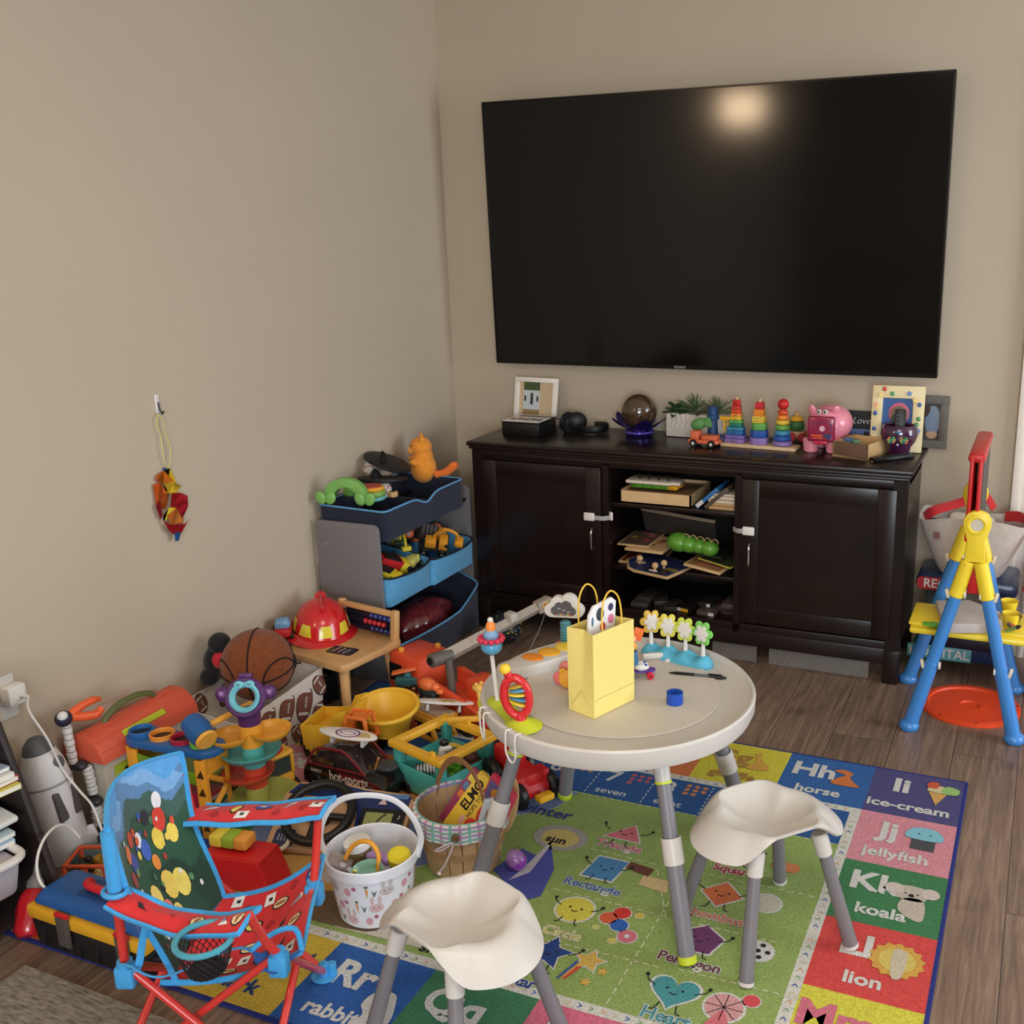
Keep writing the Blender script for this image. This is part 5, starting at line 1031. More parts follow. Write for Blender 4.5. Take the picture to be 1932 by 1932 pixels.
# barn
t = thing('toy_barn', 'beige toy barn with orange curved roof and olive handle', 'toy barn', (.078, -1.985, 0), 0)
bm_ = C(176, 166, 150, .5); Lb = .35; w_ = .125; eh = .215
B().box(w_, Lb-.02, eh, (0, 0, 0), bm_, base=True, bev=.004).ob('wall', t)
roofc = C(214, 92, 66, .45)
rf_ = [(.074*math.cos(R(a)), .072*math.sin(R(a))) for a in range(0, 181, 12)]
B().prism(rf_, Lb, at=(0, Lb/2, eh-.004), m=roofc, rot=(90, 0, 0), bev=.003).ob('roof', t)
rl = B()
for a in (25, 50, 75, 105): rl.bar((.0745*math.cos(R(a)), -Lb/2+.004, eh-.004+.0725*math.sin(R(a))), (.0745*math.cos(R(a)), Lb/2-.004, eh-.004+.0725*math.sin(R(a))), .0012, roofc, seg=6)
rl.box(.03, .28, .006, (.0, 0, eh+.068), roofc, bev=.002).ob('roof_ribs', t)
B().tube([(0, -.09, eh+.068), (0, -.075, eh+.085), (0, -.03, eh+.10), (0, .03, eh+.10), (0, .075, eh+.085), (0, .09, eh+.068)], .009, C(96, 100, 56, .5), sm=5, flat=(1, .7)).ob('handle', t, label='olive green handle')
B().box(.004, .15, .018, (.058, -.01, eh+.045), C(190, 196, 50, .45), rot=(0, -38, 0), bev=.001).ob('name_strip', t, label='lime green strip')
d_ = B().box(.010, .10, .105, (w_/2+.004, -.085, .135), C(150, 166, 40, .45), bev=.003).ob('door', t, label='lime green door')
B().box(.004, .045, .026, (w_/2+.009, -.085, .160), BLACK).ob('window', d_); B().cyl(.014, .008, (w_/2+.008, -.045, .135), C(150, 166, 40, .45), rot=(0, 90, 0), bev=.003).ob('knob', d_)
# rocket
t = thing('toy_rocket', 'white toy rocket with grey nose beside the dark shelf', 'toy rocket', (.125, -2.275, 0), rot=(3, -7, 0), sc=.87)
wr = C(216, 212, 210, .42)
B().lathe([(0, 0), (.058, 0), (.064, .01), (.063, .16), (.066, .26), (.06, .31), (.045, .355), (0, .357)], m=wr, seg=44).ob('hull', t)
B().lathe([(.045, .354), (.036, .378), (.02, .396), (0, .402), ], m=C(92, 92, 94, .55), seg=36).ob('nose', t, label='grey nose cone')
B().box(.012, .078, .095, (.056, .0, .19), C(84, 78, 78, .6), bev=.02, seg=4).ob('hatch', t, label='dark grey open hatch'); B().sph(.018, (.056, .012, .315), C(90, 90, 92, .4), sc=(.35, 1, 1.2)).ob('porthole', t)
B().lathe([(.067, .255), (.0685, .258), (.067, .262)], m=C(150, 146, 146), seg=44).ob('band', t)
for a in (35, 150, 270): B().box(.05, .012, .09, (.075*math.cos(R(a)), .075*math.sin(R(a)), 0), wr, base=True, bev=.005, rot=(0, 0, a), tap=(.4, 1)).ob('fin', t)
# grabber
t = thing('robot_arm_grabber', 'white jointed grabber toy with orange claw leaning on wall', 'grabber toy', (.075, -2.195, 0))
G = [(0, .005, .34), (-.0, .008, .20), (0.03, .03, .19), (.03, .03, .10), (.03, .03, .06), (.03, .03, .01)]
for a, b_, r in ((G[0], (0, .008, .215), .013), ((.028, .025, .205), (.03, .03, .12), .014), ((.032, .03, .085), (.03, .03, .02), .015)):
    bb = B(); n = 7; A_, Bv = V(a), V(b_)
    for i in range(n): bb.bar(A_+(Bv-A_)*(i/n), A_+(Bv-A_)*((i+.86)/n), r*(1 if i % 2 else .9), WHITE, bev=.002)
    bb.ob('arm_segment', t, label='white ribbed arm')
for c in ((.012, .015, .21), (.03, .03, .10), (.03, .03, .018)): B().sph(.022, c, C(50, 50, 54, .4), sc=(1.1, .8, .6)).ob('joint', t, label='dark joint')
B().sph(.022, (0, .0, .35), C(40, 42, 60, .4)).sph(.014, (.006, -.006, .36), WHITE).ob('head', t)
B().tube([(.0, .015, .35), (.01, .05, .365), (.015, .09, .368), (.015, .105, .362)], [.011, .010, .007], ORG, sm=4).ob('claw', t, label='orange claw'); B().tube([(.0, .015, .348), (.02, .05, .338), (.03, .08, .334), (.03, .095, .345)], [.012, .012, .010], ORG, sm=4).ob('claw', t, label='orange claw')
# wall outlet, adapter, cable
t = thing('wall_outlet', 'white wall outlet plate behind the books at the left edge', 'outlet', (0, -2.30, .44)); B().box(.006, .075, .115, (.003, 0, 0), WHITE, bev=.002).ob('plate', t)
t = thing('power_adapter', 'white power adapter plugged into the wall outlet', 'power adapter', (.0075, -2.285, .45)); B().box(.034, .05, .05, (.018, 0, 0), C(236, 234, 230, .3), bev=.004).ob('body', t); B().bar((.035, .008, -.004), (.055, .012, -.006), .005, WHITE).ob('plug', t)
cb = [V((.062, -2.27, .443)), PX(60, 1350, .10), PX(100, 1420, .13), PX(118, 1450, .15), PX(150, 1490, .18), PX(172, 1515, .20), PX(188, 1555, .23), PX(200, 1600, .26), PX(215, 1625, .30), PX(180, 1600, .31)]
B().tube([V((.062, -2.273, .443)), PX(55, 1342, .10), PX(90, 1395, .13), PX(117, 1450, .15), PX(150, 1492, .18), PX(174, 1520, .20), PX(190, 1560, .23), PX(205, 1600, .25)], .0032, C(222, 216, 208, .4), sm=5, seg=8).ob('charging_cable', label='white cable hanging down from the wall power adapter', cat='cable')
B().tube([PX(150, 1580, .27), PX(130, 1560, .27), PX(108, 1558, .28), PX(85, 1580, .30), PX(71, 1615, .32), PX(71, 1650, .34), PX(85, 1675, .36), PX(115, 1685, .38), PX(150, 1681, .40), PX(186, 1672, .42)], .0034, C(222, 216, 208, .4), sm=5, seg=8).ob('charging_cable', label='white cable loop above the blue toolbox', cat='cable')
# slanted dark book shelf at left edge
dk_ = C(46, 36, 34, .5, noise=.12)
t = thing('book_shelf', 'dark brown slanted book shelf cut off at left edge', 'book shelf', (0, -2.45, 0))
sidep = [(.01, 0), (.318, 0), (.30, .10), (.245, .31), (.19, .50), (.17, .56), (.01, .56)]
for y in (0, -.65): B().prism(sidep, .018, at=(0, y, 0), m=dk_, rot=(90, 0, 0), bev=.002).ob('side_panel', t)
B().box(.012, .64, .55, (.016, -.334, .28), C(28, 24, 24, .6)).ob('back_panel', t)
for x0, z in ((.27, .03), (.24, .16), (.20, .33), (.17, .48)): B().box(x0-.025, .63, .012, (x0/2+.01, -.334, z), dk_).ob('shelf', t)
def bks(specs):
    for i, (x, y, z, sx, sy, sz, c, r_, lab) in enumerate(specs):
        t = thing('book', lab, 'book', (x, y, z), rot=r_, group='books on the slanted dark shelf')
        B().box(sx, sy, sz, (0, 0, 0), C(*c, .5), bev=.001, base=True).ob('cover', t); B().box(sx-.003, sy-.006, sz*.7, (.0022, 0, sz*.15), C(226, 222, 210, .7), base=True).ob('pages', t)
b0 = [(.155, -2.56, .489, .17, .16, .012, (60, 50, 50), (0, -4, -12), 'dark red book lowest of the top pile at left edge'), (.15, -2.56, .502, .18, .17, .010, (196, 120, 60), (0, -4, -8), 'orange covered book second from top pile bottom'), (.15, -2.56, .514, .18, .16, .008, (70, 70, 140), (0, -4, -14), 'blue violet book in middle of the top pile'), (.145, -2.56, .524, .17, .16, .008, (200, 196, 170), (0, -4, -10), 'cream book near the top of left edge pile'), (.14, -2.56, .534, .17, .15, .008, (40, 44, 40), (0, -4, -16), 'black thin book topmost of the left edge pile')]
b1 = [(.165, -2.57, .34, .2, .2, .014, (200, 190, 90), (0, -3, -10), 'yellow edged book bottom of the second shelf pile'), (.16, -2.57, .355, .19, .2, .012, (196, 60, 50), (0, -3, -6), 'red edged book on the second shelf pile'), (.16, -2.57, .368, .19, .19, .014, (220, 216, 210), (0, -3, -10), 'white thick book on the second shelf pile'), (.155, -2.57, .383, .18, .18, .010, (150, 170, 190), (0, -3, -6), 'pale blue book topmost on the second shelf')]
bks(b0+b1)
t = thing('storage_tray', 'white plastic tray under books on the slanted shelf', 'tray', (.15, -2.61, .285), rot=(0, 6, -6)); B().box(.22, .24, .016, m=C(220, 218, 214, .4), bev=.006).ob('rim', t); B().box(.19, .21, .05, (0, 0, -.035), C(60, 62, 60, .3, alpha=.6), bev=.006).ob('tray', t)
b2 = [(.165, -2.62, .232, .2, .22, .014, (150, 176, 206), (0, 4, -10), 'light blue book in white bin, lower one'), (.165, -2.62, .247, .2, .22, .012, (176, 196, 200), (0, 4, -6), 'pale teal book in white bin, upper one')]
bks(b2)
t = thing('storage_bin', 'white plastic storage bin at the slanted shelf bottom', 'storage bin', (.175, -2.66, .125), rot=(0, 3, -8))
B().box(.23, .24, .095, m=C(176, 170, 176, .4), base=True, bev=.015, tap=(1.12, 1.08)).ob('body', t); B().tube([(x, y, .10) for x, y in rrect(.272, .272, .03)], .010, C(216, 212, 206, .4), closed=True).ob('rim', t)
# toy drill
p = PZ(50, 1712, .045); q = PZ(80, 1650, .055)
t = thing('toy_drill', 'red toy drill with grey tip lying beside the dark shelf', 'toy drill', (p.x+.025, p.y-.005, .052), rot=(0, -42, math.degrees(math.atan2((q-p).y, (q-p).x))))
B().lathe([(0, -.065), (.022, -.064), (.032, -.05), (.034, 0), (.03, .03), (.024, .04), (0, .042)], m=C(200, 34, 42, .25, coat=.5), rot=(0, 90, 0), seg=10).ob('handle', t)
B().lathe([(.018, .04), (.02, .06), (.012, .075), (.009, .08), (.009, .115), (.004, .12), (0, .12)], m=C(130, 126, 122, .4), rot=(0, 90, 0), seg=20).ob('bit', t, label='grey drill bit')
# orange crate with wooden pieces
t = thing('orange_crate', 'orange plastic openwork crate holding small wooden pieces', 'crate', (.295, -2.35, 0), 22)
oc = C(200, 84, 48, .45)
b = B().box(.10, .085, .006, (0, 0, .003), oc)
for x, y in ((.05, .042), (-.05, .042), (.05, -.042), (-.05, -.042)): b.box(.010, .010, .085, (x, y, 0), oc, base=True, bev=.002)
b.tube([(-.05, -.042, .086), (.05, -.042, .086), (.05, .042, .086), (-.05, .042, .086)], .006, oc, closed=True, seg=8).box(.09, .006, .008, (0, -.042, .04), oc).box(.006, .08, .008, (.05, 0, .04), oc); b.box(.012, .008, .08, (0, -.042, 0), oc, base=True); b.ob('crate', t)
random.seed(11); B_ = V(t.location)
for i, (c, nm_) in enumerate((((150, 110, 60), 'tan'), ((90, 60, 40), 'brown'), ((200, 170, 110), 'pale'), ((40, 34, 30), 'black'), ((180, 130, 70), 'honey'), ((214, 200, 180), 'white'), ((120, 80, 50), 'walnut'), ((160, 120, 40), 'ochre'))):
    B().box(.03, .022, .016, m=C(*c, .5), bev=.003).sph(.009, (.008, 0, .012), C(*c, .5)).ob('wooden_piece', label=nm_+' small wooden piece inside the orange crate', cat='wooden piece', group='wooden pieces in the orange crate', loc=(B_.x+.028*((i % 3)-1), B_.y+.022*((i//3)-1), .016+.016*(i % 4))).rotation_euler = (random.random()*.6, random.random()*.6, random.random()*3)
B().box(.11, .07, .03, m=C(176, 120, 110, .7), bev=.008).ob('striped_cloth', label='pinkish folded item behind the orange crate', cat='cloth', loc=(.20, -2.22, .02), rz=30)
B().sph(.05, m=C(96, 120, 130, .3, alpha=.8), sc=(1.2, .9, .6)).ob('plastic_bag', label='small blue grey plastic bag behind the orange crate', cat='bag', loc=(.22, -2.29, .032))
# toolbox
t = thing('toy_toolbox', 'blue, yellow and black toy toolbox with red handle', 'toolbox', (.53, -2.515, .0095), -1.5)
tb_ = C(28, 26, 28, .5)
B().box(.335, .125, .072, (0, 0, 0), tb_, base=True, bev=.010, tap=(1.06, 1.06)).box(.38, .10, .02, (0, 0, .05), tb_, bev=.006).ob('base', t)
for i in range(6): B().box(.012, .006, .05, (-.14+.056*i, -.065, .036), tb_, bev=.002, rot=(-2, 0, 0)).ob('rib', t)
B().box(.36, .138, .032, (0, 0, .073), C(226, 166, 40, .4), base=True, bev=.006).ob('band', t, label='yellow middle band')
B().box(.352, .132, .034, (0, 0, .105), C(34, 84, 146, .4), base=True, bev=.016, seg=3, tap=(.88, .72)).box(.18, .06, .006, (.03, 0, .139), C(26, 66, 120, .45), bev=.002).ob('lid', t, label='blue lid')
B().tube([(-.055, .01, .136), (-.06, .01, .148), (-.035, -.012, .156), (.06, -.012, .156), (.085, .01, .148), (.08, .01, .136)], .0095, C(200, 34, 42, .35), sm=4).ob('handle', t, label='red handle')
for x in (-.06, .12): B().box(.038, .008, .075, (x, -.073, .07), C(96, 90, 86, .35, metal=.3), bev=.003).box(.042, .010, .010, (x, -.072, .112), RED, bev=.003).ob('latch', t, label='grey latch with red hinge')
# pound-a-ball tower
t = thing('pounding_tower', 'yellow and blue ball pounding tower with coloured rings', 'toy tower', (.295, -2.045, 0), 3)
yt = C(232, 160, 50, .4)
for sx in (-1, 1):
    b = B(); x = sx*.125
    pts = [(-.042, 0), (.042, 0), (.036, .24), (-.036, .24)]
    b.box(.008, .010, .24, (x, -.040, 0), yt, base=True, rot=(0, 0, 0)).box(.008, .010, .24, (x, .040, 0), yt, base=True).box(.008, .075, .012, (x, 0, .004), yt, base=True).box(.008, .075, .05, (x, 0, .19), yt, base=True)
    for k in range(3):
        z = .02+.058*k; s_ = 1 if k % 2 else -1
        b.bar((x, -.038*s_, z), (x, .038*s_, z+.055), .008, yt, seg=8)
    b.box(.03, .010, .235, (x-sx*.014, -.042, 0), yt, base=True, bev=.001)
    b.ob('side_frame', t, label='yellow cutout side frame')
for k in range(4):
    for x in (.118,): B().prism([(-.012, 0), (.012, .0), (.004, .024)], .001, at=(x-.006, -.0475, .03+.052*k), m=C(70, 50, 20), rot=(90, 0, 0)).ob('cutout', t, label='triangular cutout')
B().prism(rrect(.30, .095, .045, 8), .020, at=(0, 0, .24), m=C(40, 96, 160, .35), bev=.004).ob('top_plate', t, label='blue top plate')
for x, c in ((-.112, (44, 104, 170)), (-.042, (236, 150, 60)), (.028, (176, 36, 60)), (.092, (130, 196, 60))):
    B().lathe([(.026, .0), (.033, .0), (.034, .014), (.031, .016), (.028, .014), (.026, .0)], (x, 0, .258), C(*c, .35), seg=36).ob('ring', t, label='coloured ring'); B().cyl(.0255, .001, (x, 0, .2605), C(26, 24, 22)).ob('hole', t)
B().box(.22, .08, .008, (-.0, 0, .18), C(120, 160, 40, .3, coat=.4), rot=(0, 9, 0), bev=.002).box(.22, .005, .035, (0, -.04, .19), C(110, 150, 30, .25, coat=.5), rot=(0, 9, 0), bev=.002).ob('ramp', t, label='green sloping ramp')
B().box(.22, .08, .008, (0, 0, .10), C(150, 30, 50, .35), rot=(0, -8, 0)).box(.22, .004, .04, (0, -.04, .10), C(150, 30, 50, .35), rot=(0, -8, 0)).ob('ramp', t, label='dark red ramp')
t = thing('toy_hammer', 'blue and yellow toy hammer head lying on tower rings', 'toy hammer', (.385, -2.05, .305), sc=1.2)
t.rotation_euler = V((.88, -.28, -.38)).to_track_quat('Z', 'Y').to_euler()
B().lathe([(0, -.03), (.024, -.03), (.029, 0), (.026, .03), (0, .032)], m=C(40, 96, 160, .35), seg=30).ob('head', t); B().cyl(.025, .010, (0, 0, .03), C(240, 176, 70, .4), bev=.003).ob('face', t, label='yellow face'); B().bar((.02, 0, 0), (.13, .02, -.0), .007, C(240, 176, 70, .4)).ob('handle', t)
# spiral ball tower with monkey
t = thing('ball_drop_tower', 'spiral ball drop tower with purple monkey top and colour dishes', 'toy tower', (.475, -1.955, 0), 0)
def dish(z, r, c, ang, off, lab):
    b = B().lathe([(0, 0), (r*.55, .001), (r*.85, .010), (r, .026), (r*1.0, .029), (r*.93, .026), (r*.8, .013), (r*.5, .005), (0, .005)], (off*math.cos(R(ang)), off*math.sin(R(ang)), z), C(*c, .38), seg=48)
    b.ob('dish', t, label=lab)
dish(.062, .088, (166, 170, 88), 10, .02, 'olive green dish'); dish(.130, .070, (206, 76, 54), 200, .02, 'red dish'); dish(.192, .080, (92, 180, 178), 170, .008, 'teal dish')
dish(.250, .056, (232, 164, 56), 30, .050, 'yellow dish'); dish(.244, .054, (232, 164, 56), 220, .055, 'yellow dish')
for z, c, h, lab in ((.0, (150, 160, 80), .05, 'olive column section'), (.05, (166, 170, 88), .062, 'olive column section'), (.112, (206, 76, 54), .062, 'red column section'), (.172, (92, 180, 178), .062, 'teal column section'), (.232, (236, 168, 56), .065, 'yellow column section'), (.296, (84, 44, 100), .04, 'purple column section')):
    B().cyl(.030, h, (0, 0, z), C(*c, .35), seg=30, bev=.002).ob('column', t, label=lab)
mk = B().lathe([(.030, 0), (.052, .002), (.054, .02), (.050, .024), (.034, .024), (.030, .02)], (0, 0, .372), PUR, rot=(66, 0, 28), seg=36)
mk.ob('monkey_head', t, label='purple monkey face ring')
T2 = TR((0, 0, .372), (66, 0, 28))
b = B(T2).lathe([(.026, .018), (.036, .024), (.040, .03), (.034, .033), (.027, .026)], m=C(120, 200, 220, .35), seg=36); b.sph(.010, (-.014, .034, .03), C(120, 200, 220, .35), sc=(1.3, 1, .4)).sph(.010, (.014, .034, .03), C(120, 200, 220, .35), sc=(1.3, 1, .4)); b.ob('face', t, label='light blue monkey face')
b = B(T2)
for s_ in (-1, 1): b.sph(.020, (s_*.060, .012, .012), PUR, sc=(1, 1, .5)).sph(.007, (s_*.062, .012, .022), C(150, 110, 170), sc=(1, 1, .4)).tube([(s_*.014-.005, .035, .036), (s_*.014, .032, .0365), (s_*.014+.005, .035, .036)], .0009, BLACK, seg=5)
b.box(.036, .012, .02, (0, .058, .012), PUR, bev=.004); b.ob('face_details', t, label='purple ears and eyes')
# school bus
t = thing('toy_school_bus', 'yellow plastic toy school bus with black wheels', 'toy bus', (.375, -1.825, 0), -18)
by_ = C(232, 170, 52, .4)
B().box(.20, .10, .06, (0, 0, .022), by_, base=True, bev=.010).box(.06, .095, .035, (.115, 0, .022), by_, base=True, bev=.012).box(.205, .104, .018, (0, 0, .135), by_, base=True, bev=.012, seg=3).ob('body', t)
for x in (-.09, -.04, .01, .06, .092):
    for y in (-.046, .046): B().box(.012, .008, .06, (x, y, .078), by_, base=True, bev=.002).ob('pillar', t)
B().box(.18, .088, .054, (0, 0, .081), C(52, 66, 66, .15, coat=.5), base=True).ob('window_glass', t, label='dark windows'); B().cyl(.018, .016, (.085, 0, .152), C(200, 50, 50, .25), bev=.005).box(.03, .05, .014, (.075, 0, .153), C(200, 60, 50, .3), base=True, bev=.004).ob('beacon', t, label='red beacon')
wheels(t, (-.06, .085), (-.05, .05), .031, .016, C(206, 110, 60))
# SUV
t = thing('toy_suv', 'black and dark red toy sports car with hot-sports lettering', 'toy car', (.628, -1.722, .0), -2)
t.scale = (.86, .95, 1.08)
ck = C(20, 17, 19, .25, coat=.6); cr_ = C(112, 28, 36, .22, coat=.8)
body = [(-.165, .03), (-.165, .062), (-.155, .080), (-.12, .088), (.08, .085), (.14, .072), (.162, .055), (.165, .03)]
B().prism(body, .13, at=(0, .065, 0), m=ck, rot=(90, 0, 0), bev=.010).ob('lower_body', t)
cab = [(-.14, .082), (-.105, .128), (-.03, .138), (.02, .132), (.085, .082)]
B().prism(cab, .112, at=(0, .056, 0), m=C(44, 36, 38, .08, coat=1), rot=(90, 0, 0), bev=.008).ob('cabin_glass', t, label='tinted glass cabin')
b = B()
for y in (-.0575, .0575): b.tube([(-.148, y, .084), (-.108, y*.96, .130), (-.03, y*.94, .140), (.022, y*.96, .134), (.09, y, .084)], .0045, cr_, sm=4, seg=8).tube([(-.145, y, .087), (.09, y, .087)], .004, cr_, seg=8).tube([(-.03, y, .087), (-.04, y*.97, .138)], .004, BLACK, seg=8)
b.ob('roof_frame', t, label='dark red window frame')
B().prism([(.0, .04), (.16, .036), (.155, .07), (.06, .083), (-.02, .083), (.01, .06)], .002, at=(0, -.0655, 0), m=cr_, rot=(90, 0, 0)).ob('side_paint', t, label='dark red side paint')
B().text('hot-sports', .040, TR((.030, -.0690, .070), (90, 0, 0)), WHITE, off=.025, sx=.92).text('WRFD', .014, TR((-.105, -.0665, .073), (90, 0, 0)), WHITE, off=.02, sx=1.1, shear=.2).ob('lettering', t, label='white hot-sports lettering'); B().sph(.018, (.125, -.0665, .052), C(200, 170, 60), sc=(1.2, .08, .5)).sph(.012, (.112, -.067, .05), BLACK, sc=(.8, .1, 1)).ob('fish_decal', t, label='yellow fish decal')
B().tube([(-.12, -.02, .100), (-.125, -.05, .13)], .001, BLACK) .ob('antenna', t)
wheels(t, (-.11, .11), (-.062, .062), .033, .02, SILV)
B().bar((.10, -.02, .092), (.13, -.035, .135), .0035, C(200, 130, 60)).ob('wiper', t, label='orange stick on bonnet')
B().sph(.04, (.11, .02, .086), C(90, 90, 94, .1, alpha=.5), sc=(1.1, .8, .3)).ob('scoop', t)
def surf_(lab, loc, rot, pat):
    t = thing('toy_surfboard', lab, 'toy surfboard', loc, rot=rot, group='white toy surfboards', sc=1.12)
    pts = [(.085*math.cos(a)*(1), .024*math.sin(a)*(1 if math.cos(a) > -.3 else .95)) for a in [2*PI*i/36 for i in range(36)]]
    B().prism(pts, .006, m=C(232, 226, 220, .3), bev=.002).ob('board', t)
    if pat: B().lathe([(.016, 0), (.019, 0), (.019, .0006), (.016, .0006)], (0, 0, .0062), C(120, 70, 130), sc=(1.9, 1, 1)).lathe([(.009, 0), (.011, 0), (.011, .0006), (.009, .0006)], (0, 0, .0062), C(140, 90, 150), sc=(2.2, .7, 1)).prism([(.035, -.012), (.07, -.006), (.06, .008), (.035, .014)], .0005, at=(0, 0, .0061), m=C(196, 170, 110)).ob('decal', t)
    else: B().prism(star(7, .022, .6), .0005, at=(.01, 0, .0061), m=C(190, 160, 90), sc=(1.6, .7, 1)).ob('decal', t)
    for x in (-.045, .045): B().box(.010, .03, .022, (x, 0, -.011), WHITE, bev=.002, tap=(.6, .8)).ob('foot', t)
surf_('white toy surfboard with purple decal on the black car roof', (.612, -1.72, .175), (6, 0, 3), True)
surf_('white toy surfboard with gold decal on the yellow transporter', (.70, -1.345, .125), (-8, 10, 35), False)
# yellow dump truck
t = thing('toy_dump_truck', 'large yellow plastic dump truck with orange cage cab', 'toy truck', (.49, -1.545, 0), 8)
dy = C(230, 180, 50, .42)
def scoop(u, v):
    th = 2*PI*u; r = .062+.034*v**1.3; return V((.115+r*math.cos(th)*1.0, .02+r*.86*math.sin(th), .085+.085*v+.018*v*math.sin(th)))
b = B().surf(scoop, 40, 8, dy, th=.004, cu=True).lathe([(0, 0), (.062, 0), (.062, .004), (0, .004)], (.115, .02, .085), dy, sc=(1.0, .86, 1)); b.tube([scoop(i/40, 1) for i in range(40)], .007, dy, closed=True, seg=8); b.ob('dump_bed', t, label='yellow scalloped dump bed')
b = B()
for y in (-.072, .062): b.prism([(-.12, .06), (-.13, .125), (-.03, .135), (-.01, .175), (.03, .19), (.04, .06)], .006, at=(0, y, 0), m=dy, rot=(90, 0, 0), bev=.001)
b.box(.15, .135, .05, (-.045, -.008, .045), dy, base=True, bev=.004).box(.008, .135, .07, (-.122, -.008, .06), dy, base=True, bev=.002).box(.012, .135, .11, (.03, -.008, .07), dy, base=True, bev=.003); b.ob('front_body', t, label='yellow open tray')
oc2 = C(226, 120, 46, .4); b = B(); cx, cy, cz = .080, -.090, .145
for x in (-.035, .035):
    for y in (-.03, .03): b.bar((cx+x*1.15, cy+y*1.15, cz-.03), (cx+x*.85, cy+y*.85, cz+.045), .007, oc2, seg=8)
b.tube([(cx-.03, cy-.026, cz+.045), (cx+.03, cy-.026, cz+.045), (cx+.03, cy+.026, cz+.045), (cx-.03, cy+.026, cz+.045)], .007, oc2, closed=True, seg=8).box(.08, .07, .012, (cx, cy, cz-.03), oc2, bev=.003).sph(.022, (cx, cy+.01, cz+.04), oc2, sc=(1.3, 1, .4)).box(.008, .06, .05, (cx-.036, cy, cz), oc2); b.ob('cage_cab', t, label='orange cage cab')
wheels(t, (-.09, .05), (-.055, .06), .045, .03, dy)
# blue cup, red green thing near
B().lathe([(0, 0), (.03, 0), (.036, .04), (.038, .042), (.034, .04), (.028, .004), (0, .004)], m=C(50, 110, 160, .4), seg=30).ob('blue_cup', label='blue toy cup under the wooden seat', cat='cup', loc=(.40, -1.40, .0005)) 
t = thing('toy_figure', 'red toy figure with green top between dump truck and animal bus', 'toy figure', (.71, -1.575, 0), 20); B().sph(.024, (0, 0, .03), RED, sc=(1, 1, 1.2)).cyl(.02, .07, m=RED).ob('body', t); B().box(.026, .02, .03, (.008, 0, .075), C(130, 190, 70), bev=.005, rot=(0, 20, 0)).ob('hat', t, label='green top')
# crane fire truck
A0 = V((.425, -1.19, 0)); ang_ = -17
t = thing('crane_truck', 'large orange toy truck with grey crane boom', 'toy truck', (.495, -1.155, 0), ang_)
oo = C(222, 82, 46, .42)
B().box(.155, .15, .155, (.0, 0, .05), oo, base=True, bev=.012, tap=(.97, .95)).ob('cab', t, label='orange cab')
B().box(.004, .105, .06, (-.0765, -.0, .14), C(24, 24, 26, .2)).ob('windscreen', t); B().box(.058, .004, .06, (-.036, -.0755, .138), C(24, 24, 26, .2)).box(.018, .005, .055, (.014, -.0760, .135), C(24, 24, 26, .2)).ob('side_window', t, label='black side window')
b = B()
for i in range(6): b.box(.036, .003, .004, (.050, -.0757, .115+.010*i), C(196, 66, 36))
b.ob('grille', t)
for x, y in ((-.03, -.05), (.04, .05)): B().cyl(.010, .016, (x, y, .203), C(232, 160, 60), bev=.003).ob('beacon', t, label='amber beacon')
B().box(.42, .14, .045, (.14, -.01, .03), C(120, 112, 104, .5), base=True, bev=.006).ob('chassis', t, label='grey chassis')
b = B().prism([(.12, .06), (.33, .06), (.35, .10), (.30, .12), (.14, .155), (.12, .15)], .018, at=(0, -.062, 0), m=oo, rot=(90, 0, 0), bev=.003).prism([(.12, .06), (.33, .06), (.35, .10), (.30, .12), (.14, .155), (.12, .15)], .018, at=(0, .075, 0), m=oo, rot=(90, 0, 0), bev=.003).box(.21, .13, .04, (.225, 0, .06), oo, base=True, bev=.004).box(.07, .08, .075, (.27, .03, .09), oo, base=True, bev=.006); b.ob('rear_body', t, label='orange rear body')
wheels(t, (-.01, .22, .30), (-.07, .06), .036, .024, C(150, 140, 130))
bg = C(166, 154, 142, .45); dg = C(96, 90, 82, .5)
Mi = Matrix.Translation(t.location) @ Matrix.Rotation(R(ang_), 4, 'Z'); Mi = Mi.inverted()
p0_ = Mi @ PZ(838, 1240, .235); p1_ = Mi @ V((.83, -.80, .315))
p1w = PZ(1030, 1138, .31); p1_ = Mi @ p1w
dv = (p1_-p0_).normalized(); L_ = (p1_-p0_).length; P = lambda s: p0_+dv*(L_*s)
up_ = V((0, 0, 1)); b = B().tube([P(-.02), P(.5)], .022, bg, seg=4, flat=(1.1, .85), up=up_).tube([P(.45), P(.96)], .019, bg, seg=4, flat=(1.1, .85), up=up_)
b.ob('boom', t, label='grey crane boom'); b = B()
for k in range(9): b.tube([P(.10+.07*k)+V((0, 0, .0)), P(.104+.07*k)], .0235 if k < 6 else .0205, bg, seg=4, flat=(1.1, .85), up=up_)
b.ob('boom_ribs', t)
M4 = Matrix.Translation(P(.97)) @ dv.to_track_quat('X', 'Z').to_matrix().to_4x4()
B(M4).box(.062, .036, .042, m=bg, bev=.004).box(.03, .04, .03, (-.14, 0, .018), C(190, 184, 176), bev=.004).ob('boom_head', t); b = B(M4)
b.cyl(.016, .003, (.0, -.018, 0), C(232, 180, 80), rot=(90, 0, 0))
for k in range(3): b.box(.005, .002, .022, (-.008+.008*k, -.0215, 0), BLACK, rot=(0, 20, 0))
b.ob('stripe_decal', t, label='black and yellow striped decal')
q_ = P(.0)
B().bar(q_+V((-.01, -.05, -.0)), q_+V((-.0, .03, 0)), .024, dg, bev=.003).bar(q_+V((-.01, -.056, 0)), q_+V((-.01, -.05, 0)), .012, BLACK).ob('winch', t, label='dark grey winch drum'); B().bar(q_+V((.02, 0, 0)), V((q_.x+.02, q_.y+.01, .10)), .013, dg).ob('post', t)
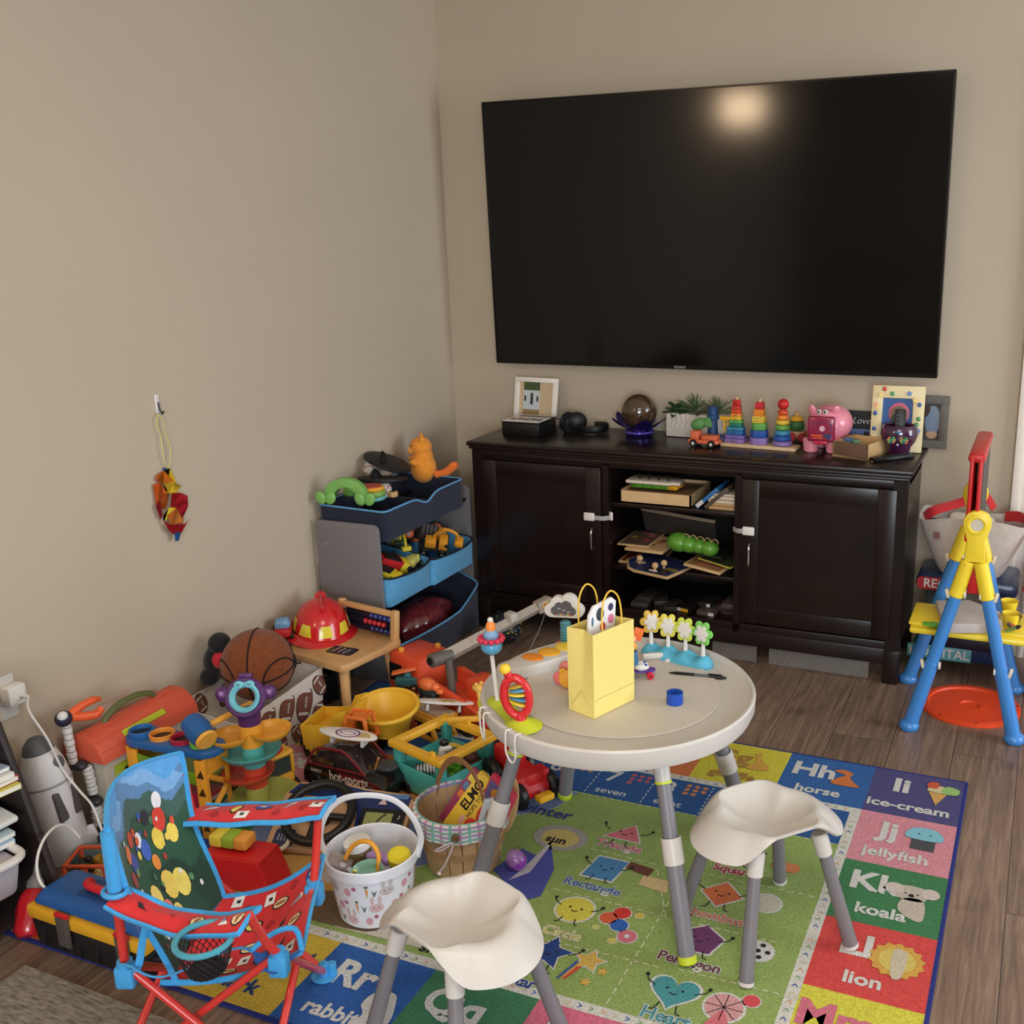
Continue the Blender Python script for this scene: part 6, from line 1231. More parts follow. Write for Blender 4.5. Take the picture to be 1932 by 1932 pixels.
B().tube([P(1.0), P(1.0)+V((.0, -.02, -.06)), P(.92)+V((0, -.05, -.14)), P(.82)+V((0, -.07, -.20)), P(.72)+V((0, -.05, -.225))], .0015, C(130, 126, 122), sm=6, seg=6).ob('hook_line', t, label='thin grey hook line')
# car transporter with small vehicles
t = thing('toy_transporter', 'yellow toy car transporter ramp under two small orange vehicles', 'toy truck', (.585, -1.315, 0), -18)
ty = C(224, 160, 56, .42)
b = B().box(.30, .08, .012, (0, 0, .085), ty, bev=.003).box(.29, .06, .004, (0, 0, .093), C(190, 170, 150, .5)); b.ob('deck', t)
for y in (-.042, .034):
    b = B().box(.30, .010, .02, (0, y, .072), ty, bev=.002).box(.28, .010, .02, (0, y, .01), ty, bev=.002)
    for x in (-.12, 0., .13): b.bar((x, y, .018), (x-.03, y, .078), .009, ty, seg=8)
    b.ob('side_frame', t)
B().prism(star(8, .03, .6), .003, at=(.03, -.048, .04), m=C(200, 90, 66), rot=(90, 0, 0)).ob('star_panel', t, label='red star panel')
wheels(t, (-.10, .10), (-.03, .03), .018, .02)
pa = PZ(768, 1288, .12); pb = PZ(812, 1305, .12)
t = thing('toy_plane_car', 'teal toy vehicle with orange wing roof on the transporter', 'toy vehicle', (pa.x, pa.y, .0985), 25)
B().box(.075, .04, .035, (0, 0, .012), C(54, 110, 116, .45), base=True, bev=.008).box(.03, .036, .02, (.005, 0, .045), C(54, 110, 116, .45), base=True, bev=.005, tap=(.6, .7)).ob('body', t); B().box(.085, .03, .008, (-.005, -.006, .068), C(232, 120, 70, .4), bev=.003, rot=(0, -12, 0)).ob('wing', t, label='orange wing'); wheels(t, (-.025, .025), (-.022, .022), .012, .010, C(226, 150, 110))
t = thing('toy_dino_car', 'orange toy vehicle with dark base on the transporter', 'toy vehicle', (pb.x, pb.y, .0985), -20)
B().box(.075, .045, .022, (0, 0, .010), C(40, 60, 64, .45), base=True, bev=.005).ob('base', t); B().sph(.028, (-.012, 0, .044), C(236, 120, 64, .4), sc=(1.25, .9, .8)).sph(.014, (.028, 0, .045), C(236, 120, 64, .4)).sph(.012, (.048, 0, .036), C(236, 120, 64, .4), sc=(1.2, 1, .8)).ob('shell', t, label='orange shell'); wheels(t, (-.025, .025), (-.024, .024), .012, .010, C(226, 150, 110))
# animal bus
t = thing('animal_bus', 'teal toy bus with open yellow roof frame holding animals', 'toy bus', (.855, -1.605, 0), -17, None, None, .94)
tq = C(78, 176, 170, .4); w2, l2 = .205, .21
b = B().box(w2, l2, .008, (0, 0, .022), tq)
for x, y, sx, sy in ((0, -l2/2, w2, .007), (0, l2/2, w2, .007), (-w2/2, 0, .007, l2), (w2/2, 0, .007, l2)): b.box(sx, sy, .078, (x, y, .02), tq, base=True, bev=.001)
b.ob('body', t, label='teal lower body')
for x, y in ((-1, -1), (1, -1), (-1, 1), (1, 1)): B().box(.026, .026, .075, (x*(w2/2-.008), y*(l2/2-.008), .083), tq, base=True, bev=.003).ob('pillar', t)
fr_ = [(-w2/2, -l2/2), (w2/2, -l2/2), (w2/2, l2/2), (-w2/2, l2/2)]
q2 = 2**.5; b = B(TR((0, 0, .148), (0, 0, 0), (1, l2/w2, 1)) @ Matrix.Rotation(PI/4, 4, 'Z')).lathe([((w2/2-.013)*q2, .002), ((w2/2-.011)*q2, 0), ((w2/2+.012)*q2, 0), ((w2/2+.014)*q2, .003), ((w2/2+.014)*q2, .019), ((w2/2+.012)*q2, .022), ((w2/2-.011)*q2, .022), ((w2/2-.013)*q2, .019), ((w2/2-.013)*q2, .002)], m=C(234, 178, 50, .38), seg=4)
b.T = Matrix(); b.box(.018, .012, .016, (0, l2/2, .177), C(234, 178, 50, .38), bev=.003).box(.018, .012, .016, (w2*.35, -l2/2, .177), C(234, 178, 50, .38), bev=.003).ob('roof_frame', t, label='yellow roof frame')
wheels(t, (-.06, .06), (-l2/2, l2/2), .024, .014, None)
def loc_in(o, v): w = V(v); w.rotate(Euler((0, 0, o.rotation_euler.z))); return V(o.location)+w
q = loc_in(t, (.0, -.065, .027)); z_ = thing('toy_zebra', 'black and white toy zebra inside the teal bus', 'toy animal', q, 30)
b = B().tube([(-.03, 0, .055), (0, 0, .06), (.03, 0, .06), (.04, 0, .085), (.045, 0, .115)], [.014, .017, .016, .010, .010], WHITE, sm=3).sph(.012, (.055, 0, .118), WHITE, sc=(1.6, .8, .9))
for x in (-.026, .026):
    for y in (-.009, .009): b.bar((x, y, 0), (x, y, .05), .0045, WHITE, r2=.006)
b.ob('body', z_); b = B()
for k in range(8): b.tube([(-.03+.009*k+.0165*0, .0170*math.cos(a), .058+.0172*math.sin(a)) for a in [PI*j/6-PI*.0 for j in range(13)]], .0016, BLACK, seg=5)
b.sph(.012, (.052, 0, .135), BLACK, sc=(1.2, .7, 1)).ob('stripes', z_, label='black stripes and mane')
q = loc_in(t, (.045, .0, .0265)); z_ = thing('toy_tree', 'bright green toy shrub inside the teal bus', 'toy tree', q); B().cyl(.012, .02, m=GRN).ob('trunk', z_); b = B()
for k in range(12): a = k*2.4; b.sph(.013, (.016*math.cos(a)*(1-.06*k), .016*math.sin(a)*(1-.06*k), .022+.005*k), C(104, 176, 48, .45))
b.ob('foliage', z_)
q = loc_in(t, (.06, .055, .0265)); z_ = thing('toy_bear', 'brown toy animal at the back of the teal bus', 'toy animal', q); B().sph(.03, (0, 0, .035), C(96, 56, 40, .6), sc=(1, 1, 1.15)).sph(.02, (0, -.012, .075), C(96, 56, 40, .6)).sph(.009, (.014, -.012, .09), C(96, 56, 40)).sph(.009, (-.014, -.012, .09), C(96, 56, 40)).ob('body', z_)
q = loc_in(t, (-.01, .045, .0265)); z_ = thing('toy_globe_wheel', 'grey and yellow round toy standing inside the teal bus', 'toy wheel', q, 20); B().cyl(.045, .02, (0, .01, .047), C(150, 154, 160, .4), rot=(90, 0, 0), bev=.006, seg=36).ob('disc', z_); B().lathe([(.040, 0), (.048, .002), (.048, .008), (.040, .01)], (0, -.006, .047), C(226, 190, 80), rot=(90, 0, 0)).ob('rim', z_, label='yellow rim')
# red picture house with giraffe
t = thing('toy_house', 'red toy house with dark pictured walls behind the teal bus', 'toy house', (.955, -1.435, 0), -20)
B().box(.13, .10, .14, (0, 0, .004), C(74, 74, 80, .4, noise=.9, ns=55), base=True, bev=.002).box(.016, .016, .155, (.062, -.045, 0), C(196, 40, 42), base=True).box(.016, .016, .155, (-.062, -.045, 0), C(196, 40, 42), base=True).ob('wall', t); B().prism([(-.075, 0), (.075, 0), (.06, .02), (-.06, .02)], .12, at=(0, .06, .14), m=C(202, 50, 44, .4), rot=(90, 0, 0), bev=.003).ob('roof', t, label='red roof')
for x, c in ((-.03, (210, 196, 180)), (.0, (150, 80, 60)), (.03, (200, 150, 110))): B().sph(.011, (x, -.0505, .07), C(*c), sc=(1, .08, 1.6)).ob('figure_print', t, label='printed figure')
p = PZ(868, 1345, .175)
gz = thing('toy_giraffe', 'small yellow spotted toy giraffe on the red house roof', 'toy animal', (.915, -1.455, .161), 150)
gyl = C(232, 186, 90, .45)
B().tube([(-.03, 0, .02), (0, 0, .026), (.02, 0, .035), (.03, 0, .06), (.034, 0, .075)], [.016, .018, .014, .010, .010], gyl, sm=3).sph(.016, (.044, 0, .082), gyl, sc=(1.3, .9, .85)).sph(.006, (.036, .009, .097), gyl).sph(.006, (.036, -.009, .097), gyl).sph(.014, (-.02, .014, .010), gyl, sc=(1.3, .8, .7)).sph(.014, (-.02, -.014, .010), gyl, sc=(1.3, .8, .7)).sph(.011, (.018, .01, .009), gyl).sph(.011, (.018, -.01, .009), gyl).ob('body', gz)
b = B(); random.seed(5)
for k in range(22): a = random.random()*2*PI; x = -.03+.05*random.random(); b.sph(.0026, (x, .0165*math.cos(a), .026+.0165*math.sin(a)), C(70, 46, 30), seg=8)
for k in range(6): b.sph(.002, (.044+.008*math.cos(k), .012*math.sin(k*1.7), .094), C(70, 46, 30), seg=8)
b.ob('spots', gz, label='dark spots')
B().box(.10, .014, .016, m=C(232, 176, 60, .4), bev=.003).ob('yellow_bar', label='yellow plastic bar beside the giraffe', cat='toy piece', loc=(.865, -1.50, .168), rz=25)
# tractor
t = thing('toy_tractor', 'red toy tractor with big black wheels under the table', 'toy tractor', (1.075, -1.56, 0), -28)
B().box(.16, .07, .045, (0, 0, .05), RED, base=True, bev=.014).box(.07, .075, .06, (-.045, 0, .08), RED, base=True, bev=.012).prism([(.01, .03), (.03, .09), (.07, .09), (.09, .03)], .11, at=(0, .055, 0), m=RED, rot=(90, 0, 0), bev=.006).ob('body', t)
for x, r in ((-.06, .052), (.07, .040)):
    for y in (-.055, .055):
        w = B().cyl(r, .03, (x, y+.015, r), BLACK, rot=(90, 0, 0), bev=.008, seg=30).ob('wheel', t); B().cyl(r*.3, .033, (x, y+.0165, r), SILV, rot=(90, 0, 0), bev=.003).ob('hub', w, label='silver hub')
B().box(.03, .05, .018, (.12, 0, .04), YEL, bev=.004).ob('bumper', t, label='yellow bumper')
B().box(.02, .03, .02, (.03, -.055, .03), C(150, 150, 150), bev=.003).ob('step', t)
# round patterned ball beside rack
p = PZ(945, 1172, .07)
t = thing('patterned_ball', 'black ball with yellow, blue and pink scribble pattern by cabinet', 'ball', (.50, -.56, .066)); B().sph(.066, m=C(28, 30, 34, .5), seg=36).ob('cover', t)
b = B(); random.seed(9)
for k in range(60):
    a, e = random.random()*2*PI, math.asin(random.uniform(-.95, .95)); pts = []
    for j in range(5): a += random.uniform(-.12, .12); e += random.uniform(-.10, .10); pts.append(V((math.cos(a)*math.cos(e), math.sin(a)*math.cos(e), math.sin(e)))*.0665)
    b.tube(pts, .0014, C(*[(206, 200, 80), (110, 150, 176), (206, 200, 80), (150, 60, 110)][k % 4], .5), seg=5)
b.ob('pattern', t, label='bright scribble pattern')
# pretend steering wheel board
t = thing('driving_dashboard_toy', 'cardboard toy dashboard with black steering wheel and blue panel', 'toy dashboard', (.775, -2.04, .012), rot=(-64, 0, 14))
Wd, Hd = .36, .195
bp_ = [(-Wd/2, 0), (Wd/2, 0), (Wd/2, Hd-.03), (Wd/2-.02, Hd-.01), (.04, Hd), (-.02, Hd+.012), (-Wd/2+.03, Hd+.008), (-Wd/2, Hd-.03)]
B().prism(bp_, .022, at=(0, 0, 0), m=C(190, 152, 116, .6), rot=(90, 0, 0), bev=.003).ob('board', t, label='wood coloured board')
B().prism([(.045, .05), (Wd/2-.02, .05), (Wd/2-.008, Hd-.02), (.04, Hd-.008), (-.02, Hd+.004), (-Wd/2+.03, Hd), (-Wd/2+.008, Hd-.03), (-.02, Hd-.04), (.035, Hd-.07)], .002, at=(0, -.0225, 0), m=C(30, 48, 100, .4), rot=(90, 0, 0)).box(.11, .002, .014, (.11, -.025, Hd-.022), C(80, 120, 170, .4)).ob('blue_panel', t, label='blue printed panel')
b = B().box(.12, .002, .085, (.11, -.0255, .09), C(18, 20, 28, .3)).box(.075, .002, .06, (.10, -.0265, .09), C(150, 160, 100, .5)).prism([(-.012, 0), (.012, 0), (0, .02)], .001, at=(.10, -.0268, .145), m=C(220, 190, 190), rot=(90, 0, 0)).box(.035, .001, .03, (.115, -.028, .075), C(170, 160, 170)).tube([(.075, -.028, .065), (.095, -.028, .08), (.105, -.028, .10), (.12, -.028, .118)], .004, C(80, 70, 56), sm=3, flat=(.2, 1)).sph(.008, (.078, -.028, .078), C(190, 100, 80), sc=(1, .2, 1)).text('♪', .02, TR((.155, -.0275, .11), (90, 0, 0)), WHITE); b.ob('screen', t, label='navigation screen print')
B().tube([(-.055+.088*math.cos(a), -.050, .095+.088*math.sin(a)) for a in [2*PI*k/40 for k in range(40)]], .0125, BLACK, closed=True, seg=12).bar((-.14, -.048, .085), (.03, -.048, .085), .010, BLACK).bar((-.055, -.048, .10), (-.055, -.048, .01), .010, BLACK).bar((-.055, -.023, .09), (-.055, -.052, .09), .028, BLACK).ob('steering_wheel', t, label='black steering wheel')
b = B().prism(rrect(.055, .05, .008), .002, at=(-.135, -.0225, .03), m=C(34, 48, 90), rot=(90, 0, 0))
for k in range(4): b.box(.003, .001, .02, (-.15+.009*k, -.0248, .03), C(170, 180, 200))
b.ob('vent_print', t); B().sph(.012, (-.115, -.03, .035), C(206, 200, 180)).tube([(-.115, -.034, .03), (-.112, -.04, .0), (-.125, -.045, -.02)], .006, C(206, 200, 180), sm=3).ob('lever', t, label='cream lever')
# red toy box behind chair
t = thing('red_toy_box', 'red plastic toy tray with yellow and green blocks behind the chair', 'toy box', (.635, -2.20, .0095), 8, None, None, .85)
B().prism([(-.12, 0), (.12, 0), (.085, .10), (-.10, .10)], .11, at=(0, .055, 0), m=RED, rot=(90, 0, 0), bev=.006).box(.19, .10, .012, (-.007, 0, .098), RED, bev=.004).ob('box', t)
for i, (x, c, nm_) in enumerate(((-.07, (220, 200, 70), 'yellow'), (-.03, (150, 180, 60), 'green'), (.01, (232, 160, 70), 'orange'))):
    q = loc_in(t, (x*.85, .0, .0885)); B().box(.036, .05, .03, m=C(*c, .4), base=True, bev=.006).ob('toy_block', label=nm_+' block on the red toy tray behind the chair', cat='toy block', group='blocks on the red tray', loc=(q.x, q.y, q.z+.0095), rz=8)
# dark plastic box behind chair near barn
t = thing('black_toy_base', 'black round toy base beside the beige barn', 'toy', (.215, -2.20, 0)); B().cyl(.05, .06, m=C(30, 34, 40, .4), bev=.01, seg=30).ob('base', t)
# dark clutter behind: grey card under seat
t = thing('black_crate', 'black toy crate in shadow under the wooden seat', 'crate', (.10, -1.27, 0), -10); b = B().box(.16, .14, .008, (0, 0, .004), BLACK)
for x in (-.08, .08): b.box(.006, .14, .10, (x, 0, 0), BLACK, base=True)
for y in (-.07, .07): b.box(.16, .006, .02, (0, y, .0), BLACK, base=True).box(.16, .006, .02, (0, y, .08), BLACK, base=True)
b.ob('frame', t)
t = thing('toy_wheel_car', 'dark toy vehicle half hidden behind the yellow dump truck', 'toy vehicle', (.36, -1.52, 0), 70); B().box(.12, .07, .05, (0, 0, .02), C(46, 44, 46, .35), base=True, bev=.01).ob('body', t); wheels(t, (-.04, .04), (-.035, .035), .022, .014, SILV)
# ------------------------------------------------------------ buckets on the rug
t = thing('bunny_bucket', 'white plastic bucket printed with bunnies, eggs and carrots', 'bucket', (1.003, -2.175, .0095), 0)
wb = C(222, 222, 228, .4)
B().lathe([(0, 0), (.080, 0), (.085, .005), (.103, .135), (.109, .137), (.110, .160), (.107, .163), (.104, .160), (.100, .136), (.082, .008), (0, .008)], m=wb, seg=64).ob('body', t)
b = B(); random.seed(21)
def cyl_pt(a, z, e=.0008): r = .085+(.103-.085)*(z-.005)/.13+e; return V((r*math.cos(a), r*math.sin(a), z))
def cdec(a0, z0, pts, m, e=.0008): b.face([cyl_pt(a0+x/.095, z0+y, e) for x, y in pts], m)
pkb, brn_, org_ = C(206, 176, 176, .6), C(150, 116, 90, .6), C(206, 150, 90, .6)
grey_ = C(190, 182, 182, .6)
for k in range(9):
    a = -PI/2-1.9+k*.47
    for zz, kind in ((.105, k % 3), (.062, (k+1) % 3), (.026, (k+2) % 3)):
        az = a+(.2 if zz == .062 else 0)
        if kind == 0:
            c_ = grey_ if zz > .08 else pkb
            cdec(az, zz, ngon(14, .015, 0, 1.15, .8), c_); cdec(az-.09, zz+.022, ngon(10, .012, 0, .35, 1), c_); cdec(az+.09, zz+.022, ngon(10, .012, 0, .35, 1), c_)
            for s_ in (-.006, .006): cdec(az+s_/.095, zz+.002, ngon(6, .0016), BLACK, .0014)
            cdec(az, zz-.004, ngon(6, .002), C(206, 130, 130), .0014)
        elif kind == 1: cdec(az, zz, ngon(12, .010, 0, .85, 1.1), C(206, 150, 160, .6)); cdec(az+.18, zz+.012, ngon(5, .006), C(176, 90, 120, .6))
        else: cdec(az, zz, [(-.004, .012), (.004, .012), (.001, -.014)], org_); cdec(az, zz+.015, [(-.006, .006), (0, -.002), (.006, .006)], C(90, 110, 60)); cdec(az+.17, zz, [(-.001, -.01), (.001, -.01), (.007, .008), (0, .0), (-.006, .01)], C(90, 110, 90))
b.ob('printed_pattern', t, label='printed bunnies, eggs and carrots')
B().tube([(-.108, 0, .145), (-.118, 0, .19), (-.100, -.005, .25), (-.06, -.008, .292), (0, -.010, .305), (.06, -.008, .292), (.100, -.005, .25), (.118, 0, .19), (.108, 0, .145)], .0075, wb, flat=(.25, 1), up=(0, 1, 0), sm=5).cyl(.012, .008, (-.112, 0, .148), wb, rot=(0, 90, 0)).cyl(.012, .008, (.106, 0, .148), wb, rot=(0, 90, 0)).ob('handle', t).rotation_euler = (0, 0, R(22))
def inb(x, y, z): return (1.003+x, -2.175+y, .0095+z+.016)
t = thing('spice_jar', 'clear jar with white lid inside the bunny bucket', 'jar', inb(-.045, .025, .045), rot=(4, -6, 0)); B().cyl(.030, .075, m=C(120, 100, 60, .15, alpha=.85), bev=.004).ob('jar_body', t); B().cyl(.032, .024, (0, 0, .076), C(230, 228, 224), bev=.004).ob('screw_cap', t, label='white screw cap')
t = thing('bubble_bottle', 'amber bottle with yellow cap inside the bunny bucket', 'bottle', inb(.055, .03, .05), rot=(14, 10, 0)); B().cyl(.024, .07, m=C(150, 96, 44, .12, alpha=.9), bev=.004).ob('bottle_body', t); B().cyl(.027, .026, (0, 0, .071), C(226, 206, 50, .35), bev=.004).cyl(.018, .003, (0, 0, .096), C(226, 206, 50, .35)).ob('bottle_cap', t, label='yellow cap')
t = thing('rope_toy', 'orange braided loop toy arching inside the bunny bucket', 'toy', inb(.005, -.02, .12)); B().tube([(-.06, -.01, .0), (-.045, .0, .03), (-.015, .0, .052), (.012, .0, .052), (.028, .0, .025), (.03, -.01, -.01)], .0055, C(232, 160, 50, .5, bump=.6, bs=150), sm=6).ob('loop', t)
t = thing('plastic_dish', 'clear green plastic container at front in the bunny bucket', 'container', inb(.025, -.055, .105), rot=(12, 0, 0)); B().lathe([(0, 0), (.03, .0), (.04, .02), (.038, .02), (.028, .003), (0, .003)], m=C(150, 200, 180, .15, alpha=.75)).ob('dish', t); B().box(.008, .004, .055, (-.02, -.02, .02), C(220, 210, 90), rot=(10, 25, 0)).tube([(-.02, -.03, .01), (0, -.03, .028), (.02, -.028, .01)], .002, YEL, sm=3).ob('stick', t, label='yellow stick')
t = thing('purple_charm', 'purple glittery toy piece behind the orange loop', 'toy', inb(.01, .01, .115)); B().sph(.018, m=C(176, 140, 196, .2), sc=(1.9, 1, .8)).sph(.014, (.028, -.005, .004), C(160, 120, 190, .15, coat=1)).ob('piece', t)
t = thing('sticker_bag', 'clear plastic bag with hearts at left of the bunny bucket', 'bag', inb(-.065, -.035, .115), rot=(0, 25, 20)); B().box(.055, .05, .004, m=C(190, 176, 170, .2, alpha=.5), bev=.001).box(.05, .004, .05, (0, -.02, -.025), C(190, 180, 180, .2, alpha=.5)).ob('film', t)
for i, (x, y) in enumerate(((.01, -.015), (.03, -.02))): B().sph(.009, (x, y, .004), C(196, 190, 206), sc=(1, 1, .5)).ob('heart', t)
B().sph(.04, m=C(200, 200, 206, .5), sc=(2.1, 2.1, .5)).ob('tissue_filling', label='white tissue under the things in the bunny bucket', cat='tissue', loc=inb(0, 0, .035))
# bushel basket
t = thing('bushel_basket', 'round wooden slat basket with plaid cloth lining', 'basket', (1.10, -1.925, .0095))
sw = C(178, 142, 104, .55, noise=.18, ns=22)
b = B()
for k in range(18):
    a0 = 2*PI*k/18; a1 = a0+2*PI/18*.93
    def sl(u, v, a0=a0, a1=a1): a = a0+(a1-a0)*u; r = .092+.024*v; return V((r*math.cos(a), r*math.sin(a), .002+.150*v))
    b.surf(sl, 3, 2, sw, th=.003)
b.lathe([(0, 0), (.088, 0), (.088, .005), (0, .005)], m=sw).ob('slats', t)
B().lathe([(.1005, .062), (.1045, .062), (.1065, .078), (.1025, .078)], m=C(160, 124, 88, .55), seg=48).ob('hoop', t)
def plaid(nm, fn, nu, nv):
    bb = B(); cs = [C(214, 206, 208, .9), C(196, 128, 160, .9), C(122, 174, 164, .9), C(150, 140, 186, .9)]
    for i in range(nu):
        for j in range(nv):
            ci = (i % 6 in (1,)) and 1 or (i % 6 in (4,)) and 2 or 0; cj = (j % 4 == 1) and 2 or (j % 4 == 3) and 3 or 0
            m = cs[ci if ci and (i+j) % 2 else (cj or ci)]
            bb.face([fn(i/nu, j/nv), fn((i+1)/nu, j/nv), fn((i+1)/nu, (j+1)/nv), fn(i/nu, (j+1)/nv)], m)
    return bb
def lin_f(u, v):
    a = 2*PI*u; w = 1+.012*math.sin(17*a)*(v < .6)
    if v < .5: r = (.1205+.001*math.sin(9*a))*w; z = .118+.045*(v/.5)
    else: q = (v-.5)/.5; r = .1205-.008*math.sin(PI*min(1, q*2))-.012*q; z = .163+.005*math.sin(PI*min(1, q*2))-.07*max(0, q-.3)
    return V((r*math.cos(a), r*math.sin(a), z))
bb = plaid('lining', lin_f, 96, 16); bmesh.ops.remove_doubles(bb.bm, verts=bb.bm.verts[:], dist=1e-6); bb.ob('lining', t, label='pastel plaid cloth lining')
B().tube([(-.108, .05, .13), (-.09, .055, .20), (-.04, .03, .26), (.02, .0, .275), (.07, -.03, .25), (.10, -.05, .19), (.108, -.055, .12)], .009, C(140, 100, 66, .5), flat=(.25, 1), sm=6, up=(.5, .85, 0)).ob('handle', t, label='bent wood handle')
B().tube([(.045, -.118, .13), (.02, -.128, .11), (.0, -.132, .105), (.02, -.132, .12), (.045, -.120, .128), (.03, -.135, .08), (.01, -.135, .05)], .0022, C(206, 190, 200), sm=4).sph(.005, (.01, -.135, .047), WHITE).ob('ribbon', t, label='thin pastel ribbon bow')
B().cyl(.010, .008, (.05, -.115, .143), C(110, 80, 50), rot=(90, 0, 20), bev=.002).ob('button', t)
def box_toy(nm, lab, loc, rot, sx, sy, sz, c, cat='box'):
    t = thing(nm, lab, cat, loc, rot=rot); B().box(sx, sy, sz, (0, 0, sz/2), C(*c, .4), bev=.001).ob('cover', t); return t
t = box_toy('picture_book', 'yellow ELMO picture book leaning in the bushel basket', (1.10, -1.945, .085), (-24, 28, -14), .112, .018, .172, (232, 196, 70), 'book')
B().text('ELMO', .034, TR((-.034, -.0096, .112), (90, 0, 0)) @ Matrix.Rotation(R(90), 4, 'Z'), BLACK, off=.03).text('HOPS TO IT!', .016, TR((-.012, -.0096, .105), (90, 0, 0)) @ Matrix.Rotation(R(90), 4, 'Z'), C(60, 50, 40), off=.01).ob('lettering', t, label='black title lettering')
b = B().sph(.024, (.026, -.0092, .10), C(206, 50, 44), sc=(1, .06, 1.5)).sph(.020, (.010, -.0094, .05), C(210, 70, 46), sc=(1, .06, 1)).sph(.008, (-.02, -.0095, .045), C(220, 170, 170), sc=(.8, .08, 1.6)).sph(.008, (.038, -.0095, .04), C(90, 90, 150), sc=(1, .08, 1)).sph(.006, (.012, -.0098, .018), C(60, 120, 50), sc=(1, .08, 1)).box(.028, .001, .02, (.03, -.0096, .142), C(60, 70, 140)); b.ob('cover_art', t, label='plain coloured shapes on the cover')
B().box(.004, .019, .156, (.0535, 0, .08), C(70, 40, 90)).ob('spine', t, label='purple spine')
t = box_toy('picture_book', 'thin multicoloured book behind the yellow ELMO book', (1.075, -1.925, .085), (-24, 26, -14), .11, .014, .165, (150, 60, 96), 'book'); b = B()
for k in range(9): b.box(.03, .001, .02, (-.034+.034*(k % 3), -.0076, .09+.026*(k//3)), C(*[(206, 120, 60), (110, 150, 90), (226, 200, 90), (90, 130, 170)][k % 4]), bev=.0004)
b.ob('cover_art', t)
t = box_toy('picture_book', 'pink edged book standing at the right of the basket', (1.155, -1.93, .09), (-14, 20, -24), .09, .014, .17, (206, 60, 90), 'book'); B().box(.08, .001, .09, (0, -.0076, .11), C(110, 100, 150)).sph(.02, (0, -.008, .13), C(226, 150, 60), sc=(1.2, .06, .8)).ob('cover_art', t)
t = box_toy('card_box', 'pale grey flat box beside the table leg in basket', (1.172, -1.955, .085), (-10, 16, -30), .012, .07, .15, (186, 190, 196), 'box')
t = thing('wooden_paddle', 'tan wooden oval paddle standing at basket right side', 'paddle', (1.195, -1.895, .09), rot=(-8, 10, 0)); B().sph(.04, (0, 0, .08), C(196, 160, 110, .5), sc=(.75, .12, 2)).ob('blade', t)
# plastic egg
p = PZ(972, 1645, .0095)
t = thing('plastic_egg', 'clear and purple plastic egg lying on the blue rug', 'toy egg', (p.x, p.y+.012, .0345), rot=(0, -35, 25))
B().lathe([(0, -.025)]+[(.025*math.cos(a), .025*math.sin(a)) for a in [R(x) for x in (-75, -60, -45, -30, -15, 0)]]+[(.0262, 0), (.0262, .003)], m=C(140, 60, 160, .12, coat=1), seg=36).ob('bottom_half', t, label='purple lower half')
B().lathe([(.0245*math.cos(a), .032*math.sin(a)+.002) for a in [R(x) for x in (0, 15, 30, 45, 60, 75)]]+[(0, .034)], m=C(190, 140, 206, .08, alpha=.5, coat=1), seg=36).ob('top_half', t, label='clear lilac upper half')

# ------------------------------------------------------------ things on the activity table
TT = .4762; RT = .4716
def tp(u, v, z=TT): return PZ(u, v, z)
# gift bag
f, r_, l_ = tp(1122, 1357), tp(1197, 1320), tp(1077, 1335)
a = math.degrees(math.atan2((r_-f).y, (r_-f).x)); Wb, Db, Hb = (r_-f).length, .082, .205
t = thing('gift_bag', 'pale yellow paper gift bag with rope handles on the table', 'gift bag', (f.x, f.y, TT), a)
py_ = C(232, 214, 126, .7, noise=.03)
def wall(p0, p1, nu=10, crease=0):
    p0, p1 = V(p0), V(p1); n = (p1-p0).cross(V((0, 0, 1))).normalized()
    return lambda u, v: p0+(p1-p0)*u+V((0, 0, Hb*v))-n*(crease*v*(1-abs(2*u-1)))
b = B().surf(wall((0, 0, 0), (Wb, 0, 0)), 8, 10, py_, th=.0008).surf(wall((Wb, 0, 0), (Wb, Db, 0), crease=.012), 8, 10, py_, th=.0008).surf(wall((Wb, Db, 0), (0, Db, 0)), 8, 10, py_, th=.0008).surf(wall((0, Db, 0), (0, 0, 0), crease=.014), 8, 10, py_, th=.0008).box(Wb, Db, .001, (Wb/2, Db/2, .0006), py_)
b.bar((.002, -.0006, .045), (Wb-.002, -.0006, .045), .0006, C(200, 176, 90), seg=5).bar((0, -.0004, .002), (-.0008, Db/2, .06), .0006, C(200, 176, 90), seg=5).bar((0, Db, .002), (-.0008, Db/2, .06), .0006, C(200, 176, 90), seg=5).ob('bag_body', t)
for y, k in ((.004, 1), (Db-.004, 1.0)): B().tube([(Wb*.28, y, Hb-.03), (Wb*.26, y+.002, Hb+.02), (Wb*.32, y+.004, Hb+.065), (Wb*.5, y+.006, Hb+.085), (Wb*.68, y+.004, Hb+.065), (Wb*.74, y+.002, Hb+.02), (Wb*.72, y, Hb-.03)], .0021, C(232, 190, 70, .7), sm=6, seg=8).ob('handle', t, label='twisted yellow rope handle')
q = loc_in(t, (Wb*.42, Db*.5, .10))
t2 = thing('gift_card', 'white card with dark leaf and strawberry print inside the bag', 'card', (q.x, q.y, TT+.06), rot=(-4, 8, a))
B().prism([(-.045, 0), (.04, 0), (.045, .19), (.03, .20), (-.03, .186), (-.045, .165)], .008, m=C(226, 224, 226, .5), rot=(90, 0, 0), bev=.001).ob('card', t2)
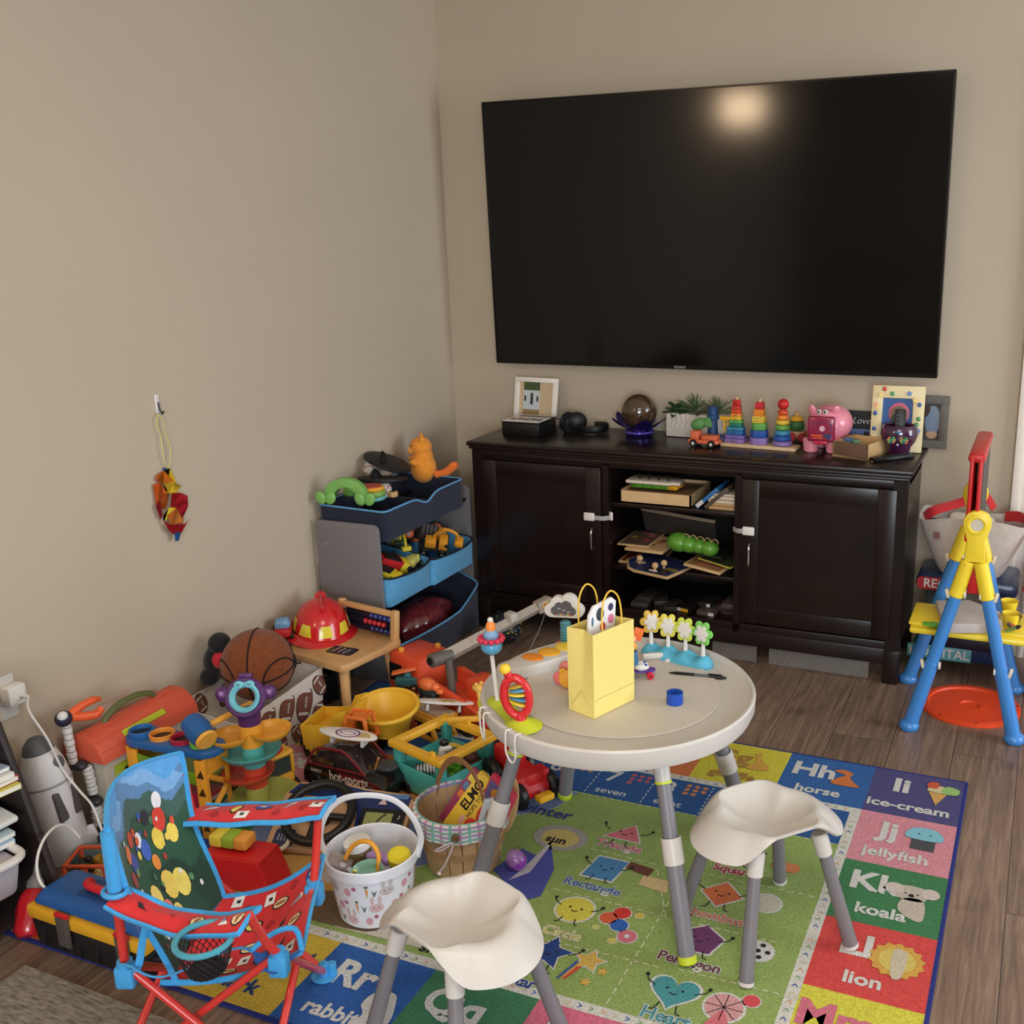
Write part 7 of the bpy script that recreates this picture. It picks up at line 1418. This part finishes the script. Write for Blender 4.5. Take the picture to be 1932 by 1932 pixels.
b = B().sph(.013, (-.010, -.0085, .165), C(40, 60, 70), sc=(1, .05, 1.2)).sph(.009, (.026, -.0085, .178), C(50, 50, 90), sc=(1, .05, 1)).sph(.011, (.028, -.0085, .15), C(206, 110, 140), sc=(1, .05, 1)).sph(.010, (.0, -.0085, .135), C(206, 80, 70), sc=(1, .05, 1)).sph(.008, (-.035, -.0085, .15), C(90, 120, 140), sc=(.5, .05, 1.4)); b.ob('print', t2, label='dark fruit and leaf print')
# blue silicone wristband roll
p = tp(1270, 1330)
t = thing('slap_band', 'rolled blue silicone band on the table centre', 'band', (p.x, p.y+.012, TT)); 
B().tube([((.0195-.00075*k*.5)*math.cos(.35*k), (.0195-.00075*k*.5)*math.sin(.35*k), .0145) for k in range(26)], .0016, C(26, 74, 176, .5), seg=8, flat=(.9, 8.5), up=None).ob('band', t) if False else B().lathe([(.0165, 0), (.0195, 0), (.0195, .028), (.0165, .028), (.0165, 0)], m=C(26, 74, 176, .5), seg=44).lathe([(.0125, .002), (.0148, .002), (.0148, .028), (.0125, .028), (.0125, .002)], (-.001, .001, 0), C(26, 74, 176, .5), seg=40).ob('band', t)
# pen
p, q = tp(1262, 1273, RT), tp(1370, 1283, RT)
t = thing('ballpoint_pen', 'black ballpoint pen lying on the white table rim', 'pen', (p.x, p.y, RT+.0055), math.degrees(math.atan2((q-p).y, (q-p).x)))
L = (q-p).length
B().lathe([(0, 0), (.0015, .001), (.004, .014), (.0048, .02), (.0048, L*.45)], m=BLACK, rot=(0, 90, 0), seg=16).ob('grip', t); B().bar((L*.45, 0, 0), (L*.72, 0, 0), .0046, C(90, 90, 92, .15)).ob('barrel', t); B().bar((L*.70, 0, 0), (L*.94, 0, 0), .005, BLACK).bar((L*.94, 0, 0), (L, 0, 0), .003, BLACK).box(L*.24, .003, .0015, (L*.80, 0, .0065), BLACK).ob('cap_end', t)
# blue base with four flower trees
p, q = tp(1225, 1232, RT), tp(1330, 1258, RT); a = math.degrees(math.atan2((q-p).y, (q-p).x)); L = (q-p).length
t = thing('flower_tree_toy', 'blue table toy with four white flower trees in a row', 'toy', ((p.x+q.x)/2, (p.y+q.y)/2, RT), a)
def lump(u, v):
    th = PI*u; x = (v-.5)*(L+.045); e = max(0, 1-(2*x/(L+.045))**6)**.5; h = (.026+.007*math.cos((x/(L+.0)*3)*2*PI+PI*3*1)*1)*e+.001; w = .031*e+.0005
    return V((x, w*math.cos(th), h*math.sin(th)**.8 if math.sin(th) > 0 else 0))
B().surf(lump, 16, 40, C(82, 170, 200, .5), th=0).ob('base', t, label='soft blue base')
fc = [(216, 180, 70), (214, 206, 80), (196, 210, 80), (120, 200, 90)]
for k in range(4):
    x = -L*.5*.93+L*.93*k/3; H = .10
    s = B().bar((x, 0, .022), (x, 0, H*.85), .0062, WHITE, r2=.004).ob('stem', t, label='white stem')
    for z, rr, n in ((.092, .030, 6),):
        pts = []
        for i in range(60):
            th = 2*PI*i/60; rad = rr*(.62+.38*abs(math.cos(3*th))**.7); pts.append((rad*math.cos(th), rad*math.sin(th)*1.15))
        B().prism(pts, .008, at=(x, .0, z), m=C(*fc[k], .4), rot=(90, 0, 35-12*k), bev=.002).ob('petals', s, label='soft coloured petal edge'); B().prism([(px_*.66, py2*.70) for px_, py2 in pts], .014, at=(x, .0028, z), m=WHITE, rot=(90, 0, 35-12*k), bev=.002).ob('petal_core', s)
# white clip toy and skateboard
p = tp(1255, 1248, RT); t = thing('white_clip', 'white plastic loop and bar clip beside the pen', 'clip', (p.x-.002, p.y, RT+.006), 30)
B().tube([(-.055, .01, .006), (-.02, .012, .006), (.0, .01, .006), (.012, .016, .006)], .0115, WHITE, sm=3, flat=(.8, 1)).ob('body', t); B().tube([(.008, .012, .008), (.02, .016, .010), (.024, .004, .008), (.015, -.004, .006)], .0025, WHITE, sm=4).ob('loop', t); B().bar((.0, -.014, 0), (.045, -.0, .002), .0052, WHITE, bev=.002).ob('bar', t)
p = tp(1208, 1282); t = thing('toy_skateboard', 'purple toy skateboard with red wheels and small figure', 'toy skateboard', (p.x-.008, p.y+.012, TT), 30)
B().prism(rrect(.085, .028, .013), .005, at=(0, 0, .016), m=C(84, 50, 140, .35), bev=.002).ob('deck', t)
for x in (-.026, .026):
    for y in (-.017, .017): B().cyl(.009, .010, (x, y+.005, .009), C(206, 30, 50, .3), rot=(90, 0, 0), bev=.002).cyl(.004, .0105, (x, y+.0052, .009), C(120, 20, 40), rot=(90, 0, 0)).ob('wheel', t, label='red wheel')
for y in (-.009, .009): B().sph(.011, (.006, y, .030), WHITE, sc=(1.7, .8, .8)).sph(.007, (.014, y, .033), C(40, 70, 160), sc=(1, .9, .8)).ob('shoe', t, label='white and blue sneaker')
B().tube([(-.01, 0, .03), (-.012, 0, .05), (-.016, 0, .07)], [.010, .011, .012], C(60, 110, 160), sm=3).ob('trousers', t, label='blue legs'); B().sph(.012, (-.016, 0, .085), C(236, 160, 60)).sph(.010, (-.016, 0, .104), C(236, 180, 140)).ob('head', t); B().box(.026, .006, .034, (-.002, .0, .115), C(224, 110, 50), rot=(0, 20, 0), bev=.004).ob('board_held', t, label='orange card shape')
# keyboard piano
f, g = tp(945, 1320, RT), tp(1055, 1248, RT)
p0_, p1_ = tp(1000, 1305, TT), tp(1056, 1240, TT)
c0 = tp(1002, 1290, RT); t = thing('toy_piano', 'white curved toy piano pad with three yellow orange keys', 'toy piano', (1.232, -1.705, RT), 62)
def keybd(x): return .012*math.sin(x*14)
pts = [(-.135, -.026), (-.10, -.030), (-.05, -.040), (.04, -.044), (.10, -.040), (.125, -.02), (.125, .02), (.10, .036), (.03, .040), (-.05, .034), (-.11, .03), (-.135, .01)]
B().prism([tuple(q[:2]) for q in smooth_pts([(x, y, 0) for x, y in pts], 4, True)], .036, m=WP, bev=.008).ob('body', t)
for x, c, w_ in ((-.03, (224, 132, 40), .022), (.022, (228, 166, 44), .027), (.078, (226, 196, 60), .028)): B().sph(.031, (x, 0, .036), C(*c, .4), sc=(w_/.031, 1, .22), rot=(0, 0, 20)).ob('key', t, label='rounded coloured key')
t = thing('cloud_toy', 'white cloud shaped rattle on teal spring with grey centre', 'toy', (tp(1068, 1222, RT).x, tp(1068, 1222, RT).y, RT), 8)
B().sph(.028, (0, 0, .006), C(214, 110, 50, .4), sc=(1.2, 1, .5)).ob('base', t, label='orange base')
bb = B(); 
for k in range(8): bb.lathe([(.010, 0), (.0155, .0035), (.010, .007)], (0, 0, .016+.0075*k), C(90, 150, 160, .4), seg=24)
bb.cyl(.010, .064, (0, 0, .014), C(90, 150, 160, .4)).ob('spring', t, label='ribbed teal post')
cl = []
for cx, cz, rr, a0, a1 in ((.034, .012, .020, -90, 70), (.012, .034, .024, 0, 130), (-.018, .030, .020, 50, 170), (-.036, .010, .020, 110, 270)):
    for k in range(7): aa = R(a0+(a1-a0)*k/6); cl.append((cx+rr*math.cos(aa), cz+rr*math.sin(aa)))
B().prism(cl, .026, at=(0, .013, .098), m=WHITE, rot=(90, 0, 0), bev=.005).ob('cloud', t, label='white cloud frame')
B().prism([(x*.64, y*.62+.004) for x, y in cl], .002, at=(0, -.0125, .099), m=C(90, 90, 96, .25, coat=.6), rot=(90, 0, 0)).ob('window', t, label='grey window'); b = B()
for k in range(7): b.sph(.0026, (-.018+.006*k, -.0155, .1), C(*[(206, 90, 80), (90, 160, 170), (226, 200, 90)][k % 3]), seg=10)
for k in range(3): b.tube([(-.012+.013*k-.004, -.0155, .118-.004*k), (-.012+.013*k, -.0155, .115-.004*k), (-.012+.013*k+.004, -.0155, .118-.004*k)], .001, WHITE, seg=5)
b.ob('beads', t)
B().tube([(.03, .0, .01), (.08, -.02, .008), (.10, -.06, .004)], .003, C(200, 70, 50), sm=4).ob('orange_strap', loc=(1.20, -1.53, RT), label='thin red orange cord behind the toy piano', cat='cord')
p = tp(1062, 1300); t = thing('butterfly_toy', 'pink and yellow soft flower toy left of the gift bag', 'toy', (p.x+.005, p.y+.02, TT+.002))
for x, y, z, c, rr in ((-.012, .02, .034, (226, 130, 124), .021), (-.022, .0, .016, (222, 110, 112), .018), (.004, -.012, .022, (236, 166, 60), .024), (.012, .02, .045, (226, 140, 130), .018)): B().sph(rr, (x, y, z), C(*c, .4), sc=(1, .5, 1)).ob('petal', t)
B().sph(.009, (-.012, -.004, .036), YEL).ob('bead', t)
# suction base leaf with spinner toys
lime = C(196, 206, 52, .45)
c1 = tp(985, 1372, RT); c2 = tp(945, 1335, RT)
t = thing('spinner_toy', 'lime leaf pad with red ring spinner and bead pole', 'toy', (c1.x, c1.y, RT+.0035), 0, None, None, 1.16)
d2 = c2-c1
def leafp(cx, cy, rr, n=22, sx=1, sy=.85, ro=0): return [(cx+rr*sx*math.cos(2*PI*i/n)*math.cos(ro)-rr*sy*math.sin(2*PI*i/n)*math.sin(ro), cy+rr*sx*math.cos(2*PI*i/n)*math.sin(ro)+rr*sy*math.sin(2*PI*i/n)*math.cos(ro)) for i in range(n)]
B().lathe([(0, .016), (.014, .014), (.026, .007), (.040, .001), (.041, 0), (0, 0)], m=lime, seg=44).lathe([(0, .008), (.022, .005), (.038, .001), (.04, 0), (0, 0)], (d2.x, d2.y, 0), lime, seg=44).box(d2.length, .042, .004, (d2.x/2, d2.y/2, .002), lime, rot=(0, 0, math.degrees(math.atan2(d2.y, d2.x)))).ob('leaf_pad', t, label='lime green leaf pad')
rgp = [(.024*math.cos(a), 0, .062+.040*math.sin(a)) for a in [2*PI*k/32 for k in range(32)]]
o_ = B().tube(rgp, .0085, C(206, 36, 42, .3, coat=.4), closed=True, seg=12).bar((0, 0, .008), (0, 0, .028), .012, C(206, 36, 42, .3), r2=.009).bar((-.006, 0, .10), (-.010, 0, .116), .008, C(206, 36, 42, .3)).sph(.011, (-.012, 0, .122), C(236, 200, 60, .3)).ob('red_ring', t, label='red ring on stalk'); o_.rotation_euler = (0, R(-8), R(18))
for k, (z, c) in enumerate(((.048, (226, 190, 50)), (.057, (70, 130, 170)), (.066, (236, 200, 60)), (.076, (90, 150, 190)), (.084, (190, 160, 60)))):
    bld = B().sph(.018, (-.006+.003*(k % 2), 0, z), C(*c, .35), sc=(1.1, .7, .22), rot=(0, 18-9*k, 18)).ob('spinner_blade', t, label='curved coloured blade')
B().bar((d2.x, d2.y, .004), (d2.x-.008, d2.y+.0, .105), .0045, WHITE).ob('pole', t, label='white pole')
hx, hy = d2.x-.008, d2.y
B().sph(.021, (hx, hy, .125), C(84, 160, 200, .3, coat=.4), sc=(1.05, 1, .85)).ob('blue_bead', t, label='light blue bead'); b = B()
for k in range(12): aa = k*PI/6; b.sph(.006, (hx+.023*math.cos(aa), hy+.023*math.sin(aa), .141), C(206, 50, 80, .4), seg=12)
b.lathe([(0, 0), (.022, 0), (.022, .004), (0, .004)], (hx, hy, .139), C(206, 50, 80, .4)).ob('ruffle', t, label='pink scalloped ruffle'); B().lathe([(.015, .143), (.016, .15), (.009, .162), (0, .163)], (hx, hy, 0), C(120, 160, 196, .4), seg=20).lathe([(.010, .16), (.010, .17), (.006, .178), (0, .18)], (hx, hy, 0), C(236, 140, 60, .4), seg=18).sph(.006, (hx, hy, .181), WHITE).ob('hat', t, label='orange and blue hat')
# table clips
for i, (u, v) in enumerate(((918, 1345), (950, 1395))):
    p = PZ(u, v, .485); d_ = (p-V((TC.x, TC.y, p.z))).normalized(); a = math.atan2(d_.y, d_.x)
    t = thing('table_clip', ['white wire clip hooked over the table rim left side', 'white wire clip hooked over rim above the table leg'][i], 'clip', (TC.x+d_.x*.333, TC.y+d_.y*.333, .47), math.degrees(a), 'white clips on the table rim')
    B().tube([(-.012, -.016, .020), (.004, -.016, .022), (.0065, -.016, .0), (.006, -.016, -.030), (.004, .0, -.050), (.006, .016, -.030), (.0065, .016, .0), (.004, .016, .022), (-.012, .016, .020)], .0024, WHITE, sm=4).ob('wire', t)
# ------------------------------------------------------------ folding camp chair
def lerp(a, b, k): return a+(b-a)*k
BNh, FNh, FFh, BFh = V((.888, -2.785, .262)), PZ(525, 1800, .262), PZ(592, 1668, .27), V((.815, -2.50, .265))
FFf, BFf = PZ(612, 1842, .0095), PZ(383, 1840, .0095)
BNf, FNf = V((.852, -2.805, .0095)), V((1.135, -2.715, .0095))
t = thing('camp_chair', 'red folding child camp chair with blue trim and printed fabric', 'folding chair', (.96, -2.63, 0))
O = V(t.location); O.z = 0
rt = C(206, 52, 44, .3, coat=.4); bj = C(66, 156, 216, .4); BT = FAB(62, 156, 216); RF = FAB(206, 44, 44)
for a, c in ((BNh, FNf), (FNh, BNf), (BFh, BNf), (BNh, BFf), (FFh, FNf), (FNh, FFf), (BFh, FFf), (FFh, BFf)):
    B().bar(a-O, c+V((0, 0, .012))-O, .0078, rt, seg=14).ob('cross_tube', t, label='red steel tube')
for f_ in (FFf, BFf, BNf, FNf): B().lathe([(0, 0), (.026, 0), (.028, .004), (.022, .007), (0, .007)], f_-O, bj).cyl(.011, .030, f_-O+V((.0, 0, .004)), bj, bev=.002).cyl(.010, .028, f_-O+V((.014, .010, .004)), bj, bev=.002).ob('foot', t, label='light blue plastic foot')
for h in (BNh, FNh, FFh, BFh): B().box(.036, .030, .045, h-O+V((0, 0, -.022)), bj, bev=.006, rot=(0, 0, 20)).cyl(.014, .03, h-O+V((0, 0, -.02)), bj).ob('joint', t, label='light blue plastic joint')
NT, FT = V((.893, -2.783, .548)), V((.818, -2.525, .555))
B().bar(lerp(BNh, NT, .55)-O, lerp(BNh, NT, .97)-O, .0125, BT).ob('post_sleeve', t, label='light blue fabric sleeve'); B().bar(BNh-O, NT-V((0, 0, .03))-O, .0085, rt).ob('back_post', t, label='red back post'); B().bar(BFh-O, FT-V((0, 0, .045))-O, .0085, rt).ob('back_post', t, label='red back post')
AN0, AN1 = V((.892, -2.785, .415)), PZ(470, 1728, .40); AF0, AF1 = V((.825, -2.515, .42)), PZ(618, 1515, .425)
B().tube([PZ(600, 1545, .405)-O, PZ(597, 1600, .34)-O, FFh-O+V((0, 0, .0))], .0085, rt, sm=4).ob('front_post', t, label='red front post'); B().tube([AN1-O, PZ(500, 1775, .31)-O, FNh-O], .0085, rt, sm=4).ob('front_post', t, label='red front post')
# fabrics as functions (world coordinates)
bl0, bl1 = V((.955, -2.735, .205)), V((.885, -2.525, .235))     # back bottom line, near to far
def backf(u, v):      # u near->far, v bottom->top
    lo, hi = lerp(bl0, bl1, u), lerp(NT, FT, u); p = lerp(lo, hi, v**.9)
    n = V((-.95, -.28, .0)); s = math.sin(PI*u)
    p = p+n*(.050*s*(.4+.6*v))+V((0, 0, .022*s*v*(1 if v > .5 else 2*v)))
    p += V((-.016, -.005, 0))*math.sin(PI*v)**2
    return p
fr0, fr1 = PZ(570, 1793, .235), PZ(611, 1615, .295)
def seatf(u, v):      # u near->far, v back->front
    lo, hi = lerp(bl0+V((-.02, -.02, .01)), bl1, u), lerp(fr0, fr1, u); p = lerp(lo, hi, v)
    p.z -= .035*math.sin(PI*u)*math.sin(PI*min(1, v*.9+.1))*.8+.028*math.sin(PI*v)*(1-.3*u)-.0*v
    p.z += .003*math.sin(9*u+4*v)
    return p
def armf(A0, A1, w0, w1, drop, side):
    def f(u, v):
        p = lerp(A0, A1, u); wd_ = lerp(w0, w1, u); return p+V((wd_.x*(v-.5), wd_.y*(v-.5), -drop*math.sin(PI*u)*(1)-side*abs(v-.5)*.4+.002*math.sin(15*u+3*v)))
    return f
arN = armf(AN0, AN1, V((.0, -.055, 0)), V((.01, -.07, 0)), .030, .05); arF = armf(AF0, AF1, V((-.01, .075, 0)), V((-.02, .08, 0)), .006, .05)
O3 = lambda f: (lambda u, v: f(u, v)-O)
def nrm(f, u, v, e=.01):
    u = min(max(u, e), 1-e); v = min(max(v, e), 1-e)
    return (f(u+e, v)-f(u-e, v)).cross(f(u, v+e)-f(u, v-e)).normalized()
def decal(b, f, uu, vv, pts, m, lift=.0015, side=1, sx=1., sy=1.):
    n = nrm(f, uu, vv)*side; du = (f(uu+.01, vv)-f(uu-.01, vv)).length/.02; dv = (f(uu, vv+.01)-f(uu, vv-.01)).length/.02
    P = []
    for x, y in pts:
        u2, v2 = uu+x*sx/du, vv+y*sy/dv
        if not (0.0 <= u2 <= 1.0 and 0.0 <= v2 <= 1.0): return
        P.append(f(u2, v2)-O+n*lift)
    c = sum(P, V((0, 0, 0)))/len(P); cc = f(uu, vv)-O+n*lift
    for i in range(len(P)): b.face([cc, P[i], P[(i+1) % len(P)]], m)
SU = V((.56, -.83, .35))
def up_side(f, u=.5, v=.5): return 1 if nrm(f, u, v).dot(CP-f(u, v)) > 0 else -1
def edge(b, f, pts, r=.0058): b.tube([f(u, v)-O for u, v in pts], r, BT, seg=8, flat=(1, .6))
def rng(a, b_, n=12): return [a+(b_-a)*i/n for i in range(n+1)]
# back rest
bk = B()
cols_ = [FAB(86, 156, 214), FAB(120, 168, 216), FAB(90, 132, 176), FAB(60, 92, 84), FAB(44, 74, 62), FAB(36, 78, 56), FAB(30, 66, 48), FAB(28, 58, 44)]
gb = [[None]*25 for _ in range(25)]
th_ = .0012
for i in range(60):
    for j in range(72):
        u0, u1, v0, v1 = i/60, (i+1)/60, j/72, (j+1)/72
        h = v0+.06*math.sin(u0*9)+.03*math.sin(u0*23+1)
        m = cols_[0] if h > .93 else cols_[1] if h > .84 and math.sin(u0*12+v0*20) > -.3 else cols_[2] if h > .78 else cols_[3] if h > .66 else cols_[4] if h > .52 and math.sin(u0*17+3*v0) > 0 else cols_[5] if h > .34 else cols_[6] if math.sin(u0*11+v0*9) > 0 else cols_[7]
        bk.face([backf(u0, v0)-O, backf(u1, v0)-O, backf(u1, v1)-O, backf(u0, v1)-O], m)
bmesh.ops.remove_doubles(bk.bm, verts=bk.bm.verts[:], dist=1e-6); bo = bk.ob('backrest', t, label='blue and green landscape print backrest', sharp=180)
sd = up_side(backf)
pb_ = B(); random.seed(33)
big = [(.72, .62, .022, (206, 60, 44)), (.66, .52, .020, (226, 200, 80)), (.80, .50, .018, (230, 206, 90)), (.50, .52, .019, (60, 96, 180)), (.46, .60, .014, (226, 226, 230)), (.30, .54, .018, (60, 70, 150)), (.26, .62, .016, (214, 116, 60)), (.36, .66, .014, (190, 70, 50)), (.20, .50, .014, (150, 60, 56)), (.56, .28, .026, (224, 196, 90)), (.36, .30, .022, (232, 206, 110)), (.42, .20, .018, (214, 120, 110)), (.26, .28, .016, (226, 200, 100)), (.68, .24, .026, (226, 206, 100)), (.55, .42, .014, (226, 140, 60)), (.74, .74, .016, (226, 226, 232)), (.60, .68, .014, (40, 40, 46)), (.50, .14, .018, (220, 190, 100))]
for u_, v_, r_, c_ in big:
    decal(pb_, backf, u_, v_, [(q[0]*.72, q[1]*1.2) for q in ngon(12, r_, random.random())], FAB(*c_), .0016, sd)
for k in range(34):
    u_, v_ = random.uniform(.12, .85), random.uniform(.12, .72); decal(pb_, backf, u_, v_, ngon(6, random.uniform(.004, .009), random.random(), .7, 1.2), FAB(*random.choice([(206, 80, 50), (226, 200, 90), (60, 90, 170), (220, 220, 224), (150, 60, 50), (40, 44, 50), (90, 140, 90), (70, 110, 80)])), .0022, sd)
pb_.ob('backrest_print', t, label='printed coloured shapes on the backrest')
e_ = B(); edge(e_, backf, [(u, 1) for u in rng(0, 1)]); edge(e_, backf, [(0, v) for v in rng(0, 1)]); edge(e_, backf, [(1, v) for v in rng(0, 1)]); e_.ob('back_piping', t, label='light blue piping')
B().surf(O3(seatf), 20, 20, RF, th=.0012).ob('seat', t, label='red printed seat')
ss = up_side(seatf)
def icons(b, f, side, spots, S_=1.):
    W_, K_, Y_, Bl, Bn, G_ = FAB(228, 224, 218), FAB(34, 26, 34), FAB(226, 206, 90), FAB(50, 84, 170), FAB(150, 84, 50), FAB(226, 200, 150)
    for i, (u, v, k) in enumerate(spots):
        D = lambda pts, m, l=.0018: decal(b, f, u, v, [(x*S_, y*S_) for x, y in pts], m, l, side)
        if k == 't': D([(q[0]-.0, q[1]) for q in ngon(10, .019, .3, .62, 1)], K_, .0014); D(ngon(10, .015, .3, .62, 1), Y_)
        elif k == 'b': D(ngon(10, .018, 0, 1, .9), FAB(30, 40, 90), .0014); D(ngon(10, .015, 0, 1, .85), Bl); D(ngon(8, .006), W_, .0024)
        elif k == 'h': D(ngon(10, .018, 0, .7, 1.05), K_, .0014); D(ngon(10, .015, 0, .7, 1.05), G_); D(ngon(8, .011, 0, .3, 1.2), Bn, .0024)
        elif k == 'p': D([(-.011, -.014), (.014, .014), (-.006, .016)], W_); D([(-.011, -.014), (.006, .006), (-.002, .012)], FAB(120, 130, 160), .0024)
        elif k == 'w': D([(-.015, -.010), (.013, -.012), (.015, .008), (-.013, .010)], W_); D([(-.004, -.003), (.004, -.004), (.004, .004), (-.004, .004)], K_, .0024)
        elif k == 'g': D([(-.017, -.008), (-.004, -.006), (.0, .001), (.016, .008), (.004, .004), (-.008, .004)], K_)
        elif k == 's':
            n_ = nrm(f, u, v)*side; du = (f(u+.01, v)-f(u-.01, v)).length/.02; dv = (f(u, v+.01)-f(u, v-.01)).length/.02
            b.tube([f(u+(.001+.0011*j)*S_*math.cos(.9*j)/du, v+(.001+.0011*j)*S_*math.sin(.9*j)/dv)-O+n_*.0016 for j in range(10)], .0008, FAB(120, 24, 30), sm=2, seg=5)
        elif k == 'x': D(star(4, .005, .3), FAB(110, 24, 30))
b = B(); icons(b, seatf, ss, [(.92, .18, 'w'), (.80, .30, 'b'), (.88, .50, 'w'), (.66, .42, 't'), (.90, .72, 's'), (.50, .28, 'g'), (.44, .46, 'h'), (.60, .58, 's'), (.56, .72, 'g'), (.72, .80, 'p'), (.90, .90, 'b'), (.38, .62, 'x'), (.30, .30, 'p'), (.28, .48, 'w'), (.24, .62, 'b'), (.46, .84, 'h'), (.30, .78, 'g'), (.70, .16, 'p'), (.14, .40, 'h'), (.14, .68, 't'), (.62, .90, 'x'), (.14, .88, 'w'), (.80, .62, 'h'), (.20, .2, 'g')]); b.ob('seat_print', t, label='printed food and sport icons')
e_ = B(); edge(e_, seatf, [(u, 1) for u in rng(0, 1)]); edge(e_, seatf, [(1, v) for v in rng(0, 1)]); edge(e_, seatf, [(0, v) for v in rng(0, 1)]); e_.ob('seat_piping', t, label='light blue piping')
for f_, nm_, sp in ((arN, 'near', [(.2, .5, 'g'), (.42, .5, 'x'), (.6, .5, 'h'), (.82, .5, 'p'), (.92, .5, 'h')]), (arF, 'far', [(.1, .6, 'p'), (.16, .35, 's'), (.30, .6, 't'), (.38, .32, 'w'), (.5, .62, 'b'), (.62, .35, 's'), (.70, .62, 'p'), (.82, .4, 's'), (.92, .5, 'w')])):
    o_ = B().surf(O3(f_), 20, 6, RF, th=.0012).ob('armrest', t, label='red printed armrest')
    b = B(); icons(b, f_, up_side(f_), sp, .95); b.ob('armrest_print', o_)
    b = B(); edge(b, f_, [(u, 0) for u in rng(0, 1)]+[(1, v) for v in rng(.1, .9, 5)]+[(u, 1) for u in rng(1, 0)]); b.ob('piping', o_, label='light blue piping')
B().tube([lerp(AN0, AN1, 0)-O+V((.022*math.cos(a), .018*math.sin(a), .004)) for a in [2*PI*k/20 for k in range(20)]], .005, bj, closed=True).ob('ring', t, label='light blue collar ring')
# fabric corner pockets and straps
q0, q1, q2, q3 = FNh-O+V((-.055, -.01, .0)), fr0-O+V((.0, .0, .0)), fr0-O+V((-.02, .02, .035)), FNh-O+V((-.02, -.015, -.028))
nb_ = FAB(40, 84, 150)
def pock(u, v): return lerp(lerp(q0, q1, u), lerp(q3+V((-.02, 0, 0)), q3+V((.03, .01, 0)), u), v)+V((.012, -.012, 0))*math.sin(PI*u)
B().surf(pock, 8, 6, nb_, th=.002).ob('corner_pocket', t, label='dark blue corner pocket'); B().tube([q0, lerp(q0, q2, .5)+V((0, 0, .012)), q2+V((.0, -.01, .0)), q1], .0055, BT, sm=4).ob('pocket_piping', t)
B().tube([BNh-O+V((-.01, -.005, .0)), BNh-O+V((.02, -.01, .012)), BNh-O+V((.08, .01, -.01)), FNh-O+V((-.09, -.02, .0)), FNh-O+V((-.05, -.012, .0))], .006, BT, flat=(.4, 1), sm=5).tube([BNh-O+V((.0, .0, -.005)), BNh-O+V((.03, .0, .0)), BNh-O+V((.035, .02, .06)), BNh-O+V((.045, .03, .09))], .007, BT, flat=(.4, 1), sm=5).ob('strap', t, label='light blue edge strap')
# mesh cup holder under near arm
cp = PZ(384, 1772, .378)-O
net = C(30, 26, 30, .6)
b = B()
for k in range(22):
    for s_ in (1, -1): b.tube([cp+V(((.046-.014*z_**2)*math.cos(2*PI*k/22+s_*z_*1.1), (.046-.014*z_**2)*math.sin(2*PI*k/22+s_*z_*1.1), -.062*z_)) for z_ in [j/8 for j in range(9)]], .0009, net, seg=4)
b.lathe([(0, -.066), (.028, -.065), (.033, -.058), (.030, -.058), (0, -.062)], cp, net).ob('cup_net', t, label='black mesh cup holder net'); B().tube([cp+V((.048*math.cos(a), .048*math.sin(a), 0)) for a in [2*PI*k/24 for k in range(24)]], .0055, FAB(70, 150, 170), closed=True).ob('cup_rim', t, label='teal cup holder rim')
